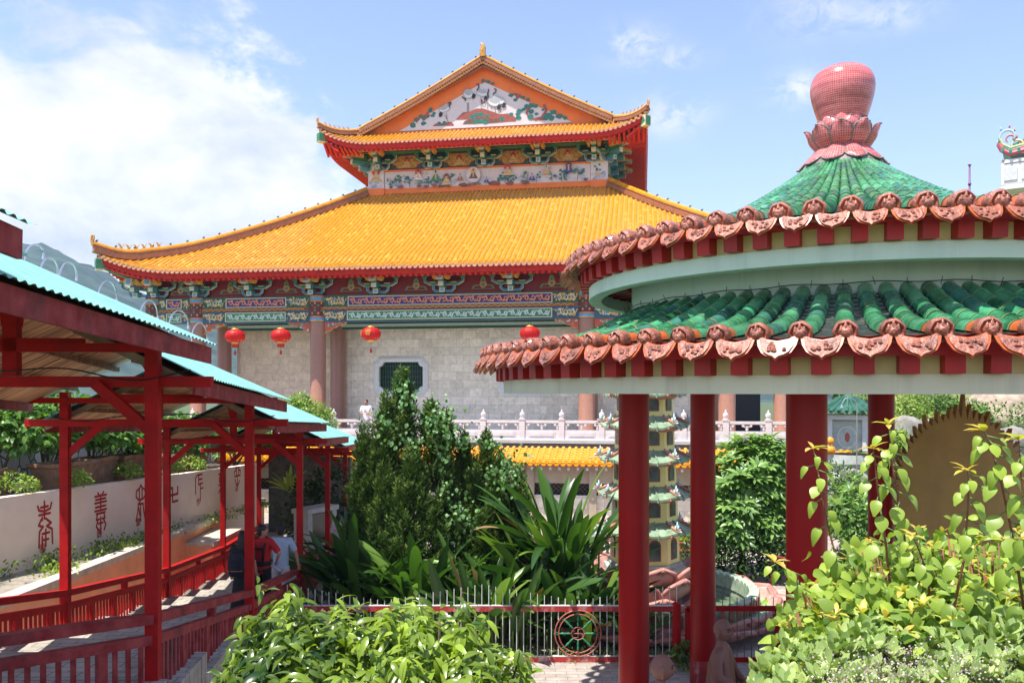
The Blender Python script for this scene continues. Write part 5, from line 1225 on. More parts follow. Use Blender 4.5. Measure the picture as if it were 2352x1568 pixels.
# upper bed behind the cream wall + rubble wall
b = MB(); b.grid([[(wallpt(y).x - x_, y, wz(y, -2.35, -2.85) + .05 * math.sin(y * 3 + x_)) for x_ in (0, 1, 2, 3.2, 4.2)] for y in np.linspace(10, 33, 24)], soil); structure(b.build('upper_bed_ground', smooth=True))
def rubble():
    m = bpy.data.materials.new('rubble_stonework'); m.use_nodes = True; nt = m.node_tree; N = nt.nodes; L = nt.links; bb = N["Principled BSDF"]; bb.inputs['Roughness'].default_value = .85
    tc = N.new("ShaderNodeTexCoord"); mp = N.new("ShaderNodeMapping"); mp.inputs['Scale'].default_value = (1, 1, .7); L.new(tc.outputs['Object'], mp.inputs[0])
    v = N.new("ShaderNodeTexVoronoi"); v.inputs['Scale'].default_value = 2.6; v.feature = 'F1'; L.new(mp.outputs[0], v.inputs['Vector'])
    v2 = N.new("ShaderNodeTexVoronoi"); v2.feature = 'DISTANCE_TO_EDGE'; v2.inputs['Scale'].default_value = 2.6; L.new(mp.outputs[0], v2.inputs['Vector'])
    cr = N.new("ShaderNodeValToRGB"); cr.color_ramp.elements[0].color = (.16, .16, .13, 1); cr.color_ramp.elements[1].color = (.42, .41, .36, 1); s_ = N.new("ShaderNodeSeparateColor"); L.new(v.outputs['Color'], s_.inputs[0]); L.new(s_.outputs[0], cr.inputs[0])
    c2 = N.new("ShaderNodeValToRGB"); c2.color_ramp.elements[0].position = .015; c2.color_ramp.elements[0].color = (.12, .11, .1, 1); c2.color_ramp.elements[1].position = .06; L.new(v2.outputs[0], c2.inputs[0])
    mx = N.new("ShaderNodeMix"); mx.data_type = 'RGBA'; mx.blend_type = 'MULTIPLY'; mx.inputs[0].default_value = 1; L.new(cr.outputs[0], mx.inputs[6]); L.new(c2.outputs[0], mx.inputs[7]); L.new(mx.outputs[2], bb.inputs['Base Color'])
    bp_ = N.new("ShaderNodeBump"); bp_.inputs['Strength'].default_value = .8; bp_.inputs['Distance'].default_value = .05; L.new(c2.outputs[0], bp_.inputs['Height']); L.new(bp_.outputs[0], bb.inputs['Normal'])
    return m
rub = rubble(); b = MB()
q = [wallpt(9) - wn * 4.0 + Vector((0, 0, G)), wallpt(36) - wn * 4.0 + Vector((0, 0, G)), wallpt(36) - wn * 4.0 + Vector((0, 0, -1.3)), wallpt(9) - wn * 4.0 + Vector((0, 0, -.2))]
b.poly(q, rub, -wn * .4); tag(b.build('rubble_stone_wall'), 'grey rubble stone wall behind the planters, half hidden by vines', 'wall')
b = MB(); q = [(-9.4, 31.6, G), (-6.4, 32.4, G), (-6.4, 32.4, -2.6), (-9.4, 31.6, -2.4)]; b.poly(q, M('dark_weathered_stone', (.11, .10, .085), .9, .4, 3, .8, 9), (0, .4, 0)); tag(b.build('end_stone_wall'), 'dark stone wall standing at the far end of the cream lettered wall', 'wall')
# stone trough planters
terra = M('weathered_terracotta', (.32, .17, .10), .85, .3, 4, .4, 25, dirt=(.10, .08, .05), dscale=2, damt=.8)
pl_l = ['weathered clay trough planter behind the cream wall, partly behind the nearer left post', 'square flared clay planter behind the cream wall between the two left posts', 'weathered clay planter behind the cream wall left of the thick front post', 'low long clay planter at the far end behind the cream wall', 'clay trough planter at the left picture edge above the cream wall']
PLPOS = [(148, 1062, 20.0, 1.5, .62), (215, 1052, 21.5, .95, .6), (292, 1045, 23.0, 1.25, .62), (425, 1040, 27, 1.9, .6), (-30, 1080, 18.4, .9, .6)]
for (px, py, d, w_, h_), lb in zip(PLPOS, pl_l):
    p = P(px, py, d); q = MB(); bz = wz(d, -2.4, -2.85); top = p.z; h = top - bz + .05
    r4 = lambda s_, z, t_=0: [(-s_ * w_ / 2 - t_, -s_ * .36 - t_, z), (s_ * w_ / 2 + t_, -s_ * .36 - t_, z), (s_ * w_ / 2 + t_, s_ * .36 + t_, z), (-s_ * w_ / 2 - t_, s_ * .36 + t_, z)]
    lv = [r4(.72, 0), r4(.8, h * .3), r4(.95, h * .85), r4(1.06, h * .9), r4(1.06, h), r4(.92, h), r4(.9, h * .9)]
    vs = [v for l_ in lv for v in l_]; fs = [(i * 4 + k, i * 4 + (k + 1) % 4, (i + 1) * 4 + (k + 1) % 4, (i + 1) * 4 + k) for i in range(6) for k in range(4)] + [(24, 25, 26, 27)]
    q.add(vs, fs, terra); o = q.build('planter'); o.location = (p.x, d, bz - .02); o.rotation_euler = (0, 0, R(80)); tag(o, lb, 'planter', 'planters behind the cream wall')
# ======================= fence =======================
FY = 16.4
silver = M('silver_bar_paint', (.72, .70, .68), .45, .1, 8, dirt=(.3, .2, .16), dscale=6, damt=.4); red_wh = M('worn_red_and_white_rail', (.42, .03, .03), .5, .15, 3, dirt=(.62, .55, .50), dscale=2.5, damt=1.0)
fz1, fz0 = -4.33, -5.34
fence = thing('spiked_fence', 'low iron fence with silver spiked bars, worn red rails and a round wheel emblem', 'fence', (0, FY, G))
def fbar(q, x, zt, mat=silver, y=0): q.tube([(x, y, .04), (x, y, zt - G)], .009, mat, 6)
q = MB(); x = -5.2; xc = 1.32; W_ = 1.95
while x < 3.42:
    u = ((x - xc + W_) % (2 * W_)) - W_; zt = fz1 + .15 + .33 * abs(u) / W_
    if abs(u) > W_ - .001: zt += .05
    skip = abs(u) < .45 and abs(x - xc) < .5
    if skip:
        rr = math.sqrt(max(0, .47 ** 2 - (x - xc) ** 2)); q.tube([(x, 0, .04), (x, 0, -4.82 - rr - G)], .012, silver, 6); q.tube([(x, 0, -4.82 + rr - G), (x, 0, zt - G)], .012, silver, 6)
    else: fbar(q, x, zt)
    x += .1393
q.build('bars', fence)
for z in (fz1, fz0): q = MB(); q.box((-.85, 0, z - G), (8.6, .07, .11), red_wh); q.box((-.85, 0, z - G + .06), (8.6, .075, .012), silver); q.build('rail', fence)  # pale strip along each rail top paints in its sunlit edge
for x in (-2.6, 1.32): q = MB(); q.box((x, 0, .1), (.08, .08, .22), red_wh); q.build('foot', fence)
wheel = MB(); rust = M('rusty_red_iron', (.42, .10, .08), .5, .3, 10, dirt=(.5, .45, .4), dscale=5, damt=.7); gr_sp = M('green_spoke_paint', (.03, .20, .10), .4, .2)
for r_, t_ in ((.46, .014), (.385, .012), (.125, .010)): wheel.tube([(r_ * math.cos(a), -.04, r_ * math.sin(a)) for a in np.linspace(0, 2 * PI, 41)], t_, rust, 6, cap=False)
for k in range(8):
    a = PI / 4 * k; d = Vector((math.cos(a), 0, math.sin(a)))
    wheel.tube([Vector((0, -.04, 0)) + d * r_ for r_ in (.125, .16, .2, .24, .28, .31, .34, .385)], [.012, .016, .024, .016, .022, .026, .014, .012], gr_sp, 7)
    wheel.tube([Vector((0, -.04, 0)) + d * .422 + Vector((.026 * math.cos(t), 0, .026 * math.sin(t))) for t in np.linspace(0, 2 * PI, 9)], .007, gr_sp, 5, cap=False)
s_ = .085
for l in ([(0, s_), (0, -s_)], [(-s_, 0), (s_, 0)], [(0, s_), (s_, s_)], [(s_, 0), (s_, -s_)], [(0, -s_), (-s_, -s_)], [(-s_, 0), (-s_, s_)]):
    wheel.tube([(l[0][0], -.04, l[0][1]), (l[1][0], -.04, l[1][1])], .007, rust, 5)
wo_ = wheel.build('wheel_emblem', fence, smooth=True); wo_.location = (xc, 0, -4.82 - G)
gate = thing('iron_gate', 'red framed iron gate with thin dark bars beside the round posts', 'gate', (3.5, FY, G))
q = MB(); q.lathe([(.085, 0), (.085, fz1 + .1 - G), (.05, fz1 + .13 - G), (.001, fz1 + .13 - G)], (-.2, 0, 0), red_w, 20); q.build('gate_post', gate, smooth=True, angle=40)
q = MB(); q.box((2.0, 0, (fz1 + G * -1) / 2 + .1), (.1, .1, fz1 - G + .1), red_w); q.build('gate_post', gate)
q = MB()
for z in (fz1, fz0 - .02): q.box((.95, 0, z - G), (1.9, .06, .10), red_w)
for x in (.02, 1.82): q.box((x, 0, (fz1 + fz0) / 2 - G), (.10, .06, 1.0), red_w)
q.build('gate_frame', gate); q = MB(); dk_bar = M('dark_bar', (.12, .09, .08), .5, .2)
for k in range(12):
    fbar(q, .14 + .145 * k, fz1 + .22, dk_bar)
q.build('bars', gate)
q = MB()
for k in range(14): fbar(q, 2.2 + .145 * k, fz1 + .2, dk_bar)
for z in (fz1, fz0): q.box((3.1, 0, z - G), (2.2, .06, .09), red_w)
q.build('side_panel', gate)
# ======================= pond and pagoda =======================
PX, PY = 3.2, 20.4; pond = thing('lotus_pond', 'round pond with tiled palisade rim and pink lotus petals around a small pagoda', 'pond', (PX, PY, G))
pale_green = M('pale_green_tile', (.42, .52, .38), .35, .25, 8, dirt=(.16, .18, .14), dscale=2.5, damt=.7); pond_in = M('stained_pond_wall', (.30, .36, .26), .6, .4, 3, dirt=(.07, .08, .06), dscale=1.5, damt=.9)
b = MB(); b.lathe([(3.0, .0), (2.95, .25), (2.7, .30), (2.66, .30), (2.6, -.0), (2.6, -.5)], (0, 0, 0), pond_in, 80); b.build('basin', pond, smooth=False)
b = MB(); n = 66
for k in range(n):
    a = 2 * PI * k / n; c = Vector((2.73 * math.cos(a), 2.73 * math.sin(a), .28)); o_ = Vector((math.cos(a), math.sin(a), 0)); l_ = Vector((-o_.y, o_.x, 0)); w_ = .117
    arc = [(-w_, 0), (-w_, .27)] + [(w_ * math.cos(t), .27 + .10 * math.sin(t)) for t in np.linspace(PI * .95, PI * .05, 6)] + [(w_, .27), (w_, 0)]
    b.poly([c + l_ * x + Vector((0, 0, z)) - o_ * .12 for x, z in arc], pale_green, o_ * .22)
    arc2 = [(x * .7, z * .82 + .03) for x, z in arc]; b.poly([c + l_ * x + Vector((0, 0, z)) + o_ * .105 for x, z in arc2], M('palisade_brown_face', (.26, .10, .05), .5, .3), o_ * .02)
b.build('palisade_rim', pond)
b = MB(); b.lathe([(2.87, .27), (3.12, .22), (3.2, .16)], (0, 0, 0), M('green_mosaic_band', (.30, .50, .30), .4, .3, 30), 72); b.build('mosaic_band', pond, smooth=True)
pinkp = M('faded_pink_petal', (.62, .36, .31), .6, .12, 2.5, .2, 20, dirt=(.20, .14, .12), dscale=1.3, damt=.7); pedge = M('red_petal_edge', (.50, .22, .18), .5, .15)
def petal_ring(par, n, r0, z0, r1, z1, bulge, a0, wf=1.0, tipup=.1, nm='petal'):
    for i in range(n):
        a = a0 + 2 * PI * i / n; rows = []
        for j in range(8):
            t = j / 7; r = r0 + (r1 - r0) * t; z = z0 + (z1 - z0) * t - bulge * math.sin(PI * t) + tipup * t ** 4
            hw = PI / n * wf * (1 if t < .5 else math.sqrt(max(.0, 1 - ((t - .5) / .5) ** 2)) * .95 + .05)
            rows.append([Vector((math.cos(a + hw * s_ / 3) * r, math.sin(a + hw * s_ / 3) * r, z + .03 * abs(s_))) for s_ in range(-3, 4)])
        q = MB(); q.grid(rows, pinkp); q.tube([r_[0] for r_ in rows] + rows[-1][1:-1] + [r_[-1] for r_ in rows[::-1]], .009, pedge, 5)
        o = q.build(nm, par, smooth=True); md = o.modifiers.new('th', 'SOLIDIFY'); md.thickness = .05
petal_ring(pond, 18, 2.95, .06, 3.32, .36, .10, .1, 1.12, .01); petal_ring(pond, 18, 3.0, -.02, 3.65, .20, .03, .27, 1.1, .06)
watm = M('pond_water', (.10, .15, .09), .04, .3, 1.5, .06, 3, dirt=(.22, .30, .18), dscale=.8, damt=.7)
b = MB(); b.lathe([(.001, .13), (2.61, .13)], (PX, PY, G), watm, 64); structure(b.build('pond_water'))
# curved handrail round the pond
b = MB(); pts = [(PX + 4.7 * math.cos(a), PY + 4.7 * math.sin(a), G + .85) for a in np.linspace(-.75, 2.4, 40)]
hr_ = thing('pond_handrail', 'thin curved red handrail around the pond', 'handrail', (PX, PY, G))
b.tube([Vector(p) - Vector((PX, PY, G)) for p in pts], .03, red_o, 8); b.build('rail', hr_, smooth=True)
for p in pts[::4]:
    q = MB(); v = Vector(p) - Vector((PX, PY, G)); q.tube([(v.x, v.y, 0), (v.x, v.y, .85)], .025, red_o, 8); q.build('post', hr_, smooth=True)
# pagoda
pag = thing('model_pagoda', 'small yellow seven storey pagoda with green eaves standing on pink lotus petals in the pond', 'pagoda', (3.30, 20.4, G))
py_m = M('pagoda_yellow_plaster', (.95, .83, .32), .6, .06, 2, dirt=(.7, .62, .35), dscale=1.5, damt=.4); grn_t = M('pagoda_green_tiles', (.24, .34, .22), .35, .3, 6, dirt=(.4, .5, .38), dscale=2, damt=.5)
pk_t = M('pagoda_pink_trim', (.60, .28, .20), .6, .15, 6); win_g = M('dusty_glass', (.10, .13, .12), .25, .4, 3); win_r = M('brown_window_surround', (.32, .12, .07), .6)
petal_ring(pag, 8, .75, .70, 1.36, 1.05, .10, .15, 1.0, .12, 'lotus_petal'); petal_ring(pag, 8, .80, .35, 1.45, .75, .14, .54, 1.0, .15, 'lotus_petal'); petal_ring(pag, 8, .8, .14, 1.5, .28, .06, .15, 1.0, .2, 'lotus_petal')
b = MB(); b.lathe([(1.0, 0), (.95, .5), (.85, .9), (1.05, 1.0), (1.05, 1.12), (.95, 1.15), (.95, 1.24), (.8, 1.24)], (0, 0, 0), M('grey_green_stone', (.38, .42, .37), .6, .15), 8, R(22.5)); b.build('base', pag)
def P8(r, a_off=22.5): return [(r * math.cos(R(a_off + 45 * k)), r * math.sin(R(a_off + 45 * k))) for k in range(8)]
eaves = [-3.41, -2.55, -1.68, -.85, -.06, .70, 1.42]; bot = -4.18; deco = [M('ornament_pale_blue', (.40, .55, .62), .5), M('ornament_salmon', (.62, .25, .15), .5), M('ornament_straw', (.55, .52, .25), .5), M('ornament_rose', (.50, .20, .18), .5)]
rb = .86; PR = R(9)
for i, ez in enumerate(eaves):
    r_ = rb * (1 - .045 * i); zb0 = (bot if i == 0 else eaves[i - 1] + .27) - G; ze = ez - G
    q = MB(); q.lathe([(r_, zb0), (r_ * .98, ze + .05)], (0, 0, 0), py_m, 8, R(22.5) + PR)
    q.lathe([(r_, ze - .12), (r_ + .10, ze - .06), (r_ + .12, ze)], (0, 0, 0), pk_t, 8, R(22.5) + PR)
    st = q.build('storey', pag)
    for k in range(8):
        a = PR + R(45 * k); d = Vector((math.cos(a), math.sin(a), 0)); l_ = Vector((-d.y, d.x, 0)); ap = r_ * math.cos(R(22.5)) + .004; wz0 = zb0 + .14; hwn = .125; hh_ = (ze - zb0) * .60
        def arch(hw, h0, h1): return [(-hw, h0), (-hw, h1 - hw)] + [(hw * math.cos(t), h1 - hw + hw * math.sin(t)) for t in np.linspace(PI * .9, PI * .1, 6)] + [(hw, h1 - hw), (hw, h0)]
        q = MB(); q.poly([d * ap + l_ * x + Vector((0, 0, z)) for x, z in arch(hwn + .025, wz0 - .02, wz0 + hh_ + .03)][::-1], win_r, d * .012); q.poly([d * (ap + .013) + l_ * x + Vector((0, 0, z)) for x, z in arch(hwn, wz0, wz0 + hh_)][::-1], win_g, d * .006)
        q.build('window', st)
    # eave roof, octagonal with lifted corners
    q = MB(); ro_ = r_ + .32; rows = [[], [], [], []]
    for k in range(8):
        for m_ in range(6):
            t = m_ / 6; a0_, a1_ = R(22.5 + 45 * k) + PR, R(22.5 + 45 * (k + 1)) + PR
            cu = (abs(t - .5) * 2) ** 2
            for ri, (rr, z) in enumerate(((r_ * .93, .28), (r_ + .08, .17), (ro_ * .97, .03 + .06 * cu), (ro_ * (1 + .05 * cu), -.01 + .10 * cu))):
                p0 = Vector((math.cos(a0_) * rr, math.sin(a0_) * rr, 0)); p1 = Vector((math.cos(a1_) * rr, math.sin(a1_) * rr, 0)); p = p0.lerp(p1, t); p.z = ze + z; rows[ri].append(p)
    for r4_ in rows: r4_.append(r4_[0])
    q.grid(rows[::-1], grn_t)
    und = [Vector((p.x, p.y, p.z - .05)) for p in rows[3]]; q.grid([und, rows[3]], grn_t); q.grid([[Vector((p.x * r_ / ro_ * .98, p.y * r_ / ro_ * .98, ze - .02)) for p in rows[3]], und], pk_t)
    for k in range(0, 48, 3):   # ribs
        m_ = pk_t if k % 6 == 0 else grn_t
        q.tube([rows[j][k] + Vector((0, 0, .02)) for j in range(4)], .03 if k % 6 == 0 else .018, m_, 5)
    for k in range(1, 48, 2): p = rows[3][k]; q.tube([p + Vector((0, 0, .01)), p + Vector((0, 0, -.07))], .028, grn_t if k % 4 == 1 else pk_t, 5)
    er = q.build('eave_roof', pag, smooth=True, angle=40)
    for k in range(8):
        q = MB()
        a = R(22.5 + 45 * k) + PR; d = Vector((math.cos(a), math.sin(a), 0)); c = d * ro_ * 1.0 + Vector((0, 0, ze + .10))
        q.tube([d * (r_ + .05) + Vector((0, 0, ze + .22)), d * (r_ + .18) + Vector((0, 0, ze + .17)), c, c + d * .05 + Vector((0, 0, .10))], [.03, .035, .03, .02], deco[3], 6)
        for j, (dr, dz, m_) in enumerate(((.04, .16, 0), (-.06, .14, 2), (.10, .08, 1), (-.14, .12, 3), (.0, .24, 0), (.13, .01, 0))):
            q.tube([c + d * dr * .3, c + d * dr + Vector((0, 0, dz * .6)), c + d * (dr * 1.2) + Vector((0, 0, dz))], [.028, .030, .008], deco[m_], 5)
        q.build('corner_ornament', er, smooth=True)
q = MB(); q.lathe([(.6, eaves[-1] + .25 - G), (.25, eaves[-1] + .5 - G), (.08, eaves[-1] + .6 - G), (.12, eaves[-1] + .7 - G), (.02, eaves[-1] + .95 - G)], (0, 0, 0), grn_t, 8, R(22.5)); q.build('spire', pag)
# ======================= low gallery building under the terrace =======================
low = thing('low_gallery', 'low gallery building with bright orange yellow tiled eave under the terrace', 'building', temple.location + Vector((0, 0, 0)), -YAW)
Lz = lambda z: z - TZ
yl = -7.6
mb = MB(); pbm = MB(); tb = MB()
for i in range(-58, 78):
    x = i * .27
    tile_row(mb, [(x, yl + 1.7 - 1.7 * k / 4, Lz(-2.40 - .50 * k / 4 - .03 * math.sin(k * PI / 4))) for k in range(5)], Vector((1, 0, 0)), .085, .3, M('orange_yellow_glaze', (.88, .34, .015), .2, .15, 4, coat=.3))
    pan_strip(pbm, lambda t: (x, yl + 1.7 * (1 - t), Lz(-2.4 - .5 * t)), lambda t: (x + .27, yl + 1.7 * (1 - t), Lz(-2.4 - .5 * t)), 8, .02, MATS['orange_yellow_glaze'], .03)
    c = Vector((x + .135, yl - .03, Lz(-2.92))); tb.poly([c + Vector((.12 * math.cos(a), 0, .12 * math.sin(a))) for a in np.linspace(PI, 2 * PI, 6)], MATS['orange_yellow_glaze'], (0, .02, 0))
    c = Vector((x, yl - .04, Lz(-2.86))); tb.poly([c + Vector((.085 * math.cos(a), 0, .085 * math.sin(a))) for a in np.linspace(0, 2 * PI, 9)[:-1]], MATS['orange_yellow_glaze'], (0, .02, 0))
ro = mb.build('roof', low, smooth=True, angle=40); pbm.build('pan_tiles', ro); tb.build('tile_ends', ro)
b = MB(); b.box((2.7, yl + .12, Lz(-3.0)), (37, .1, .16), M('pink_fascia', (.50, .16, .15), .5, .15))
for i in range(-40, 56): b.box((i * .38, yl + .10, Lz(-3.14)), (.1, .14, .12), paving_l)
b.build('fascia', low)
b = MB(); wall_b = M('tan_wall_plaster', (.42, .34, .24), .6, .12, 1.3, dirt=(.28, .22, .15), dscale=1)
b.box((2.7, yl + .7, Lz(-3.45)), (37, .2, .7), wall_b); b.box((2.7, yl + .7, Lz(-4.9)), (37, .2, 1.1), marble_w); b.box((2.7, yl + .72, Lz(-4.33)), (37.2, .26, .06), marb)
for i in range(-5, 8): b.box((i * 2.6, yl + .6, Lz(-4.05)), (.3, .3, 2.7), wall_b)
b.build('wall', low)
b = MB(); b.box((2.7, yl + .95, Lz(-4.05)), (37, .05, .6), dark_in)
mesh_b = M('brown_wire_mesh', (.20, .12, .06), .6)
for i in range(0, 190): x = -15.8 + i * .2; b.beam((x, yl + .8, Lz(-4.3)), (x + .5, yl + .8, Lz(-3.8)), .012, .012, mesh_b); b.beam((x + .5, yl + .81, Lz(-4.3)), (x, yl + .81, Lz(-3.8)), .012, .012, mesh_b)
b.build('mesh_window', low)
# green vase balustrade by the gallery
vb = thing('vase_balustrade', 'low white balustrade with dark green glazed vases before the gallery', 'balustrade', (3.2, 26.6, G))
b = MB(); b.box((.5, 0, .78), (5, .24, .1), marb); b.box((.5, 0, .68), (5, .18, .1), M('cream_mosaic_band', (.55, .52, .40), .5, .3, 40)); b.box((.5, 0, .08), (5, .3, .16), pinkp); b.build('frame', vb)
vase_m = M('dark_green_vase_glaze', (.02, .06, .035), .2, .3, coat=.5)
for k in range(14):
    q = MB(); q.lathe([(.05, .16), (.06, .19), (.04, .24), (.09, .36), (.085, .44), (.04, .55), (.055, .61), (.05, .63)], (-1.8 + .34 * k, 0, 0), vase_m, 12); q.build('vase', vb, smooth=True)
# ======================= planting =======================
L_ = leaf_tpl
bark = M('grey_brown_bark', (.12, .09, .06), .9, .35, 12, .5, 40); stem_r = M('reddish_stem', (.22, .07, .04), .7, .2); stem_g = M('green_stem', (.12, .20, .05), .6, .2)
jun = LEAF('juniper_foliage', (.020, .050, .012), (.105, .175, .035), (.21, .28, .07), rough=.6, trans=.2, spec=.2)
ivy = LEAF('ivy_leaf', (.07, .17, .045), (.20, .36, .12), rough=.4, trans=.25)
hel = LEAF('broad_banana_leaf', (.018, .060, .012), (.075, .17, .028), (.20, .32, .05), rough=.34, trans=.28, spec=.5)
lych = LEAF('glossy_drooping_leaf', (.018, .06, .007), (.27, .38, .035), (.40, .52, .07), rough=.3, trans=.32, spec=.6)
heart = LEAF('lime_heart_leaf', (.04, .12, .015), (.38, .50, .07), (.66, .42, .10), rough=.38, trans=.35)
succ = LEAF('pale_spoon_leaf', (.10, .19, .045), (.44, .55, .18), (.62, .66, .28), rough=.4, trans=.2)
frang = LEAF('frangipani_leaf', (.06, .15, .035), (.24, .40, .10), (.32, .46, .12), rough=.35, trans=.25)
bush_g = LEAF('bush_leaf', (.03, .09, .015), (.13, .25, .04), (.28, .38, .07), rough=.45, trans=.3)
bush_y = LEAF('yellow_green_bush_leaf', (.08, .17, .02), (.30, .42, .06), (.42, .48, .10), rough=.45, trans=.3)
vine_g = LEAF('vine_leaf', (.03, .09, .015), (.14, .28, .04), (.32, .46, .10), rough=.4, trans=.35)
flower_w = LEAF('white_brown_flower', (.20, .13, .09), (.55, .48, .40), rough=.7, trans=.1)
def jit(n, s_): return rng.normal(0, s_, (n, 3))
# --- juniper ---
def juniper(loc, spires, label, name='juniper_tree', dens=1.0, trunk_h=2.2):
    t = thing(name, label, 'tree', loc)
    q = MB(); q.tube([(0, 0, 0), (.05, .03, trunk_h * .5), (0, 0, trunk_h)], [.16, .12, .06], bark, 8)
    for x, y, z0, z1, r in spires: q.tube([(0, 0, z0 * .4 + .2), (x * .5, y * .5, z0 * .7 + .1), (x, y, z0 + (z1 - z0) * .6)], [.08, .05, .015], bark, 6)
    q.build('trunk', t, smooth=True)
    f = FO(); tpl = L_(1, .34, 2, .3, -.15); core = MB()
    for x, y, z0, z1, r in spires:
        h = z1 - z0; nb = int(17 * h * (r + .18) * 4 * dens) + 12
        # spire is built from small upward cones of sprays
        u = rng.random(nb) ** .8; a = rng.uniform(0, 2 * PI, nb); rad = r * (1 - u) ** .75 * rng.uniform(.75, 1.12, nb)
        cx = np.stack([x + rad * np.cos(a), y + rad * np.sin(a), z0 + u * h], 1)
        out = np.stack([np.cos(a) * (.42 - .25 * u), np.sin(a) * (.42 - .25 * u), .8 + .5 * u], 1)
        for c, o in zip(cx, out):
            o = o / np.linalg.norm(o); m = 84; s_ = rng.uniform(.26, .55); lb_ = rng.normal(0, .16)
            tt = rng.random(m); side = rdir(m); side -= (side @ o)[:, None] * o
            pos = c + o * (tt * s_ * 1.35)[:, None] + side * ((1 - tt ** 1.5) * s_ * .36 * rng.uniform(.7, 1.1, m))[:, None]
            d = o * .8 + side * .55 + jit(m, .15)
            br = .16 + .6 * tt + lb_ + rng.uniform(-.15, .15, m)  # young tips lighter; dark lobe bases put shading into the leaf colour
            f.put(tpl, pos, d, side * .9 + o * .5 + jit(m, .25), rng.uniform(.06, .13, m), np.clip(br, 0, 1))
        # inner dark mass
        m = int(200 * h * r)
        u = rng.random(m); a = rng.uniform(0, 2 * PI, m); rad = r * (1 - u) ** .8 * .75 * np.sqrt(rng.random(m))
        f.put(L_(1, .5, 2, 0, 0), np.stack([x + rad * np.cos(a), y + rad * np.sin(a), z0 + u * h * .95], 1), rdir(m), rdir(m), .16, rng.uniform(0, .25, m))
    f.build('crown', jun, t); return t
JD = 19.6
def JS(px, pyt, pyb, wpx, dd=0):   # spire from picture measures, relative to tree base
    d = JD + dd; return ((px - CX) / F * d - jx, dd, (HZ - pyb) / F * d - G, (HZ - pyt - 50) / F * d - G, max(.12, wpx / F * d - .20))
jx = (950 - CX) / F * JD
sp = [JS(925, 848, 1150, 50), JS(986, 905, 1170, 40, .2), JS(885, 905, 1150, 40, -.2), JS(836, 978, 1190, 24, -.3), JS(1020, 948, 1150, 30, -.2), JS(862, 1010, 1200, 36, -.4), JS(950, 1020, 1260, 54, -.7), JS(885, 1070, 1300, 54, -.6), JS(845, 1110, 1310, 44, -.4), JS(1030, 1040, 1260, 28, -.5), JS(822, 1090, 1280, 26, -.2), JS(925, 1120, 1330, 56, -.9), JS(995, 1140, 1330, 44, -.9)]
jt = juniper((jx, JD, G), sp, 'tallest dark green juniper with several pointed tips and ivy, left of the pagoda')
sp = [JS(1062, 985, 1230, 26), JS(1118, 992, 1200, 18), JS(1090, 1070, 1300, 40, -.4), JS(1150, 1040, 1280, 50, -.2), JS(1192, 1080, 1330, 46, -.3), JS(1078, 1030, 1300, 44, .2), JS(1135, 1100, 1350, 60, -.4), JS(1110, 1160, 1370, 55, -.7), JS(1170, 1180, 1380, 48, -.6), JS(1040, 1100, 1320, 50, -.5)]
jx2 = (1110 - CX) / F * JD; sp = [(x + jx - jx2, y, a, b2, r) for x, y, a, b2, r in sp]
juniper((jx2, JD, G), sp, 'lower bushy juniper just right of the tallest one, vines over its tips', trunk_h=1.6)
# ivy over the junipers
iv = thing('ivy_vine', 'pale heart shaped ivy trailing over the juniper tips', 'vine', (jx + .6, JD - .6, G + 2))
f = FO(); hp = L_(1, .95, 3, .2, .35, 'heart')
for px, py, n, sx, sy in ((1000, 960, 70, 42, 34), (1025, 1000, 60, 30, 60), (950, 905, 30, 40, 30), (930, 1010, 40, 50, 20), (1120, 1015, 30, 25, 14), (1165, 1080, 120, 45, 50), (1060, 1010, 30, 20, 20), (880, 960, 25, 20, 20), (925, 880, 22, 18, 20), (1030, 1120, 30, 20, 60), (1060, 1190, 120, 40, 40)):
    x = rng.normal(px, sx * .6, n); y = rng.normal(py, sy * .6, n); d = JD - .75 + rng.uniform(-.3, .1, n)
    pos = np.stack([(x - CX) / F * d, d, (HZ - y) / F * d], 1) - np.array(iv.location)
    f.put(hp, pos, jit(n, .6) + [0, -.3, -.7], jit(n, .4) + [0, -1, .4], rng.uniform(.07, .13, n))
f.build('leaves', ivy, iv)
q = MB()
for px, py in ((1000, 940), (1030, 980), (1165, 1060)):
    q.tube([P(px + 8 * math.sin(k * 1.7), py + k * 22, JD - .6) - iv.location for k in range(8)], .008, stem_g, 4)
q.build('stem', iv)
# --- broad-leaved heliconia clumps ---
def blade(f, base, d0, L, W, curl, rnd, mi=0, seg=10):
    """one long arching leaf with a stalk; folded along the midrib, a few tears at the edge"""
    d = Vector(d0).normalized(); p = Vector(base); side = d.cross(Vector((0, 0, 1)));
    side = Vector((1, 0, 0)) if side.length < .05 else side.normalized()
    rot = random.uniform(-.6, .6); side = Matrix.Rotation(rot, 3, d) @ side
    rows = []; st = L / seg
    for k in range(seg + 1):
        t = k / seg; wd = W / 2 * (max(0, math.sin(PI * min(1, .04 + .96 * t ** .8))) ** .55) if t > 0 else .02
        if k == seg: wd = .01
        n_ = side.cross(d).normalized(); tear = random.uniform(.93, 1.03)
        rows.append([p + side * wd * tear + n_ * wd * .28, p + side * wd * .5 + n_ * wd * .10, p, p - side * wd * .5 + n_ * wd * .10, p - side * wd * tear + n_ * wd * .28])
        p = p + d * st; d = (d + Vector((0, 0, -curl * st * (0.3 + t)))).normalized()
    vs = np.array([list(v) for r_ in rows for v in r_]); fs = np.array([(i * 5 + k, (i + 1) * 5 + k, (i + 1) * 5 + k + 1, i * 5 + k + 1) for i in range(seg) for k in range(4)])
    f.V.append(vs); f.Fa.append(fs + f.n); f.n += len(vs); f.R.append(np.full(len(vs), rnd)); f.Mi.append(np.full(len(fs), mi))
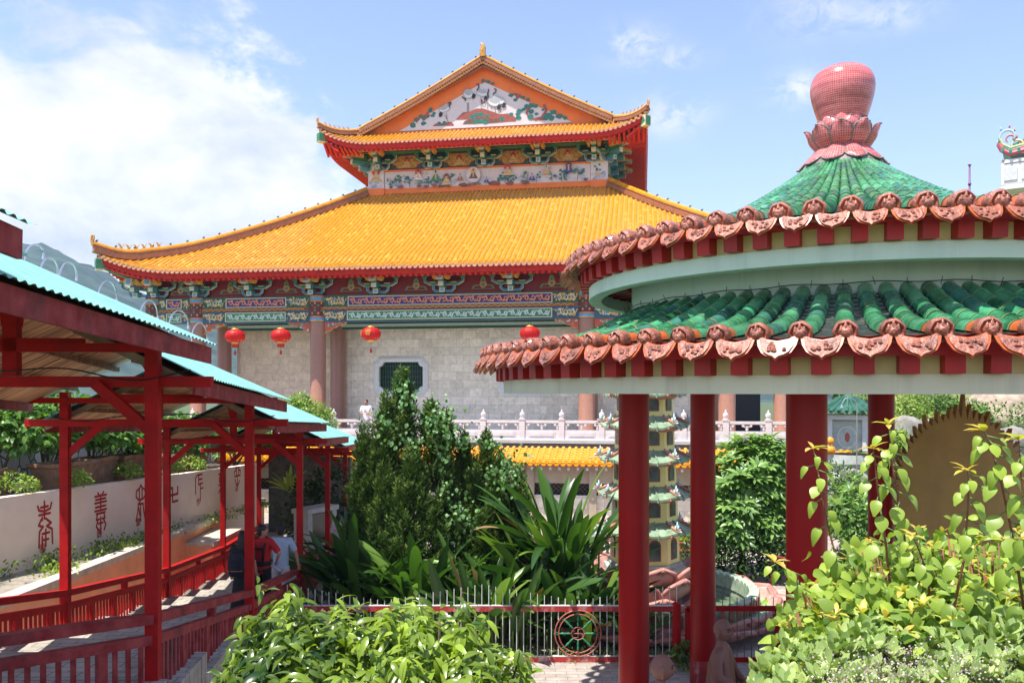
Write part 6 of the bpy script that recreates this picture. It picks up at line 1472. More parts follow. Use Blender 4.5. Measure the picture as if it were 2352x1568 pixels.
dry = LEAF('dry_brown_leaf', (.16, .08, .03), (.42, .28, .12), rough=.7, trans=.2)
def heliconia(name, label, cat, loc, leaves, n_extra=0, spread=1.0, Lr=(1.2, 1.9), Wr=(.26, .40), group=None, zr=(.2, 1.0)):
    t = thing(name, label, cat, loc, group=group); f = FO(); q = MB()
    for (dx, dy, h, ang_, tilt, L, W, curl, rn) in leaves:
        d = Vector((math.sin(tilt) * math.cos(ang_), math.sin(tilt) * math.sin(ang_), math.cos(tilt))); b0 = Vector((dx, dy, 0)); p1 = b0 + Vector((d.x * .2, d.y * .2, 1)).normalized() * h
        q.tube([b0, (b0 + p1) / 2, p1, p1 + d * L * .1], [.035, .028, .018, .012], stem_g, 6); blade(f, p1, d, L, W, curl, rn)
    for _ in range(n_extra):
        a = random.uniform(0, 2 * PI); tilt = random.uniform(.25, 1.15); r = random.uniform(0, spread); dx, dy = r * math.cos(a + random.uniform(-.6, .6)), r * math.sin(a + random.uniform(-.6, .6)) * .6; h = random.uniform(*zr)
        d = Vector((math.sin(tilt) * math.cos(a), math.sin(tilt) * math.sin(a), math.cos(tilt))); b0 = Vector((dx, dy, 0)); p1 = b0 + Vector((0, 0, h))
        L = random.uniform(*Lr); q.tube([b0, p1, p1 + d * .1], [.03, .02, .012], stem_g, 5); blade(f, p1, d, L, random.uniform(*Wr), random.uniform(.25, .9), random.choice((.05, .2, .35, .5, .6, .8, .95)), 1 if random.random() < .05 else 0)
    f.build('leaves', [hel, dry], t); q.build('stem', t, smooth=True); return t
def HL(px, pyb, d): p = P(px, pyb, d); return (p.x, p.y, G)
heliconia('banana_plant', 'tall clump of upright broad leaves between the junipers and the pagoda', 'plant', (1.05, 18.6, G), [], 100, .95, (1.2, 2.1), (.17, .29), 'broad leaved clumps behind the fence', (.7, 2.2))
heliconia('banana_plant', 'broad leaved clump right behind the fence wheel emblem', 'plant', (1.5, 17.4, G), [], 60, .85, (.9, 1.6), (.17, .28), 'broad leaved clumps behind the fence', (.1, .9))
heliconia('banana_plant', 'low dark broad leaved clump hanging over the walkway rail', 'plant', (-3.4, 18.4, G), [], 64, .95, (1.2, 1.9), (.18, .30), 'broad leaved clumps behind the fence', (.3, 1.2))
heliconia('banana_plant', 'broad leaved clump with arching leaves under the tallest juniper', 'plant', (-2.1, 18.0, G), [], 64, .95, (1.1, 1.8), (.18, .30), 'broad leaved clumps behind the fence', (.3, 1.2))
heliconia('banana_plant', 'bright upright leaved clump behind the fence below the lower juniper', 'plant', (-.4, 17.4, G), [], 96, 1.3, (1.0, 1.8), (.17, .29), 'broad leaved clumps behind the fence', (.2, 1.0))
heliconia('banana_plant', 'narrow broad leaved clump showing between the two left red columns', 'plant', (2.45, 17.0, G), [], 12, .4, (.9, 1.5), (.2, .28), 'broad leaved clumps behind the fence', (.1, .5))
heliconia('banana_plant', 'dark broad leaved mass beside the walkway posts', 'plant', (-4.1, 21.0, G), [], 26, .9, (1.3, 2.0), (.26, .36), 'broad leaved clumps behind the fence', (.3, 1.2))
# undergrowth in the bed
def leafcloud(name, label, cat, loc, shells, mat, tpl, n, size, group=None, stems=True, down=.0, kind=None, core=True):
    """shells: ellipsoids (x,y,z,rx,ry,rz); leaves near their surfaces, oriented outwards"""
    t = thing(name, label, cat, loc, group=group); f = FO(); vol = [s_[3] * s_[5] + s_[4] * s_[5] for s_ in shells]; tot = sum(vol)
    for (x, y, z, rx, ry, rz), v in zip(shells, vol):
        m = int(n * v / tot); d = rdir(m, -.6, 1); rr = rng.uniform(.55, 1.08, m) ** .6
        lump = 1 + .16 * np.sin(d[:, 0] * 7 + x * 3) * np.cos(d[:, 1] * 6 + d[:, 2] * 8 + y)
        pos = np.array([x, y, z]) + d * np.array([rx, ry, rz]) * (rr * lump)[:, None]
        dd = d * .7 + jit(m, .5) + [0, 0, -down]
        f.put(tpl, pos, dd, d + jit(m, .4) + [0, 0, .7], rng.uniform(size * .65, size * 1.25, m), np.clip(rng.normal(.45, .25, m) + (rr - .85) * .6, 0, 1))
    f.build('leaves' if not stems else 'crown', mat, t)
    if stems:
        q = MB()
        for (x, y, z, rx, ry, rz) in shells:
            q.tube([(0, 0, 0), (x * .4, y * .4, z * .5), (x, y, z)], [.05, .035, .012], bark, 6)
            for _ in range(4): a = rdir(1)[0]; q.tube([(x * .7, y * .7, z * .75), (x + a[0] * rx * .7, y + a[1] * ry * .7, z + a[2] * rz * .7)], [.02, .006], bark, 5)
        q.build('trunk' if cat == 'tree' else 'stem', t, smooth=True)
    return t
lf = L_(1, .42, 3, .25, .3); lfw = L_(1, .6, 3, .25, .4, 'heart')
leafcloud('undergrowth_shrub', 'dark low shrub filling the bed below the junipers', 'shrub', (-1.5, 19.6, G), [(-1.6, 0, .7, 1.2, .7, .9), (0, 0, .6, 1.3, .7, .9), (1.4, 0, .7, 1.3, .7, .9), (2.5, -.2, .6, .8, .6, .8)], LEAF('dark_leaf', (.012, .035, .008), (.045, .10, .02), rough=.4, trans=.2), lf, 3600, .17)
leafcloud('fig_shrub', 'bright star leaved shrub between the junipers', 'shrub', (-.75, 18.6, G), [(0, 0, 1.15, .42, .3, .5), (.2, 0, .8, .4, .3, .4)], vine_g, L_(1, .45, 3, .2, .5), 420, .19)
p_ = P(800, 1330, 26.5)
leafcloud('creeper_shrub', 'dark creeper mass hanging beyond the walkway end beside the tallest juniper', 'shrub', (p_.x - .3, 26.5, G), [(0, 0, 1.6, 1.1, .7, 1.5), (-1.0, .3, 1.3, .9, .6, 1.3), (.9, .1, 1.0, .9, .6, 1.0)], MATS['dark_leaf'], lf, 3600, .17)
# weeds along the fence foot
f = FO(); m = 1500; x = rng.uniform(-1.5, 3.6, m); pos = np.stack([x, FY + .12 + rng.normal(0, .09, m), np.full(m, G) + rng.random(m) ** 2 * .22], 1)
f.put(lf, pos, jit(m, .5) + [0, 0, .5], rdir(m), rng.uniform(.04, .09, m)); o = f.build('fence_foot_weeds', bush_y); o['kind'] = 'stuff'
leafcloud('weed_clump', 'dark leafy weed clump at the foot of the round gate post', 'plant', (3.55, FY - .4, G), [(0, 0, .22, .42, .3, .28)], bush_g, lf, 420, .11, stems=False)
# --- frangipani behind the pond ---
def whorls(name, label, loc, shells, n, Lf, mat, group=None, flowers=0, cat='tree'):
    t = thing(name, label, cat, loc, group=group); f = FO(); tpl = L_(1, .30, 4, .25, .25); q = MB(); tot = sum(s_[3] * s_[5] for s_ in shells); tips = []
    for (x, y, z, rx, ry, rz) in shells:
        m = int(n * rx * rz / tot)
        for _ in range(m):
            d = rdir(1, -.45, 1)[0]; r = random.uniform(.72, 1.04); c = np.array([x + d[0] * rx * r, y + d[1] * ry * r, z + d[2] * rz * r]); ax = d * .7 + np.array([0, 0, .6]); ax /= np.linalg.norm(ax)
            k = random.randint(7, 11); a = np.linspace(0, 2 * PI, k, endpoint=False) + random.random(); s1 = np.cross(ax, [0.1, 1, .2]); s1 /= np.linalg.norm(s1); s2 = np.cross(ax, s1)
            el = rng.uniform(.2, 1.0, k)[:, None]; dd = s1 * np.cos(a)[:, None] + s2 * np.sin(a)[:, None] + ax * el
            f.put(tpl, c + dd * .03, dd, np.broadcast_to(ax, dd.shape) + 0.0, rng.uniform(Lf * .75, Lf * 1.15, k), np.clip(rng.normal(.45 + .2 * d[2], .22, k), 0, 1)); tips.append((c, ax))
            if random.random() < .35: q.tube([(x * .6, y * .6, z * .6), c * .6 + np.array([x, y, z]) * .4, c], [.03, .02, .012], bark, 5)
    for _ in range(flowers):
        c, ax = random.choice(tips); m = 10; f.put(L_(1, .7, 2, .2, .2), c + ax * .12 + jit(m, .04), rdir(m, 0, 1), rdir(m), .07, rng.random(m), mi=1)
    f.build('crown', [mat, flower_w], t); q.tube([(0, 0, 0), (0, 0, 1.0)], [.12, .09], bark, 8); q.build('trunk', t, smooth=True); return t
whorls('frangipani_tree', 'rounded frangipani tree between two red columns behind the pond', (6.75, 24.0, G), [(.1, 0, 2.3, 1.3, 1.0, 1.7), (-.35, -.3, 1.5, 1.05, .8, 1.1), (.7, -.2, 1.6, 1.1, .8, 1.4), (.75, 0, 3.0, .9, .7, 1.1)], 640, .36, frang, flowers=5)
whorls('frangipani_tree', 'smaller frangipani tree showing right of the widest red column', (9.6, 22.5, G), [(0, 0, 1.9, .8, .8, 1.1), (.1, -.1, 1.1, .8, .7, .9)], 210, .28, frang)
leafcloud('hedge_shrub', 'dark clipped undergrowth below the frangipani tree behind the curved handrail', 'shrub', (6.6, 23.2, G), [(-1.0, 0, .6, .9, .5, .8), (.1, 0, .7, 1.0, .5, .9), (1.2, 0, .7, 1.0, .5, .9)], MATS['dark_leaf'], lf, 3400, .15)
leafcloud('canopy_bush', 'round yellow green bush beside the temple column above the walkway roof', 'tree', P(703, 985, 30) + Vector((0, 0, -1.0)), [(0, 0, 1.35, .85, .7, .75), (-.5, -.1, 1.75, .5, .4, .42), (.45, 0, 1.1, .7, .6, .7), (-.2, 0, 2.0, .4, .3, .3)], bush_y, lf, 3800, .12)
# pot plant by the pond
pt = thing('potted_plant', 'spiky plant in an orange square pot beyond the pond', 'plant', (5.55 - .2, 25.2, G))
q = MB(); q.box((0, 0, .3), (.5, .5, .6), terra); q.box((0, 0, .62), (.6, .6, .1), M('orange_pot_rim', (.6, .2, .1), .6)); q.build('pot', pt); f = FO(); m = 40; f.put(L_(1, .12, 4, .2, .4), np.tile([0, 0, .66], (m, 1)) + jit(m, .05), rdir(m, .3, 1), rdir(m), rng.uniform(.5, .9, m), rng.uniform(.3, 1, m)); f.build('leaves', bush_y, pt)
# --- vines and shrubs left, behind the planters ---
def wallz(y): return wz(y, -2.4, -2.85)
vl = ['leafy climber spilling over the rubble wall at the left picture edge', 'leafy small tree growing in the long clay planter', 'leafy small tree in the square clay planter', 'leafy small tree in the third clay planter', 'dense leafy shrub above the far low planter', 'thin leafy shrub at the far end of the cream wall']
for (px, py, d, rx, rz, dens), lb in zip(((-15, 985, 19.0, 1.5, .85, 2500), (110, 965, 20.4, 1.25, .75, 2000), (215, 985, 21.8, 1.0, .7, 1500), (305, 1000, 23.4, 1.1, .75, 1500), (420, 1005, 27, 1.6, .75, 1700), (540, 1015, 31, 1.5, .7, 1300)), vl):
    p = P(px, py, d); z0 = wallz(d)
    leafcloud('climbing_shrub', lb, 'shrub', (p.x, d, z0), [(0, 0, p.z - z0, rx, .8, rz), (-rx * .5, .4, p.z - z0 + .25, rx * .7, .7, rz * .8), (rx * .5, -.2, p.z - z0 - .1, rx * .6, .6, rz * .7)], vine_g, lfw, dens, .20, 'shrubs in the planters')
for k, (px, py, d, r, lb) in enumerate(((35, 1115, 18.0, .42, 'low bright weed clump on top of the cream wall, left edge'), (165, 1102, 19.6, .38, 'thin wispy weeds on the cream wall beside the nearer left post'), (290, 1085, 22, .36, 'bright weed clump on the cream wall under the third planter'), (380, 1076, 24.0, .45, 'weed clump on the cream wall above the painted symbol'), (440, 1068, 26, .4, 'weed clump on the cream wall right of the painted symbol'))):
    p = P(px, py, d); leafcloud('weed_clump', lb, 'plant', (p.x, p.y, p.z - .15), [(0, 0, .2, r, .3, .22), (r * .6, 0, .15, r * .6, .25, .18)], bush_y, lf, 420, .09, stems=False, group='weed clumps along the cream wall')
f = FO()      # weeds on the ledge
for _ in range(60):
    y = random.uniform(12, 31); side = random.random() < .45
    x = (curbx(y) + random.uniform(-.5, -.15)) if side else wallpt(y).x + random.uniform(.1, .5); m = random.randint(15, 70)
    if y < 18: m *= 2
    pos = np.array([x, y, ledz(y)]) + rng.normal(0, 1, (m, 3)) * [.15, .35, .0] + np.stack([np.zeros(m), np.zeros(m), rng.random(m) ** 1.5 * (.32 if not side else .22)], 1)
    f.put(lf, pos, jit(m, .5) + [0, 0, .4], rdir(m), rng.uniform(.06, .13, m), np.clip(rng.normal(.6 if side else .25, .2, m), 0, 1))
o = f.build('ledge_weeds', bush_y); o['kind'] = 'stuff'
# bird's nest fern at the end of the terrace
fn = thing('nest_fern', 'pale green bird nest fern at the end of the orange wall', 'plant', P(665, 1130, 27.5)); f = FO()
for k in range(26): a = 2 * PI * k / 26 + random.uniform(-.1, .1); tl = random.uniform(.3, 1.2); blade(f, (0, 0, 0), (math.cos(a) * math.sin(tl), math.sin(a) * math.sin(tl), math.cos(tl)), random.uniform(.7, 1.0), .14, .9, random.uniform(.5, 1), seg=6)
f.build('leaves', LEAF('fern_green', (.10, .2, .04), (.42, .55, .14), rough=.4, trans=.35), fn)
# ======================= foreground planting =======================
# drooping glossy leaved tree
tr_ = thing('glossy_leaved_tree', 'bushy tree crown with glossy drooping light green leaves in the foreground centre', 'tree', (-.5, 5.0, -3.4))
f = FO(); q = MB(); tplA = L_(1, .29, 6, .3, .5)
def sprig(c, ax, k, Lf, bright, side_spread=1.0):
    ax = Vector(ax).normalized(); s1 = ax.cross(Vector((.2, .9, .3))).normalized(); s2 = ax.cross(s1)
    a = rng.uniform(0, 2 * PI, k); el = rng.uniform(-.5, .5, k)
    dd = np.outer(np.cos(a), s1) + np.outer(np.sin(a), s2) + np.outer(el, ax) + [0, 0, -.18]
    pos = np.array(c) + np.outer(rng.uniform(-.06, .05, k), ax)
    f.put(tplA, pos, dd, np.tile([0, -.25, 1.0], (k, 1)) + jit(k, .25), rng.uniform(Lf * .7, Lf * 1.15, k), np.clip(bright + rng.normal(0, .16, k), 0, 1))
# outline of the crown in the picture: (px, top y)
outl_ = [(500, 1560), (540, 1490), (575, 1400), (610, 1372), (660, 1368), (710, 1352), (760, 1362), (800, 1410), (850, 1372), (900, 1362), (950, 1375), (1000, 1375), (1040, 1380), (1080, 1400), (1110, 1420), (1150, 1452), (1190, 1480), (1215, 1520), (1240, 1580)]
def top_at(px):
    for (a, ya_), (b2, yb3) in zip(outl_[:-1], outl_[1:]):
        if a <= px <= b2: return ya_ + (yb3 - ya_) * (px - a) / (b2 - a)
    return 1600
base0 = np.array(tr_.location)
for _ in range(860):
    px = random.uniform(500, 1235); t = random.random() ** .8; yt = top_at(px) + 16 + t * 260 + 20 * math.sin(px * .045) + 14 * math.sin(px * .11 + 1)
    d = 4.9 - t * 1.0 + random.uniform(-.25, .55)
    if yt > 1640: continue
    c = np.array(P(px, yt, d)) - base0
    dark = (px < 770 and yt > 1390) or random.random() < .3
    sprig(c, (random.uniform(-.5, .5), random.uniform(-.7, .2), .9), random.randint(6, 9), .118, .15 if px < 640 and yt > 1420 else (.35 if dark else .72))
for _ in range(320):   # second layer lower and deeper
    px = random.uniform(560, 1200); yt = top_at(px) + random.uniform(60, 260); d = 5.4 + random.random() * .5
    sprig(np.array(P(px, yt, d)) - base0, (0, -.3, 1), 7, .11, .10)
for px, yt, d in ((540, 1500, 4.6), (560, 1440, 4.8), (530, 1540, 4.5), (545, 1555, 4.4), (560, 1420, 5.0), (1330 - 130, 1500, 4.5), (600, 1350, 5), (640, 1480, 4.3), (700, 1500, 4.2)): sprig(np.array(P(px, yt, d)) - base0, (-.4, -.4, .7), 9, .10, .4)
for px in range(560, 1220, 45):
    p1 = P(px, top_at(px) + 40, 4.8) - tr_.location; q.tube([(0, 0, 0), (p1.x * .5, p1.y * .5 + .1, p1.z * .5), tuple(p1)], [.035, .02, .006], bark, 6)
q.tube([(0, 0, -1.4), (0, 0, 0)], [.08, .06], bark, 8)
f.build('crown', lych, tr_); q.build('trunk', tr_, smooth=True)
# tall heart-leaved shoots and mass on the right
hs = thing('heart_leaved_shrub', 'lime green shrub of heart shaped leaves with tall reddish shoots in the right foreground', 'shrub', (2.6, 4.6, -3.2))
f = FO(); q = MB(); hb = np.array(hs.location); tplH = L_(1, .80, 8, .25, .45, 'heart'); tplS = L_(1, .42, 3, .3, .3); tplH2 = L_(1, .72, 8, .5, .8, 'heart'); tplH3 = L_(1, .9, 8, -.12, .25, 'heart')
def shoot(pts, d, n, sz0=.05, sz1=.11, tip=True):
    P3 = [P(x, y, d) - hs.location for x, y in pts]; q.tube([tuple(p) for p in P3], [.006 - .004 * k / (len(P3) - 1) for k in range(len(P3))][::1], stem_r, 6)
    n = int(n * 1.7)
    for k in range(n):
        t = k / n; i = t * (len(P3) - 1); j = int(i); p = P3[j].lerp(P3[min(j + 1, len(P3) - 1)], i - j); sz = sz1 + (sz0 - sz1) * t
        a = (k * 2.4); dirn = np.array([[math.cos(a), -abs(math.sin(a)) * .6 - .15, -.55 + .3 * t]])
        pe = np.array(p) + dirn[0] * .045; q.tube([tuple(p), tuple(pe)], .003, stem_g, 4)
        f.put(random.choice((tplH, tplH2, tplH3)), [pe], dirn + [0, 0, -.35], [[dirn[0][0] * .5, -.8, .8]], sz, min(.85, .45 + .35 * t + random.uniform(-.15, .1)))
    if tip:
        p = np.array(P3[-1]); m = 7; f.put(tplS, np.tile(p, (m, 1)), rdir(m, .0, .9), [0, 0, 1], rng.uniform(.05, .085, m), rng.uniform(.9, 1.0, m))
shoot([(1960, 1420), (1925, 1300), (1895, 1180), (1880, 1090), (1868, 1030)], 3.9, 12)
shoot([(2050, 1400), (2035, 1250), (2015, 1120), (2010, 1060), (2005, 1030)], 3.7, 9, .05, .10)
shoot([(2090, 1400), (2075, 1200), (2052, 1080), (2045, 1010), (2040, 975)], 3.8, 12)
shoot([(2190, 1400), (2215, 1280), (2222, 1180), (2225, 1110), (2222, 1080)], 3.4, 10, .05, .09)
shoot([(2352, 1400), (2330, 1250), (2300, 1110), (2275, 1020), (2262, 990)], 3.2, 14, .05, .10)
shoot([(2400, 1300), (2370, 1200), (2345, 1090), (2340, 1010)], 3.1, 10, .05, .09)
shoot([(1860, 1460), (1850, 1380), (1830, 1320), (1800, 1300), (1780, 1290)], 3.8, 8, .05, .09)
shoot([(2140, 1400), (2130, 1320), (2110, 1260), (2095, 1230)], 3.6, 8, .05, .1)
top2 = [(1780, 1500), (1830, 1390), (1870, 1350), (1910, 1300), (1950, 1260), (2000, 1240), (2050, 1250), (2100, 1240), (2160, 1230), (2220, 1240), (2280, 1250), (2352, 1230), (2450, 1230)]
def t2(px):
    for (a, ya_), (b2, yb3) in zip(top2[:-1], top2[1:]):
        if a <= px <= b2: return ya_ + (yb3 - ya_) * (px - a) / (b2 - a)
    return 1500
for _ in range(1700):
    px = random.uniform(1800, 2450); t = random.random() ** .9; py = t2(px) + 8 + t * 270; d = 4.1 - t * .9 + random.uniform(-.15, .6)
    c = np.array(P(px, py, d)) - hb; k = random.randint(2, 3); dd = jit(k, .75) + [0, -.45, -.25]
    f.put(random.choice((tplH, tplH2, tplH3, tplS)), c + jit(k, .05), dd, np.tile([0, -.7, .8], (k, 1)) + jit(k, .35), rng.uniform(.04, .095, k), np.clip(rng.normal(.52 - .1 * t, .24, k), 0, .85))
    if random.random() < .13: f.put(tplS, np.tile(c + [0, 0, .06], (6, 1)), rdir(6, 0, 1), [0, 0, 1], rng.uniform(.04, .075, 6), rng.uniform(.86, 1.0, 6))
for _ in range(90):
    px = random.uniform(1780, 2400); p1 = P(px, t2(px) + random.uniform(0, 60), 3.9) - hs.location; q.tube([(p1.x * .8, p1.y, p1.z - .9), tuple(p1)], [.007, .003], stem_r, 4)
f.build('leaves', heart, hs); q.build('stem', hs, smooth=True)
# pale spoon-leaved shrub, bottom right
ss = thing('spoon_leaved_shrub', 'pale green rosette shrub with brownish white flower heads along the bottom right', 'shrub', (1.7, 3.2, -2.2))
f = FO(); sb = np.array(ss.location); tplP = L_(1, .50, 5, .25, -.15, 'spoon'); q = MB()
top3 = [(1700, 1580), (1745, 1535), (1800, 1480), (1850, 1500), (1900, 1460), (1960, 1455), (2010, 1440), (2060, 1470), (2120, 1480), (2180, 1440), (2240, 1420), (2300, 1430), (2352, 1420), (2450, 1420)]
def t3(px):
    for (a, ya_), (b2, yb3) in zip(top3[:-1], top3[1:]):
        if a <= px <= b2: return ya_ + (yb3 - ya_) * (px - a) / (b2 - a)
    return 1580
for _ in range(430):
    px = random.uniform(1730, 2440); t = random.random(); py = t3(px) + t * 170; d = 3.3 - t * .6 + random.uniform(-.1, .4)
    c = np.array(P(px, py, d)) - sb; k = random.randint(9, 14); a = rng.uniform(0, 2 * PI, k); el = rng.uniform(.35, 1.6, k)
    ax = np.array([random.uniform(-.3, .3), -.35, 1]); dd = np.stack([np.cos(a), np.sin(a), np.zeros(k)], 1) + ax * el[:, None]
    f.put(tplP, c + dd * .008, dd, np.tile(ax, (k, 1)) * 1.0 + 0, rng.uniform(.038, .070, k), np.clip(rng.normal(.55, .22, k), 0, 1))
for _ in range(20):
    px = random.uniform(1850, 2420); py = t3(px) + random.uniform(35, 150); d = 2.45 + random.uniform(-.1, .3); c = np.array(P(px, py, d)) - sb; m = 100
    f.put(L_(1, .8, 2, 0, 0), c + jit(m, .03) * [1, 1, 1.2], rdir(m), rdir(m), rng.uniform(.006, .010, m), rng.random(m), mi=1)
for _ in range(80): px = random.uniform(1720, 2420); p1 = P(px, t3(px) + 40, 3.2) - ss.location; q.tube([(p1.x * .7, p1.y + .1, p1.z - .6), tuple(p1)], [.012, .006], bark, 5)
f.build('leaves', [succ, flower_w], ss); q.build('stem', ss, smooth=True)
# ======================= right background =======================
def boulder(name, label, p, size, mat, seed=0, cat='rock'):
    rs = random.Random(seed); bm = bmesh.new(); bmesh.ops.create_icosphere(bm, subdivisions=4, radius=1)
    ph = [rs.uniform(0, 6) for _ in range(6)]
    for v in bm.verts:
        n = v.co.copy(); k = 1 + .12 * math.sin(3 * n.x + ph[0]) + .1 * math.sin(4 * n.y + ph[1] + n.z) + .08 * math.sin(6 * n.z + ph[2] + 2 * n.x) + .04 * math.sin(13 * n.x + ph[3]) * math.sin(11 * n.y + ph[4])
        v.co = Vector((n.x * size[0] * k, n.y * size[1] * k, max(-.75, n.z) * size[2] * k))
    me = bpy.data.meshes.new(name); bm.to_mesh(me); bm.free(); me.materials.append(mat); me.polygons.foreach_set('use_smooth', [True] * len(me.polygons))
    o = bpy.data.objects.new(name, me); COL.objects.link(o); o.location = p; return tag(o, label, cat)
granite_b = M('speckled_tan_boulder', (.42, .32, .24), .85, .3, 5, .6, 22, dirt=(.24, .19, .15), dscale=2); marble_r = M('white_grey_rough_rock', (.25, .235, .205), .8, .35, 3, .9, 8, dirt=(.22, .20, .16), dscale=2.5, damt=.9)
boulder('boulder', 'huge rounded tan boulder on the slope right of the flame shaped halo', P(2290, 965, 33), (1.7, 1.5, 1.2), granite_b, 3)
boulder('boulder', 'smaller pale boulder at the top right of the slope under the roof beam', P(2340, 915, 36), (1.6, 1.2, .8), marble_r, 5)
for k, (px, py, d, sx, sz, lb) in enumerate(((2092, 1010, 27, .75, .75, 'jagged white grey rock left of the flame shaped halo'), (2330, 1040, 26, .6, .9, 'pale upright rock at the right picture edge'), (1965, 1120, 25, .45, .6, 'pale rock in front of the stone shrine'), (2160, 1000, 28, 1.0, .55, 'pale grey rock showing over the halo tips'))):
    boulder('garden_rock', lb, P(px, py, d), (sx, .6, sz), marble_r, 10 + k)
GB = [(2075, 930, 29, .9, .8, bush_y, 'yellow green bush under the roof beam between column and hedge'), (2150, 925, 31, .75, .55, bush_g, 'clipped dark green hedge ball on the slope'), (2215, 945, 32, .9, .5, bush_g, 'grey green mound bush left of the big boulder'), (2320, 980, 27.5, 1.2, .75, bush_g, 'fine leaved green bush in front of the big boulder'),
      (2240, 960, 26, .45, .4, bush_g, 'small leafy bush right of the halo tip'), (2340, 1110, 24, .7, .6, bush_y, 'bright bush at the right picture edge below the pale rock'), (2050, 1010, 26, .5, .4, bush_y, 'small bush right of the rearmost red column'), (2100, 960, 33, 1.2, .6, bush_y, 'low yellow green ground shrub on the slope'),
      (1925, 1110, 24, .7, .55, bush_g, 'leafy shrub in front of the stone shrine'), (2280, 1180, 23, 1.0, .7, bush_g, 'green shrub low behind the halo on the right'), (2000, 1200, 22, 1.2, .8, bush_g, 'green shrub low behind the halo on the left'), (2350, 1230, 20, 1.0, .8, bush_g, 'dark green shrub behind the heart leaved shoots'), (2140, 1140, 25, 1.5, .8, bush_g, 'broad green shrub directly behind the halo'),
      (1975, 935, 32, 1.0, 1.0, bush_g, 'dark shrub behind the stone shrine')]
for px, py, d, rx, rz, m_, lb in GB:
    p = P(px, py, d); leafcloud('garden_shrub', lb, 'shrub', (p.x, p.y, p.z - rz), [(0, 0, rz, rx, rx * .7, rz), (rx * .4, 0, rz * .8, rx * .6, rx * .5, rz * .7)], m_, lf, int(900 * rx * rz) + 500, .14, 'shrubs on the garden slope')
whorls('tree_behind_slope', 'dark green tree crown rising behind the slope under the roof beam', P(2150, 900, 44) + Vector((0, 0, -2)), [(-3, 0, 2.0, 2.4, 1.5, 1.3), (1, 0, 2.0, 2.6, 1.5, 1.3), (5, 0, 1.6, 2.4, 1.5, 1.2)], 260, .5, bush_g)
# stone shrine
sh = thing('stone_shrine', 'grey stone shrine with dark green tiled roof behind the red columns', 'shrine', (P(1948, 0, 27).x, 27, P(0, 1142, 27).z), R(-25))
q = MB(); sg_ = M('grey_green_granite', (.40, .42, .38), .7, .2, 3, dirt=(.20, .22, .20), dscale=1.5); zt = lambda y: (1110 - y) / F * 27
q.box((0, 0, zt(1090)), (1.3, 1.3, .5), sg_); q.lathe([(.75, zt(1070)), (.62, zt(1050)), (.72, zt(1030)), (.66, zt(1010))], (0, 0, 0), sg_, 16); q.box((0, 0, zt(965)), (1.05, 1.05, .95), sg_)
q.build('body', sh); q2 = MB()
for sx in (-1, 1): 
    for sy in (-1, 1): q2.box((sx * .53, sy * .53, zt(965)), (.16, .16, 1.0), marb)
q2.box((0, 0, zt(925)), (1.35, 1.35, .16), marb); q2.build('frame', sh)
A_ = Art(sh, 'oval_relief', -.54); A_.ell(0, zt(970), .3, .36, marb, 20); A_.ell(0, zt(970), .27, .33, sg_, 20); A_.ell(0, zt(970), .08, .16, M('red_relief_paint', (.4, .08, .07), .6), 10); A_.done()
q = MB()
for k in range(4):
    a = PI / 2 * k
    for j in range(9):
        x = -.95 + 1.9 * j / 8; m3 = Matrix.Rotation(a, 3, 'Z'); q.tube([m3 @ Vector((x * .25, -.2, zt(880))), m3 @ Vector((x * .7, -.62, zt(903))), m3 @ Vector((x, -1.0, zt(912)))], [.05, .055, .06], M('dark_green_ridge_tile', (.03, .11, .07), .4, .3), 6)
q.lathe([(1.35, zt(913)), (.95, zt(903)), (.3, zt(882)), (.05, zt(872))], (0, 0, 0), MATS['dark_green_ridge_tile'], 4, PI / 4); q.build('roof', sh, smooth=False)
q = MB(); c = P(1968, 930, 24); q.tube([(0, 0, -2.4), (0, 0, 0)] + [(-.22 + .22 * math.cos(t), 0, .22 * math.sin(t)) for t in np.linspace(0, PI, 10)], .014, chrome, 6); q.tube([(-.44, 0, 0), (-.44, 0, -.08)], [.03, .05], chrome, 8)
o = q.build('hoop_lamp'); o.location = c; tag(o, 'thin chrome hoop lamp standing in front of the stone shrine', 'lamp')
q = MB(); q.lathe([(.001, .0), (.16, .06), (.2, .2), (.16, .34), (.001, .4)], (0, 0, 0), M('orange_cloth', (.8, .3, .02), .6), 14); q.lathe([(.001, .4), (.12, .44), (.15, .56), (.12, .68), (.001, .74)], (0, 0, 0), MATS['orange_cloth'], 14); o = q.build('orange_jar', smooth=True); o.scale = (.75, .75, .75); o.location = P(1907, 1045, 24.5); tag(o, 'small orange double gourd ornament beside the stone shrine', 'ornament')
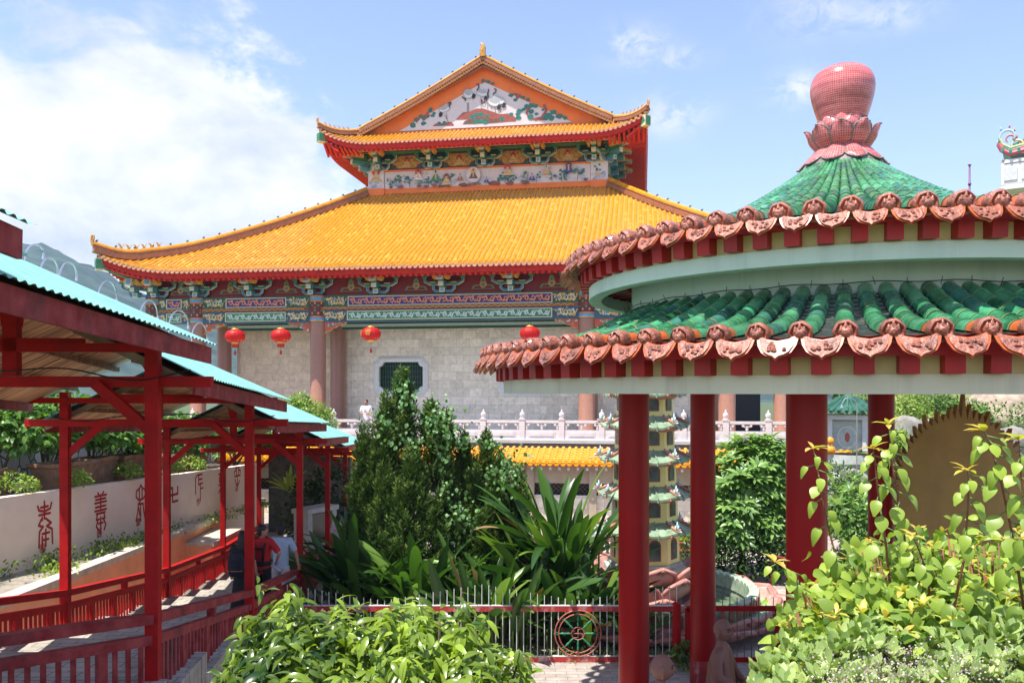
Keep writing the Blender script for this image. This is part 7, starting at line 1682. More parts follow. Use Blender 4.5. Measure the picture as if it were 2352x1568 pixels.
# flame-edged halo
hal = thing('flame_halo', 'tall brown gold halo plaque with flame shaped rim, seen from behind in the pavilion shade', 'halo', (P(2208, 0, 14.6).x, 14.6, G))
hm = M('brown_gold_halo', (.42, .26, .06), .55, .12, 1.5, dirt=(.22, .13, .05), dscale=.8, damt=.5); Hs = 14.6 / F; q = MB(); pts = []
hw = 143 * Hs; zc = (HZ - 1120) * Hs - G; ht = 160 * Hs; n = 60
edge = []
n = 44
for k in range(n + 1):
    a = PI + .55 - (PI + 1.1) * k / n; edge.append(Vector((hw * math.cos(a), 0, zc + ht * math.sin(a))))
body_ = edge + [Vector((hw * .7, 0, .3)), Vector((-hw * .7, 0, .3))]
q.poly(body_[::-1], hm, (0, .14, 0))
for k in range(n):
    a_, b2 = edge[k], edge[k + 1]; mid = (a_ + b2) / 2; nrm = (mid - Vector((0, 0, zc))).normalized(); tg = (b2 - a_).normalized(); up_ = Vector((0, 0, 1))
    tall = (.17 if k % 2 == 0 else .10) * random.uniform(.75, 1.25) * (1.9 if abs(k - n / 2) < 1.5 else 1); o3 = Vector((0, .004, 0)); wb_ = (b2 - a_).length * .5
    q.poly([v + o3 for v in (a_ - nrm * .05, a_ + nrm * tall * .25 + tg * .01, mid - tg * wb_ * .5 + nrm * tall * .55 + up_ * tall * .15, mid + nrm * tall * .8 + up_ * tall * .5, mid + tg * wb_ * .35 + nrm * tall * .5 + up_ * tall * .12, b2 + nrm * tall * .2 - tg * .01, b2 - nrm * .05)][::-1], hm, (0, .132, 0))
q.box((0, .3, .3), (2.2, 1.2, .6), sg_); q.build('flame_plaque', hal)
# building at the right edge: upturned roof, balcony, red column
tw = thing('white_tower_pavilion', 'white balcony and upturned pink green roof corner at the right picture edge', 'building', P(2302, 900, 48), -R(33))
q = MB(); wht = M('white_painted_concrete', (.74, .72, .70), .6, .04); o_ = tw.location; D = 48
def W(px, py, dd=0): return P(px, py, D + dd) - o_
def wbox(q, x0, x1, y0, y1, d0, d1, m_): a = W(x0, y0, d0); c = W(x1, y1, d0); q.box(((a.x + c.x) / 2, (d0 + d1) / 2, (a.z + c.z) / 2), (abs(c.x - a.x), d1 - d0, abs(a.z - c.z)), m_)
wbox(q, 2300, 2520, 425, 436, 0, 5, wht); wbox(q, 2340, 2520, 436, 465, .6, 5, wht); wbox(q, 2352, 2520, 465, 620, 1.2, 5, wht); wbox(q, 2300, 2520, 368, 376, 0, .25, wht); q.build('body', tw)
q = MB(); wbox(q, 2302, 2520, 378, 424, .04, .16, wht)
for k in range(3): x = 2306 + k * 34; wbox(q, x, x + 26, 386, 416, -.02, .02, M('grey_white_panel', (.6, .6, .62), .6))  # balcony panels in a slightly greyer white than the wall
wbox(q, 2300, 2306, 366, 428, 0, 4, wht); q.build('balcony', tw)
q = MB(); a = W(2325, 600, 2); c = W(2325, 436, 2); q.tube([a, c], .22, red_b, 14); q.build('column', tw, smooth=True)
q = MB(); pk = M('pink_eave_paint', (.60, .12, .16), .5); gt_ = M('teal_green_eave_tiles', (.04, .25, .17), .35, .3)
pts1 = [W(2296, 330), W(2302, 345), W(2318, 356), (W(2352, 350)), (W(2420, 335)), W(2520, 330)]
for j, (dz, m_, r_) in enumerate(((0, pk, .16), (.18, gt_, .10), (.34, M('gold_eave_ridge', (.5, .5, .2), .5), .08))): q.tube([p + Vector((0, 0, dz)) for p in pts1], r_, m_, 8)
q.poly([W(2302, 345), W(2352, 322), W(2520, 300), W(2520, 338), W(2352, 358), W(2318, 360)], gt_, (0, 4, 0)); q.poly([W(2310, 350, -.1), W(2345, 358, -.1), W(2520, 345, -.1), W(2520, 336, -.1), W(2352, 340, -.1)], pk, (0, .05, 0))
for k in range(14): p = W(2306 + 16 * k, 352 - min(k, 8) * 1.6 + (0 if k else -8), -.15); q.tube([p + Vector((0, 0, .1)), p - Vector((0, 0, .12))], .09, gt_, 6)
q.build('roof', tw, smooth=True, angle=40)
q = MB()
for r_, c_, m_ in ((.38, W(2312, 316), deco[0]), (.22, W(2318, 322), deco[3]), (.28, W(2332, 338), deco[2])):
    q.tube([c_ + Vector((r_ * math.cos(t), 0, r_ * math.sin(t))) for t in np.linspace(-.6, 4.0, 14)], [.09 - .004 * k for k in range(14)], m_, 6)
for px, py in ((2300, 300), (2316, 296), (2326, 306), (2294, 330), (2330, 322), (2338, 340)): p = W(px, py); q.tube([p, p + Vector((random.uniform(-.1, .1), 0, .22))], [.07, .01], random.choice(deco), 5)
q.build('eave_ornament', tw, smooth=True)
o = thing('lower_roof_corner', 'small blue and pink roof corner ornament peeping above the green pavilion roof at right', 'roof', P(2300, 470, 47)); q = MB()
q.tube([(-.5 + .5 * math.cos(t), 0, .35 * math.sin(t)) for t in np.linspace(.3, 3.4, 12)], .07, deco[0], 6); q.tube([(-.4, 0, .05), (-.1, 0, .12), (.3, 0, .0)], .08, deco[3], 6); q.build('ornament', o, smooth=True)
q = MB(); 
for k in range(9): q.tube([(-.1 + .28 * k, 0, -.1), (-.25 + .28 * k, -.5, -.4)], .12, M('cobalt_tile', (.03, .25, .55), .3), 7)
q.box((1.2, .2, -.3), (3, .6, .3), gt_); q.build('tiles', o, smooth=True)
q = MB(); q.tube([(0, 0, -6), (0, 0, 0)], [.07, .05], M('purple_brown_pole', (.16, .05, .14), .5), 8); q.tube([(0, 0, 0), (0, 0, .05)], .09, MATS['purple_brown_pole'], 8); q.tube([(0, 0, -1.1), (0, 0, -1.0)], .09, MATS['purple_brown_pole'], 8); o = q.build('flag_pole', smooth=True); o.location = P(2227, 380, 46); tag(o, 'thin purple brown pole rising behind the green pavilion roof', 'pole')
# ======================= people and statues =======================
skin_m = M('tan_skin', (.42, .22, .14), .6, .06); hair_m = M('black_hair', (.012, .010, .010), .5, .2)
def skinned(name, joints, edges, mat, parent, sub=2, root=0):
    """joints: (x,y,z,r)"""
    me = bpy.data.meshes.new(name); me.from_pydata([j[:3] for j in joints], edges, []); me.update()
    o = bpy.data.objects.new(name, me); COL.objects.link(o); o.parent = parent
    md = o.modifiers.new('skin', 'SKIN'); md.use_smooth_shade = True; me.skin_vertices.new() if not me.skin_vertices else None
    sv = me.skin_vertices[0].data
    for i, j in enumerate(joints):
        r = j[3] if isinstance(j[3], (tuple, list)) else (j[3], j[3]); sv[i].radius = r; sv[i].use_root = (i == root)
    ms = o.modifiers.new('sub', 'SUBSURF'); ms.levels = sub; ms.render_levels = sub
    me.materials.append(mat); return o
def head(mb, c, s, mat, hair, yaw=0.0, hat=None, long_hair=False):
    """ellipsoid head with nose, ears and hair; yaw 0 faces +y"""
    c = Vector(c); m3 = Matrix.Rotation(yaw, 3, 'Z')
    def ellip(cc, r, m_, n=14, zmin=-1):
        vs = []; 
        for i in range(9):
            ph = -PI / 2 + PI * i / 8
            for k in range(n): a = 2 * PI * k / n; vs.append(c + m3 @ (Vector(cc) + Vector((r[0] * math.cos(ph) * math.cos(a), r[1] * math.cos(ph) * math.sin(a), r[2] * max(zmin, math.sin(ph))))) )
        mb.add(vs, [(i * n + k, i * n + (k + 1) % n, (i + 1) * n + (k + 1) % n, (i + 1) * n + k) for i in range(8) for k in range(n)], m_)
    ellip((0, .005 * s, .0), (.075 * s, .095 * s, .115 * s), mat); ellip((0, .035 * s, -.045 * s), (.055 * s, .06 * s, .07 * s), mat)
    ellip((0, .1 * s, -.005 * s), (.012 * s, .02 * s, .022 * s), mat, 8)
    for sg in (-1, 1): ellip((sg * .078 * s, -.005 * s, -.01 * s), (.012 * s, .02 * s, .032 * s), mat, 8); ellip((sg * .028 * s, .088 * s, .015 * s), (.010 * s, .006 * s, .006 * s), black_p, 8)
    ellip((0, .092 * s, -.055 * s), (.022 * s, .006 * s, .006 * s), M('lip', (.35, .12, .09), .5), 8)
    if hair: ellip((0, -.012 * s, .028 * s), (.083 * s, .098 * s, .108 * s), hair, 16, zmin=-.25); ellip((0, -.045 * s, -.02 * s), (.072 * s, .06 * s, .09 * s), hair, 14)
    if long_hair: ellip((0, -.06 * s, -.16 * s), (.09 * s, .055 * s, .28 * s), hair, 14)
    if hat:
        ellip((0, 0, .05 * s), (.10 * s, .11 * s, .09 * s), hat, 16, zmin=-.1)
        vs = []; n = 28
        for rr, z in ((.095, .045), (.15, .02), (.17, .0)):
            for k in range(n): a = 2 * PI * k / n; vs.append(c + Vector((rr * s * math.cos(a), rr * s * math.sin(a), (z + (.012 * math.sin(a * 7) if rr > .16 else 0)) * s)))
        mb.add(vs, [(i * n + k, i * n + (k + 1) % n, (i + 1) * n + (k + 1) % n, (i + 1) * n + k) for i in range(2) for k in range(n)], hat)
def person(label, loc, h, yaw, shirt, trouser, arms, legs=((-.09, 0), (.09, .12)), long_hair=False, hat=None, skirt=False, head_yaw=0.0, sleeve=.5, hair=True):
    """arms: per side list of offsets (elbow, hand) relative to shoulder, metres for a 1.7 m body; yaw 0 faces +y"""
    s = h / 1.70; t = thing('person', label, 'person', loc, yaw)
    hip = .90 * s; sh = 1.40 * s
    J = [(0, 0, hip, (.13 * s, .095 * s)), (0, .01 * s, 1.12 * s, (.125 * s, .085 * s)), (0, 0, 1.34 * s, (.15 * s, .09 * s)), (0, 0, 1.46 * s, (.055 * s, .055 * s)), (0, .01 * s, 1.56 * s, (.05 * s, .05 * s))]
    E = [(0, 1), (1, 2), (2, 3), (3, 4)]; hands = []
    for sg, (el, ha) in zip((-1, 1), arms):
        i = len(J); S = Vector((sg * .185 * s, 0, sh)); e = S + Vector(el) * s; hnd = S + Vector(ha) * s
        J += [(*S, (.055 * s, .055 * s)), (*e, (.040 * s, .040 * s)), (*hnd, (.028 * s, .028 * s)), (*(hnd + (hnd - e).normalized() * .08 * s), (.030 * s, .018 * s))]; E += [(2, i), (i, i + 1), (i + 1, i + 2), (i + 2, i + 3)]; hands.append((e, hnd))
    for sg, (fx, fy) in zip((-1, 1), legs):
        i = len(J); J += [(sg * .09 * s, 0, .84 * s, (.085 * s, .085 * s)), ((sg * .09 + fx * .1) * s, fy * .5 * s + .02, .47 * s, (.055 * s, .055 * s)), ((sg * .09) * s, fy * s, .08 * s, (.038 * s, .038 * s)), ((sg * .10) * s, (fy + .14) * s, .035 * s, (.038 * s, .028 * s))]; E += [(0, i), (i, i + 1), (i + 1, i + 2), (i + 2, i + 3)]
    body = skinned('body', J, E, skin_m, t)
    # shirt
    S_ = [(0, 0, .74 * s, (.165 * s, .13 * s)), (0, 0, .84 * s, (.178 * s, .14 * s)), (0, .01 * s, 1.10 * s, (.160 * s, .125 * s)), (0, 0, 1.31 * s, (.182 * s, .128 * s)), (0, 0, 1.42 * s, (.125 * s, .105 * s)), (0, .005 * s, 1.50 * s, (.072 * s, .072 * s))]; SE = [(0, 1), (1, 2), (2, 3), (3, 4), (4, 5)]
    for sg, (el, ha) in zip((-1, 1), arms):
        i = len(S_); S = Vector((sg * .185 * s, 0, sh)); e = S + Vector(el) * s * (sleeve * 2 if sleeve < .5 else 1) ; m_ = S.lerp(S + Vector(el) * s, .95 if sleeve >= .5 else .6)
        S_ += [(*S, (.078 * s, .078 * s)), (*m_, (.068 * s, .068 * s))]; SE += [(3, i), (i, i + 1)]
    skinned('shirt', S_, SE, shirt, t)
    if skirt:
        q = MB(); q.lathe([(.13 * s, .98 * s), (.17 * s, .85 * s), (.21 * s, .5 * s), (.25 * s, .12 * s)], (0, 0, 0), trouser, 18, sy=.75); q.build('skirt', t, smooth=True)
    else:
        T_ = [(0, 0, .97 * s, (.150 * s, .118 * s))]; TE = []
        for sg, (fx, fy) in zip((-1, 1), legs): i = len(T_); T_ += [(sg * .092 * s, 0, .82 * s, (.105 * s, .105 * s)), ((sg * .09 + fx * .1) * s, fy * .5 * s + .02, .47 * s, (.082 * s, .082 * s)), ((sg * .09) * s, fy * s, .10 * s, (.068 * s, .068 * s))]; TE += [(0, i), (i, i + 1), (i + 1, i + 2)]
        skinned('trousers', T_, TE, trouser, t)
        q = MB()
        for sg, (fx, fy) in zip((-1, 1), legs): q.tube([((sg * .09) * s, (fy - .06) * s, .04 * s), (sg * .095 * s, (fy + .06) * s, .045 * s), (sg * .10 * s, (fy + .19) * s, .03 * s)], [.045 * s, .05 * s, .035 * s], black_p, 8)
        q.build('shoes', t, smooth=True)
    q = MB(); head(q, (0, .015 * s, 1.60 * s), s * 1.0, skin_m, None, head_yaw); q.build('head', t, smooth=True)
    if hair or hat:
        q = MB(); head_h(q, (0, .015 * s, 1.60 * s), s, head_yaw, hat, long_hair); q.build('hat' if hat else 'hair', t, smooth=True)
    q = MB()      # hands: palm and five fingers
    for e, hnd in hands:
        d = (hnd - e).normalized(); l = d.cross(Vector((0, 1, 0))); l = l.normalized() if l.length > .1 else Vector((1, 0, 0)); c = hnd + d * .07 * s
        for k, (o_, L) in enumerate(((-.027, .06), (-.009, .072), (.009, .07), (.026, .055))): q.tube([c + l * o_ * s, c + l * o_ * s + d * L * .55 * s, c + l * o_ * s + d * L * .95 * s + Vector((0, .015 * s, 0))], [.009 * s, .008 * s, .006 * s], skin_m, 5)
        q.tube([hnd + l * .03 * s, hnd + l * .055 * s + d * .05 * s], [.011 * s, .008 * s], skin_m, 5)
    q.build('fingers', t, smooth=True); return t
def head_h(mb, c, s, yaw, hat, long_hair):
    c = Vector(c); m3 = Matrix.Rotation(yaw, 3, 'Z')
    def ellip(cc, r, m_, n=16, zmin=-1):
        vs = []
        for i in range(9):
            ph = -PI / 2 + PI * i / 8
            for k in range(n): a = 2 * PI * k / n; vs.append(c + m3 @ (Vector(cc) + Vector((r[0] * math.cos(ph) * math.cos(a), r[1] * math.cos(ph) * math.sin(a), r[2] * max(zmin, math.sin(ph))))))
        mb.add(vs, [(i * n + k, i * n + (k + 1) % n, (i + 1) * n + (k + 1) % n, (i + 1) * n + k) for i in range(8) for k in range(n)], m_)
    ellip((0, -.014 * s, .030 * s), (.085 * s, .100 * s, .108 * s), hair_m, 16, -.25); ellip((0, -.045 * s, -.015 * s), (.074 * s, .062 * s, .09 * s), hair_m)
    if long_hair: ellip((0, -.07 * s, -.2 * s), (.10 * s, .06 * s, .30 * s), hair_m)
    if hat:
        ellip((0, 0, .055 * s), (.105 * s, .115 * s, .095 * s), hat, 16, -.1); vs = []; n = 28
        for rr, z in ((.095, .05), (.155, .02), (.185, .0)):
            for k in range(n): a = 2 * PI * k / n; vs.append(c + Vector((rr * s * math.cos(a), rr * s * math.sin(a), (z + (.015 * math.sin(a * 7) if rr > .16 else 0)) * s)))
        mb.add(vs, [(i * n + k, i * n + (k + 1) % n, (i + 1) * n + (k + 1) % n, (i + 1) * n + k) for i in range(2) for k in range(n)], hat)
blue_s = M('pale_blue_shirt', (.38, .48, .62), .8, .06, 8); red_s = M('red_tshirt', (.50, .012, .015), .8, .1); black_c = M('black_cloth', (.012, .012, .016), .8, .2); cream_t = M('pale_cream_trousers', (.58, .52, .48), .8, .06)
white_s = M('white_tshirt', (.75, .75, .75), .8, .04); pink_h = M('pink_sun_hat', (.75, .22, .28), .8, .1); navy_b = M('navy_backpack_cloth', (.006, .008, .02), .7, .2); lilac_s = M('pale_lilac_tshirt', (.66, .60, .66), .8, .05)
dn = [(( -.05, .0, -.28), (-.06, .05, -.53)), ((.05, .0, -.28), (.08, .05, -.53))]
def floor_at(y):
    yy = y / C
    for i in range(len(Yp) - 1):
        if Yp[i] <= yy <= Yp[i + 1]: k = int((yy - Yp[i]) / (Yp[i + 1] - Yp[i]) * 3); return (floorz[i] + (floorz[i + 1] - floorz[i]) * k / 3) * C
    return floorz[-1] * C
def stand(px, d): return ((px - CX) / F * d, d, floor_at(d))
person('man in a pale blue short sleeved shirt and cream trousers walking down the covered walkway', stand(645, 17.4), 1.78, 0, blue_s, cream_t, [((-.07, .0, -.27), (-.05, .08, -.50)), ((.12, .0, -.25), (.16, .03, -.49))], ((-.05, .12), (.05, -.10)))
pr = person('man in a red t-shirt with black carrier straps, hand on hip, under the walkway', stand(602, 16.3), 1.70, R(-12), red_s, black_c, [((-.08, .0, -.27), (-.02, .14, -.42)), ((.22, -.05, -.22), (.10, .06, -.40))], ((0, 0), (0, .05)), head_yaw=R(-55))
q = MB()
for sg in (-1, 1): q.tube([(sg * .12, .13, 1.28), (sg * .13, -.02, 1.455), (sg * .11, -.145, 1.30), (sg * .09, -.14, 1.02)], .028, black_c, 8)
q.tube([(-.12, -.14, 1.27), (.12, -.14, 1.27)], .022, black_c, 8); q.lathe([(.185, .92), (.19, 1.02)], (0, 0, 0), black_c, 20, sy=.78); q.build('carrier_straps', pr, smooth=True)
pw2 = person('woman with long black hair, dark clothes and a navy backpack behind the second walkway post', stand(557, 15.8), 1.66, R(-5), black_c, black_c, dn, ((0, 0), (0, 0)), long_hair=True, skirt=True)
q = MB(); q.lathe([(.01, .84), (.13, .86), (.165, .98), (.16, 1.18), (.12, 1.30), (.01, 1.34)], (-.04, -.2, 0), navy_b, 18, sy=.6); q.tube([(-.19, -.24, .97), (-.04, -.31, .97), (.10, -.25, .97)], .012, M('brown_zip', (.3, .12, .05), .5), 6); q.build('backpack', pw2)
person('small child in a pink sun hat and red top on the walkway beyond the men', stand(704, 21.2), .95, 0, red_s, black_c, dn, ((0, 0), (0, 0)), hat=pink_h)
pl = person('person in a pale t-shirt with printed back at the dark end of the walkway', ((778 - CX) / F * 24.5, 24.5, G + .0), 1.72, R(-15), lilac_s, black_c, dn, ((0, 0), (0, 0)))
A_ = Art(pl, 'shirt_print', -.13); [A_.line([(-.08, 1.30 - .05 * k), (.08 - .02 * (k % 2), 1.30 - .05 * k)], .012, M('print_magenta', (.5, .1, .25), .6) if k == 0 else p_grey) for k in range(4)]; A_.done()
# man on the terrace: stands behind the balustrade, facing the camera
wp = P(841, 0, 36.6); pm = person('man in a white printed t-shirt standing behind the marble balustrade', (wp.x, 36.6, TZ + .0), 1.74, R(180), white_s, M('light_jeans', (.35, .40, .50), .8, .1), [((-.05, .0, -.27), (.06, .22, -.30)), ((.05, .02, -.27), (-.06, .22, -.28))], ((0, 0), (0, 0)), head_yaw=R(-20))
A_ = Art(pm, 'shirt_print', -.0); A_.done() if False else None
q = MB(); 
for x, z, r_ in ((.01, 1.27, .05), (.04, 1.22, .04), (-.02, 1.20, .045), (.03, 1.30, .03)): q.poly([(x + r_ * math.cos(a), .128 + .0005 * z, z + r_ * math.sin(a)) for a in np.linspace(0, 2 * PI, 8)[:-1]], p_grey)
q.build('shirt_print', pm)
# ---- seated monk statues ----
st_skin = M('weathered_pink_brown_stone', (.28, .13, .095), .6, .12, 3, .1, 30, dirt=(.20, .15, .13), dscale=1.2, damt=.6)
st_robe = M('brown_stone_robe', (.26, .12, .05), .6, .15, 3, .1, 25, dirt=(.15, .08, .04), dscale=1.2)
st_line = M('dark_brow_paint', (.02, .012, .01), .5)
def monk(label, loc, yaw, s=1.0, look=0.0):
    t = thing('monk_statue', label, 'statue', loc, yaw, 'seated monk statues in the pavilion')
    J = [(0, 0, .16, (.24, .20)), (0, .02, .38, (.20, .15)), (0, .0, .60, (.235, .15)), (0, .01, .73, (.085, .08)), (0, .02, .86, (.075, .075))]
    E = [(0, 1), (1, 2), (2, 3), (3, 4)]
    for sg in (-1, 1):
        i = len(J); J += [(sg * .235, .0, .66, (.09, .09)), (sg * .33, .05, .40, (.072, .072)), (sg * .17, .27, .26, (.052, .052)), (sg * .05, .34, .25, (.045, .03))]; E += [(2, i), (i, i + 1), (i + 1, i + 2), (i + 2, i + 3)]
        i = len(J); J += [(sg * .20, .06, .13, (.15, .13)), (sg * .44, .26, .11, (.12, .10)), (sg * .12, .42, .09, (.075, .065)), (-sg * .06, .42, .10, (.05, .04))]; E += [(0, i), (i, i + 1), (i + 1, i + 2), (i + 2, i + 3)]
    J = [(x, y, z, (r[0], r[1])) for x, y, z, r in J]; skinned('body', J, E, st_skin, t)
    # robe over the left shoulder and lap
    R_ = [(0, 0, .14, (.27, .235)), (-.01, .0, .36, (.215, .165)), (-.06, .0, .56, (.19, .16)), (-.20, -.005, .68, (.105, .11))]; RE = [(0, 1), (1, 2), (2, 3)]
    i = len(R_); R_ += [(-.30, .04, .45, (.10, .10)), (-.30, .12, .28, (.11, .09))]; RE += [(3, i), (i, i + 1)]
    for sg in (-1, 1): i = len(R_); R_ += [(sg * .22, .07, .12, (.165, .135)), (sg * .46, .27, .10, (.135, .11)), (sg * .1, .40, .06, (.09, .06))]; RE += [(0, i), (i, i + 1), (i + 1, i + 2)]
    skinned('robe', R_, RE, st_robe, t)
    hb = thing('x', None, None) if False else None
    q = MB(); c = Vector((0, .03, .97)); m3 = Matrix.Rotation(look, 3, 'Z')
    def ell(cc, r, m_=st_skin, n=20, rows=12):
        vs = [c + m3 @ (Vector(cc) + Vector((r[0] * math.cos(ph) * math.cos(a), r[1] * math.cos(ph) * math.sin(a), r[2] * math.sin(ph)))) for ph in np.linspace(-PI / 2, PI / 2, rows) for a in np.linspace(0, 2 * PI, n, endpoint=False)]
        q.add(vs, [(i * n + k, i * n + (k + 1) % n, (i + 1) * n + (k + 1) % n, (i + 1) * n + k) for i in range(rows - 1) for k in range(n)], m_)
    # one head surface, shaped by displacing a dense ellipsoid
    vs = []; n = 80; rows = 60
    for ph in np.linspace(-PI / 2, PI / 2, rows):
        for a in np.linspace(0, 2 * PI, n, endpoint=False):
            x = math.cos(ph) * math.cos(a); y = math.cos(ph) * math.sin(a); z = math.sin(ph); rx, ry, rz = .108, .134, .154
            if z < 0: rx *= 1 - .28 * z * z; ry *= 1 - .18 * z * z
            X, Y, Z = x * rx, y * ry, z * rz
            if y > 0:   # face
                g = lambda cx, cz, sx, sz: math.exp(-((X - cx) / sx) ** 2 - ((Z - cz) / sz) ** 2) * min(1, y * 2)
                Y += .032 * g(0, -.028, .016, .028) + .016 * g(0, .0, .012, .04) - .020 * g(.042, .010, .024, .018) - .020 * g(-.042, .010, .024, .018) + .010 * g(0, -.085, .03, .012) + .012 * g(0, -.135, .035, .025) + .008 * g(0, .045, .09, .015) + .008 * g(.055, -.045, .03, .03) + .008 * g(-.055, -.045, .03, .03)
            vs.append(c + m3 @ Vector((X, Y, Z)))
    q.add(vs, [(i * n + k, i * n + (k + 1) % n, (i + 1) * n + (k + 1) % n, (i + 1) * n + k) for i in range(rows - 1) for k in range(n)], st_skin)
    q.build('head', t, smooth=True)
    q = MB()
    for sg in (-1, 1): ell((sg * .108, -.012, -.012), (.030, .040, .062)); ell((sg * .118, -.006, -.070), (.020, .020, .038))
    q.build('ears', t, smooth=True); q = MB()
    for sg in (-1, 1):
        q.tube([c + m3 @ Vector((sg * x, y, z)) for x, y, z in ((.016, .134, .034), (.042, .128, .046), (.074, .102, .038))], [.006, .008, .004], st_line, 6)
        q.tube([c + m3 @ Vector((sg * x, y, z)) for x, y, z in ((.022, .120, .008), (.042, .116, .003), (.064, .100, .008))], [.005, .006, .003], st_line, 6)
    q.tube([c + m3 @ Vector((x, y, -.080)) for x, y in ((-.030, .112), (0, .127), (.030, .112))], [.004, .008, .004], M('dull_lip', (.30, .09, .07), .5), 6)
    q.build('face_paint', t, smooth=True)
    q = MB()    # joined hands in the lap, five fingers each
    for sg in (-1, 1):
        for k in range(4): y0 = .33 + .022 * k; q.tube([(sg * .06, y0, .262), (0, y0 + .01, .272), (-sg * .045, y0 + .012, .262)], [.012, .011, .009], st_skin, 6)
        q.tube([(sg * .07, .31, .28), (sg * .02, .335, .30)], [.014, .010], st_skin, 6)
    q.build('fingers', t, smooth=True)
    q = MB(); q.lathe([(.52, -.30), (.55, -.05), (.50, 0), (.4, .02), (.001, .02)], (0, .12, 0), st_robe, 28); q.build('plinth', t, smooth=True, angle=40)
    t.scale = (s, s, s); return t
SM = 1.15
def mz(pyt, d, s): return (HZ - pyt) / F * d - 1.124 * s
d1 = 13.2; monk('pink brown seated monk statue in front of the second red column, facing right', ((1655 - CX) / F * d1, d1, mz(1420, d1, SM)), R(-118), SM, R(-16))
d2 = 11.0; monk('seated monk statue at the bottom edge, only its bald head visible between two columns', ((1515 - CX) / F * d2, d2, mz(1502, d2, SM)), R(-86), SM, R(-8))
d3 = 13.4; monk('seated monk statue half hidden behind the widest red column and lime leaves', ((1815 - CX) / F * d3, d3, mz(1440, d3, SM)), R(100), SM)
# ---- lanterns ----
lan_r = LEAF('lantern_silk', (.50, .012, .010), (.62, .02, .015), rough=.5, trans=.35); lan_g = M('lantern_gold', (.70, .42, .06), .35, .1, metal=.3); tas = M('tassel_red', (.50, .02, .015), .7)
b = MB(); prof = [(.18, .36)] + [(.56 * math.cos(t) ** .8 if abs(math.cos(t)) > 1e-3 else .05, .40 * math.sin(t)) for t in np.linspace(1.1, -1.1, 13)] + [(.18, -.36)]
vs = []; n = 48
for r_, z in prof:
    for k in range(n): a = 2 * PI * k / n; rr = r_ * (1 - .045 * (abs(math.sin(a * 8)) < .35)); vs.append((rr * math.cos(a), rr * math.sin(a), z))
b.add(vs, [(i * n + k, i * n + (k + 1) % n, (i + 1) * n + (k + 1) % n, (i + 1) * n + k) for i in range(len(prof) - 1) for k in range(n)], lan_r)
LB = [(540, 772, 40.2, 'leftmost red paper lantern, hanging in the tan walled bay nearest the walkway roof', True), (645, 771, 40.0, 'red paper lantern hanging in the tan walled bay just left of the big granite column', True), (852, 767, 39.8, 'red paper lantern with gold character hanging above the terrace man', False), (1217, 766, 39.0, 'rightmost red paper lantern hanging left of the pavilion roof', True)]
proto = None
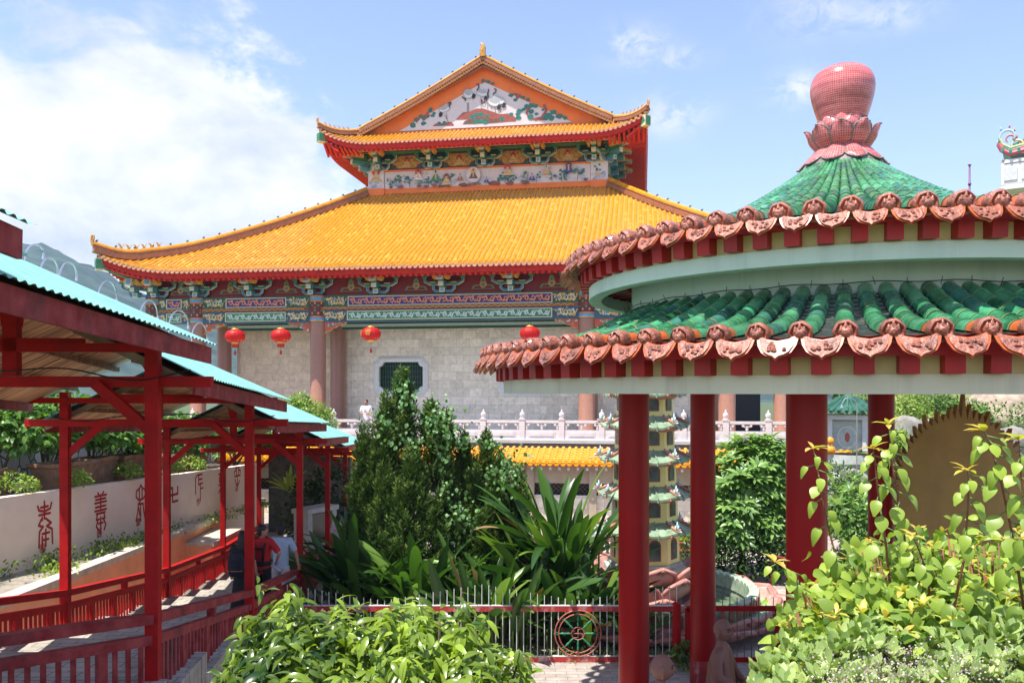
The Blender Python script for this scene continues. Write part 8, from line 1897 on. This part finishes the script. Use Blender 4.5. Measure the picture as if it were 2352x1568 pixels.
for px, py, d, lb, ts in LB:
    c = P(px, py, d); t = thing('red_lantern', lb, 'lantern', c, 0, 'red lanterns hanging under the temple beam'); s = .86
    if proto is None:
        body = b.build('silk_body', t, smooth=True, rnd=True); proto = body.data
    else: body = bpy.data.objects.new('silk_body', proto); COL.objects.link(body); body.parent = t
    q = MB(); q.lathe([(.17, .34), (.19, .36), (.19, .44), (.12, .45)], (0, 0, 0), lan_g, 20); q.lathe([(.34, -.30), (.20, -.37), (.17, -.45), (.10, -.46)], (0, 0, 0), lan_g, 20)
    for k in range(14): a = 2 * PI * k / 14; q.add([(.43 * math.cos(a - .12), .43 * math.sin(a - .12), -.27), (.50 * math.cos(a), .50 * math.sin(a), -.19), (.43 * math.cos(a + .12), .43 * math.sin(a + .12), -.27), (.35 * math.cos(a), .35 * math.sin(a), -.33)], [(0, 1, 2, 3)], lan_g)
    q.build('gold_caps', t, smooth=True)
    q = MB(); q.tube([(-.06, 0, .44), (-.06, 0, 1.1)], .008, grey_i, 4); q.tube([(.06, 0, .44), (.06, 0, 1.1)], .008, grey_i, 4)
    if ts: q.lathe([(.20, -.46), (.21, -.64), (.19, -.64)], (0, 0, 0), tas, 16)
    q.tube([(0, 0, -.46), (0, 0, -.82)], .008, grey_i, 4); q.lathe([(.02, -.82), (.06, -.86), (.07, -1.06), (.001, -1.06)], (0, 0, 0), tas, 10); q.build('tassel', t, smooth=True)
    if px == 852:
        for a in (-.15, -1.15):
            cu = bpy.data.curves.new('gold_character', 'FONT'); cu.body = '香'; cu.size = .34; cu.extrude = .004; cu.materials.append(lan_g); cu.align_x = 'CENTER'
            o = bpy.data.objects.new('gold_character', cu); COL.objects.link(o); o.parent = t; o.location = (.57 * math.sin(a), -.57 * math.cos(a), -.06); o.rotation_euler = (R(90), 0, a)
    t.scale = (s, s, s)
# light box sign on the walkway and dark awning clutter at its end
bx = thing('stone_display_box', 'grey stone framed display case standing beside the walkway end', 'display case', P(725, 1262, 25.0), R(-28)); q = MB()
stn = M('pale_grey_stone_box', (.50, .47, .42), .7, .1, 4); q.box((0, 0, .1), (.55, 1.3, .25), stn); q.box((0, -.55, .7), (.55, .2, 1.1), stn); q.box((0, .55, .7), (.55, .2, 1.1), stn); q.box((0, 0, 1.25), (.65, 1.4, .14), stn); q.build('frame', bx)
q = MB(); q.box((0, 0, .68), (.40, .9, .9), M('dark_display_glass', (.02, .03, .025), .12)); q.build('glass', bx)
hz = None
q = MB(); q.box((0, 0, 0), (2400, 2000, 162), M('air', (1, 1, 1)))
hz = q.build('haze'); hz.location = (0, 920, G - 1 + 81); hz['kind'] = 'stuff'
hm_ = bpy.data.materials.new('thin_haze'); hm_.use_nodes = True; nt = hm_.node_tree
for n_ in list(nt.nodes): nt.nodes.remove(n_)
out = nt.nodes.new("ShaderNodeOutputMaterial"); pv = nt.nodes.new("ShaderNodeVolumePrincipled"); pv.inputs['Color'].default_value = (.50, .72, 1, 1); pv.inputs['Density'].default_value = .00028; pv.inputs['Anisotropy'].default_value = 0.2
nt.links.new(pv.outputs[0], out.inputs['Volume']); hz.data.materials.clear(); hz.data.materials.append(hm_)
sc.cycles.volume_bounces = 0

# text glyphs become plain meshes
dg = bpy.context.evaluated_depsgraph_get()
for o in [x for x in bpy.data.objects if x.type == 'FONT']:
    me = bpy.data.meshes.new_from_object(o.evaluated_get(dg)); me.materials.clear(); me.materials.append(o.data.materials[0])
    n_ = bpy.data.objects.new(o.name.split('.')[0], me); COL.objects.link(n_); n_.parent = o.parent; n_.matrix_local = o.matrix_local.copy(); bpy.data.objects.remove(o)
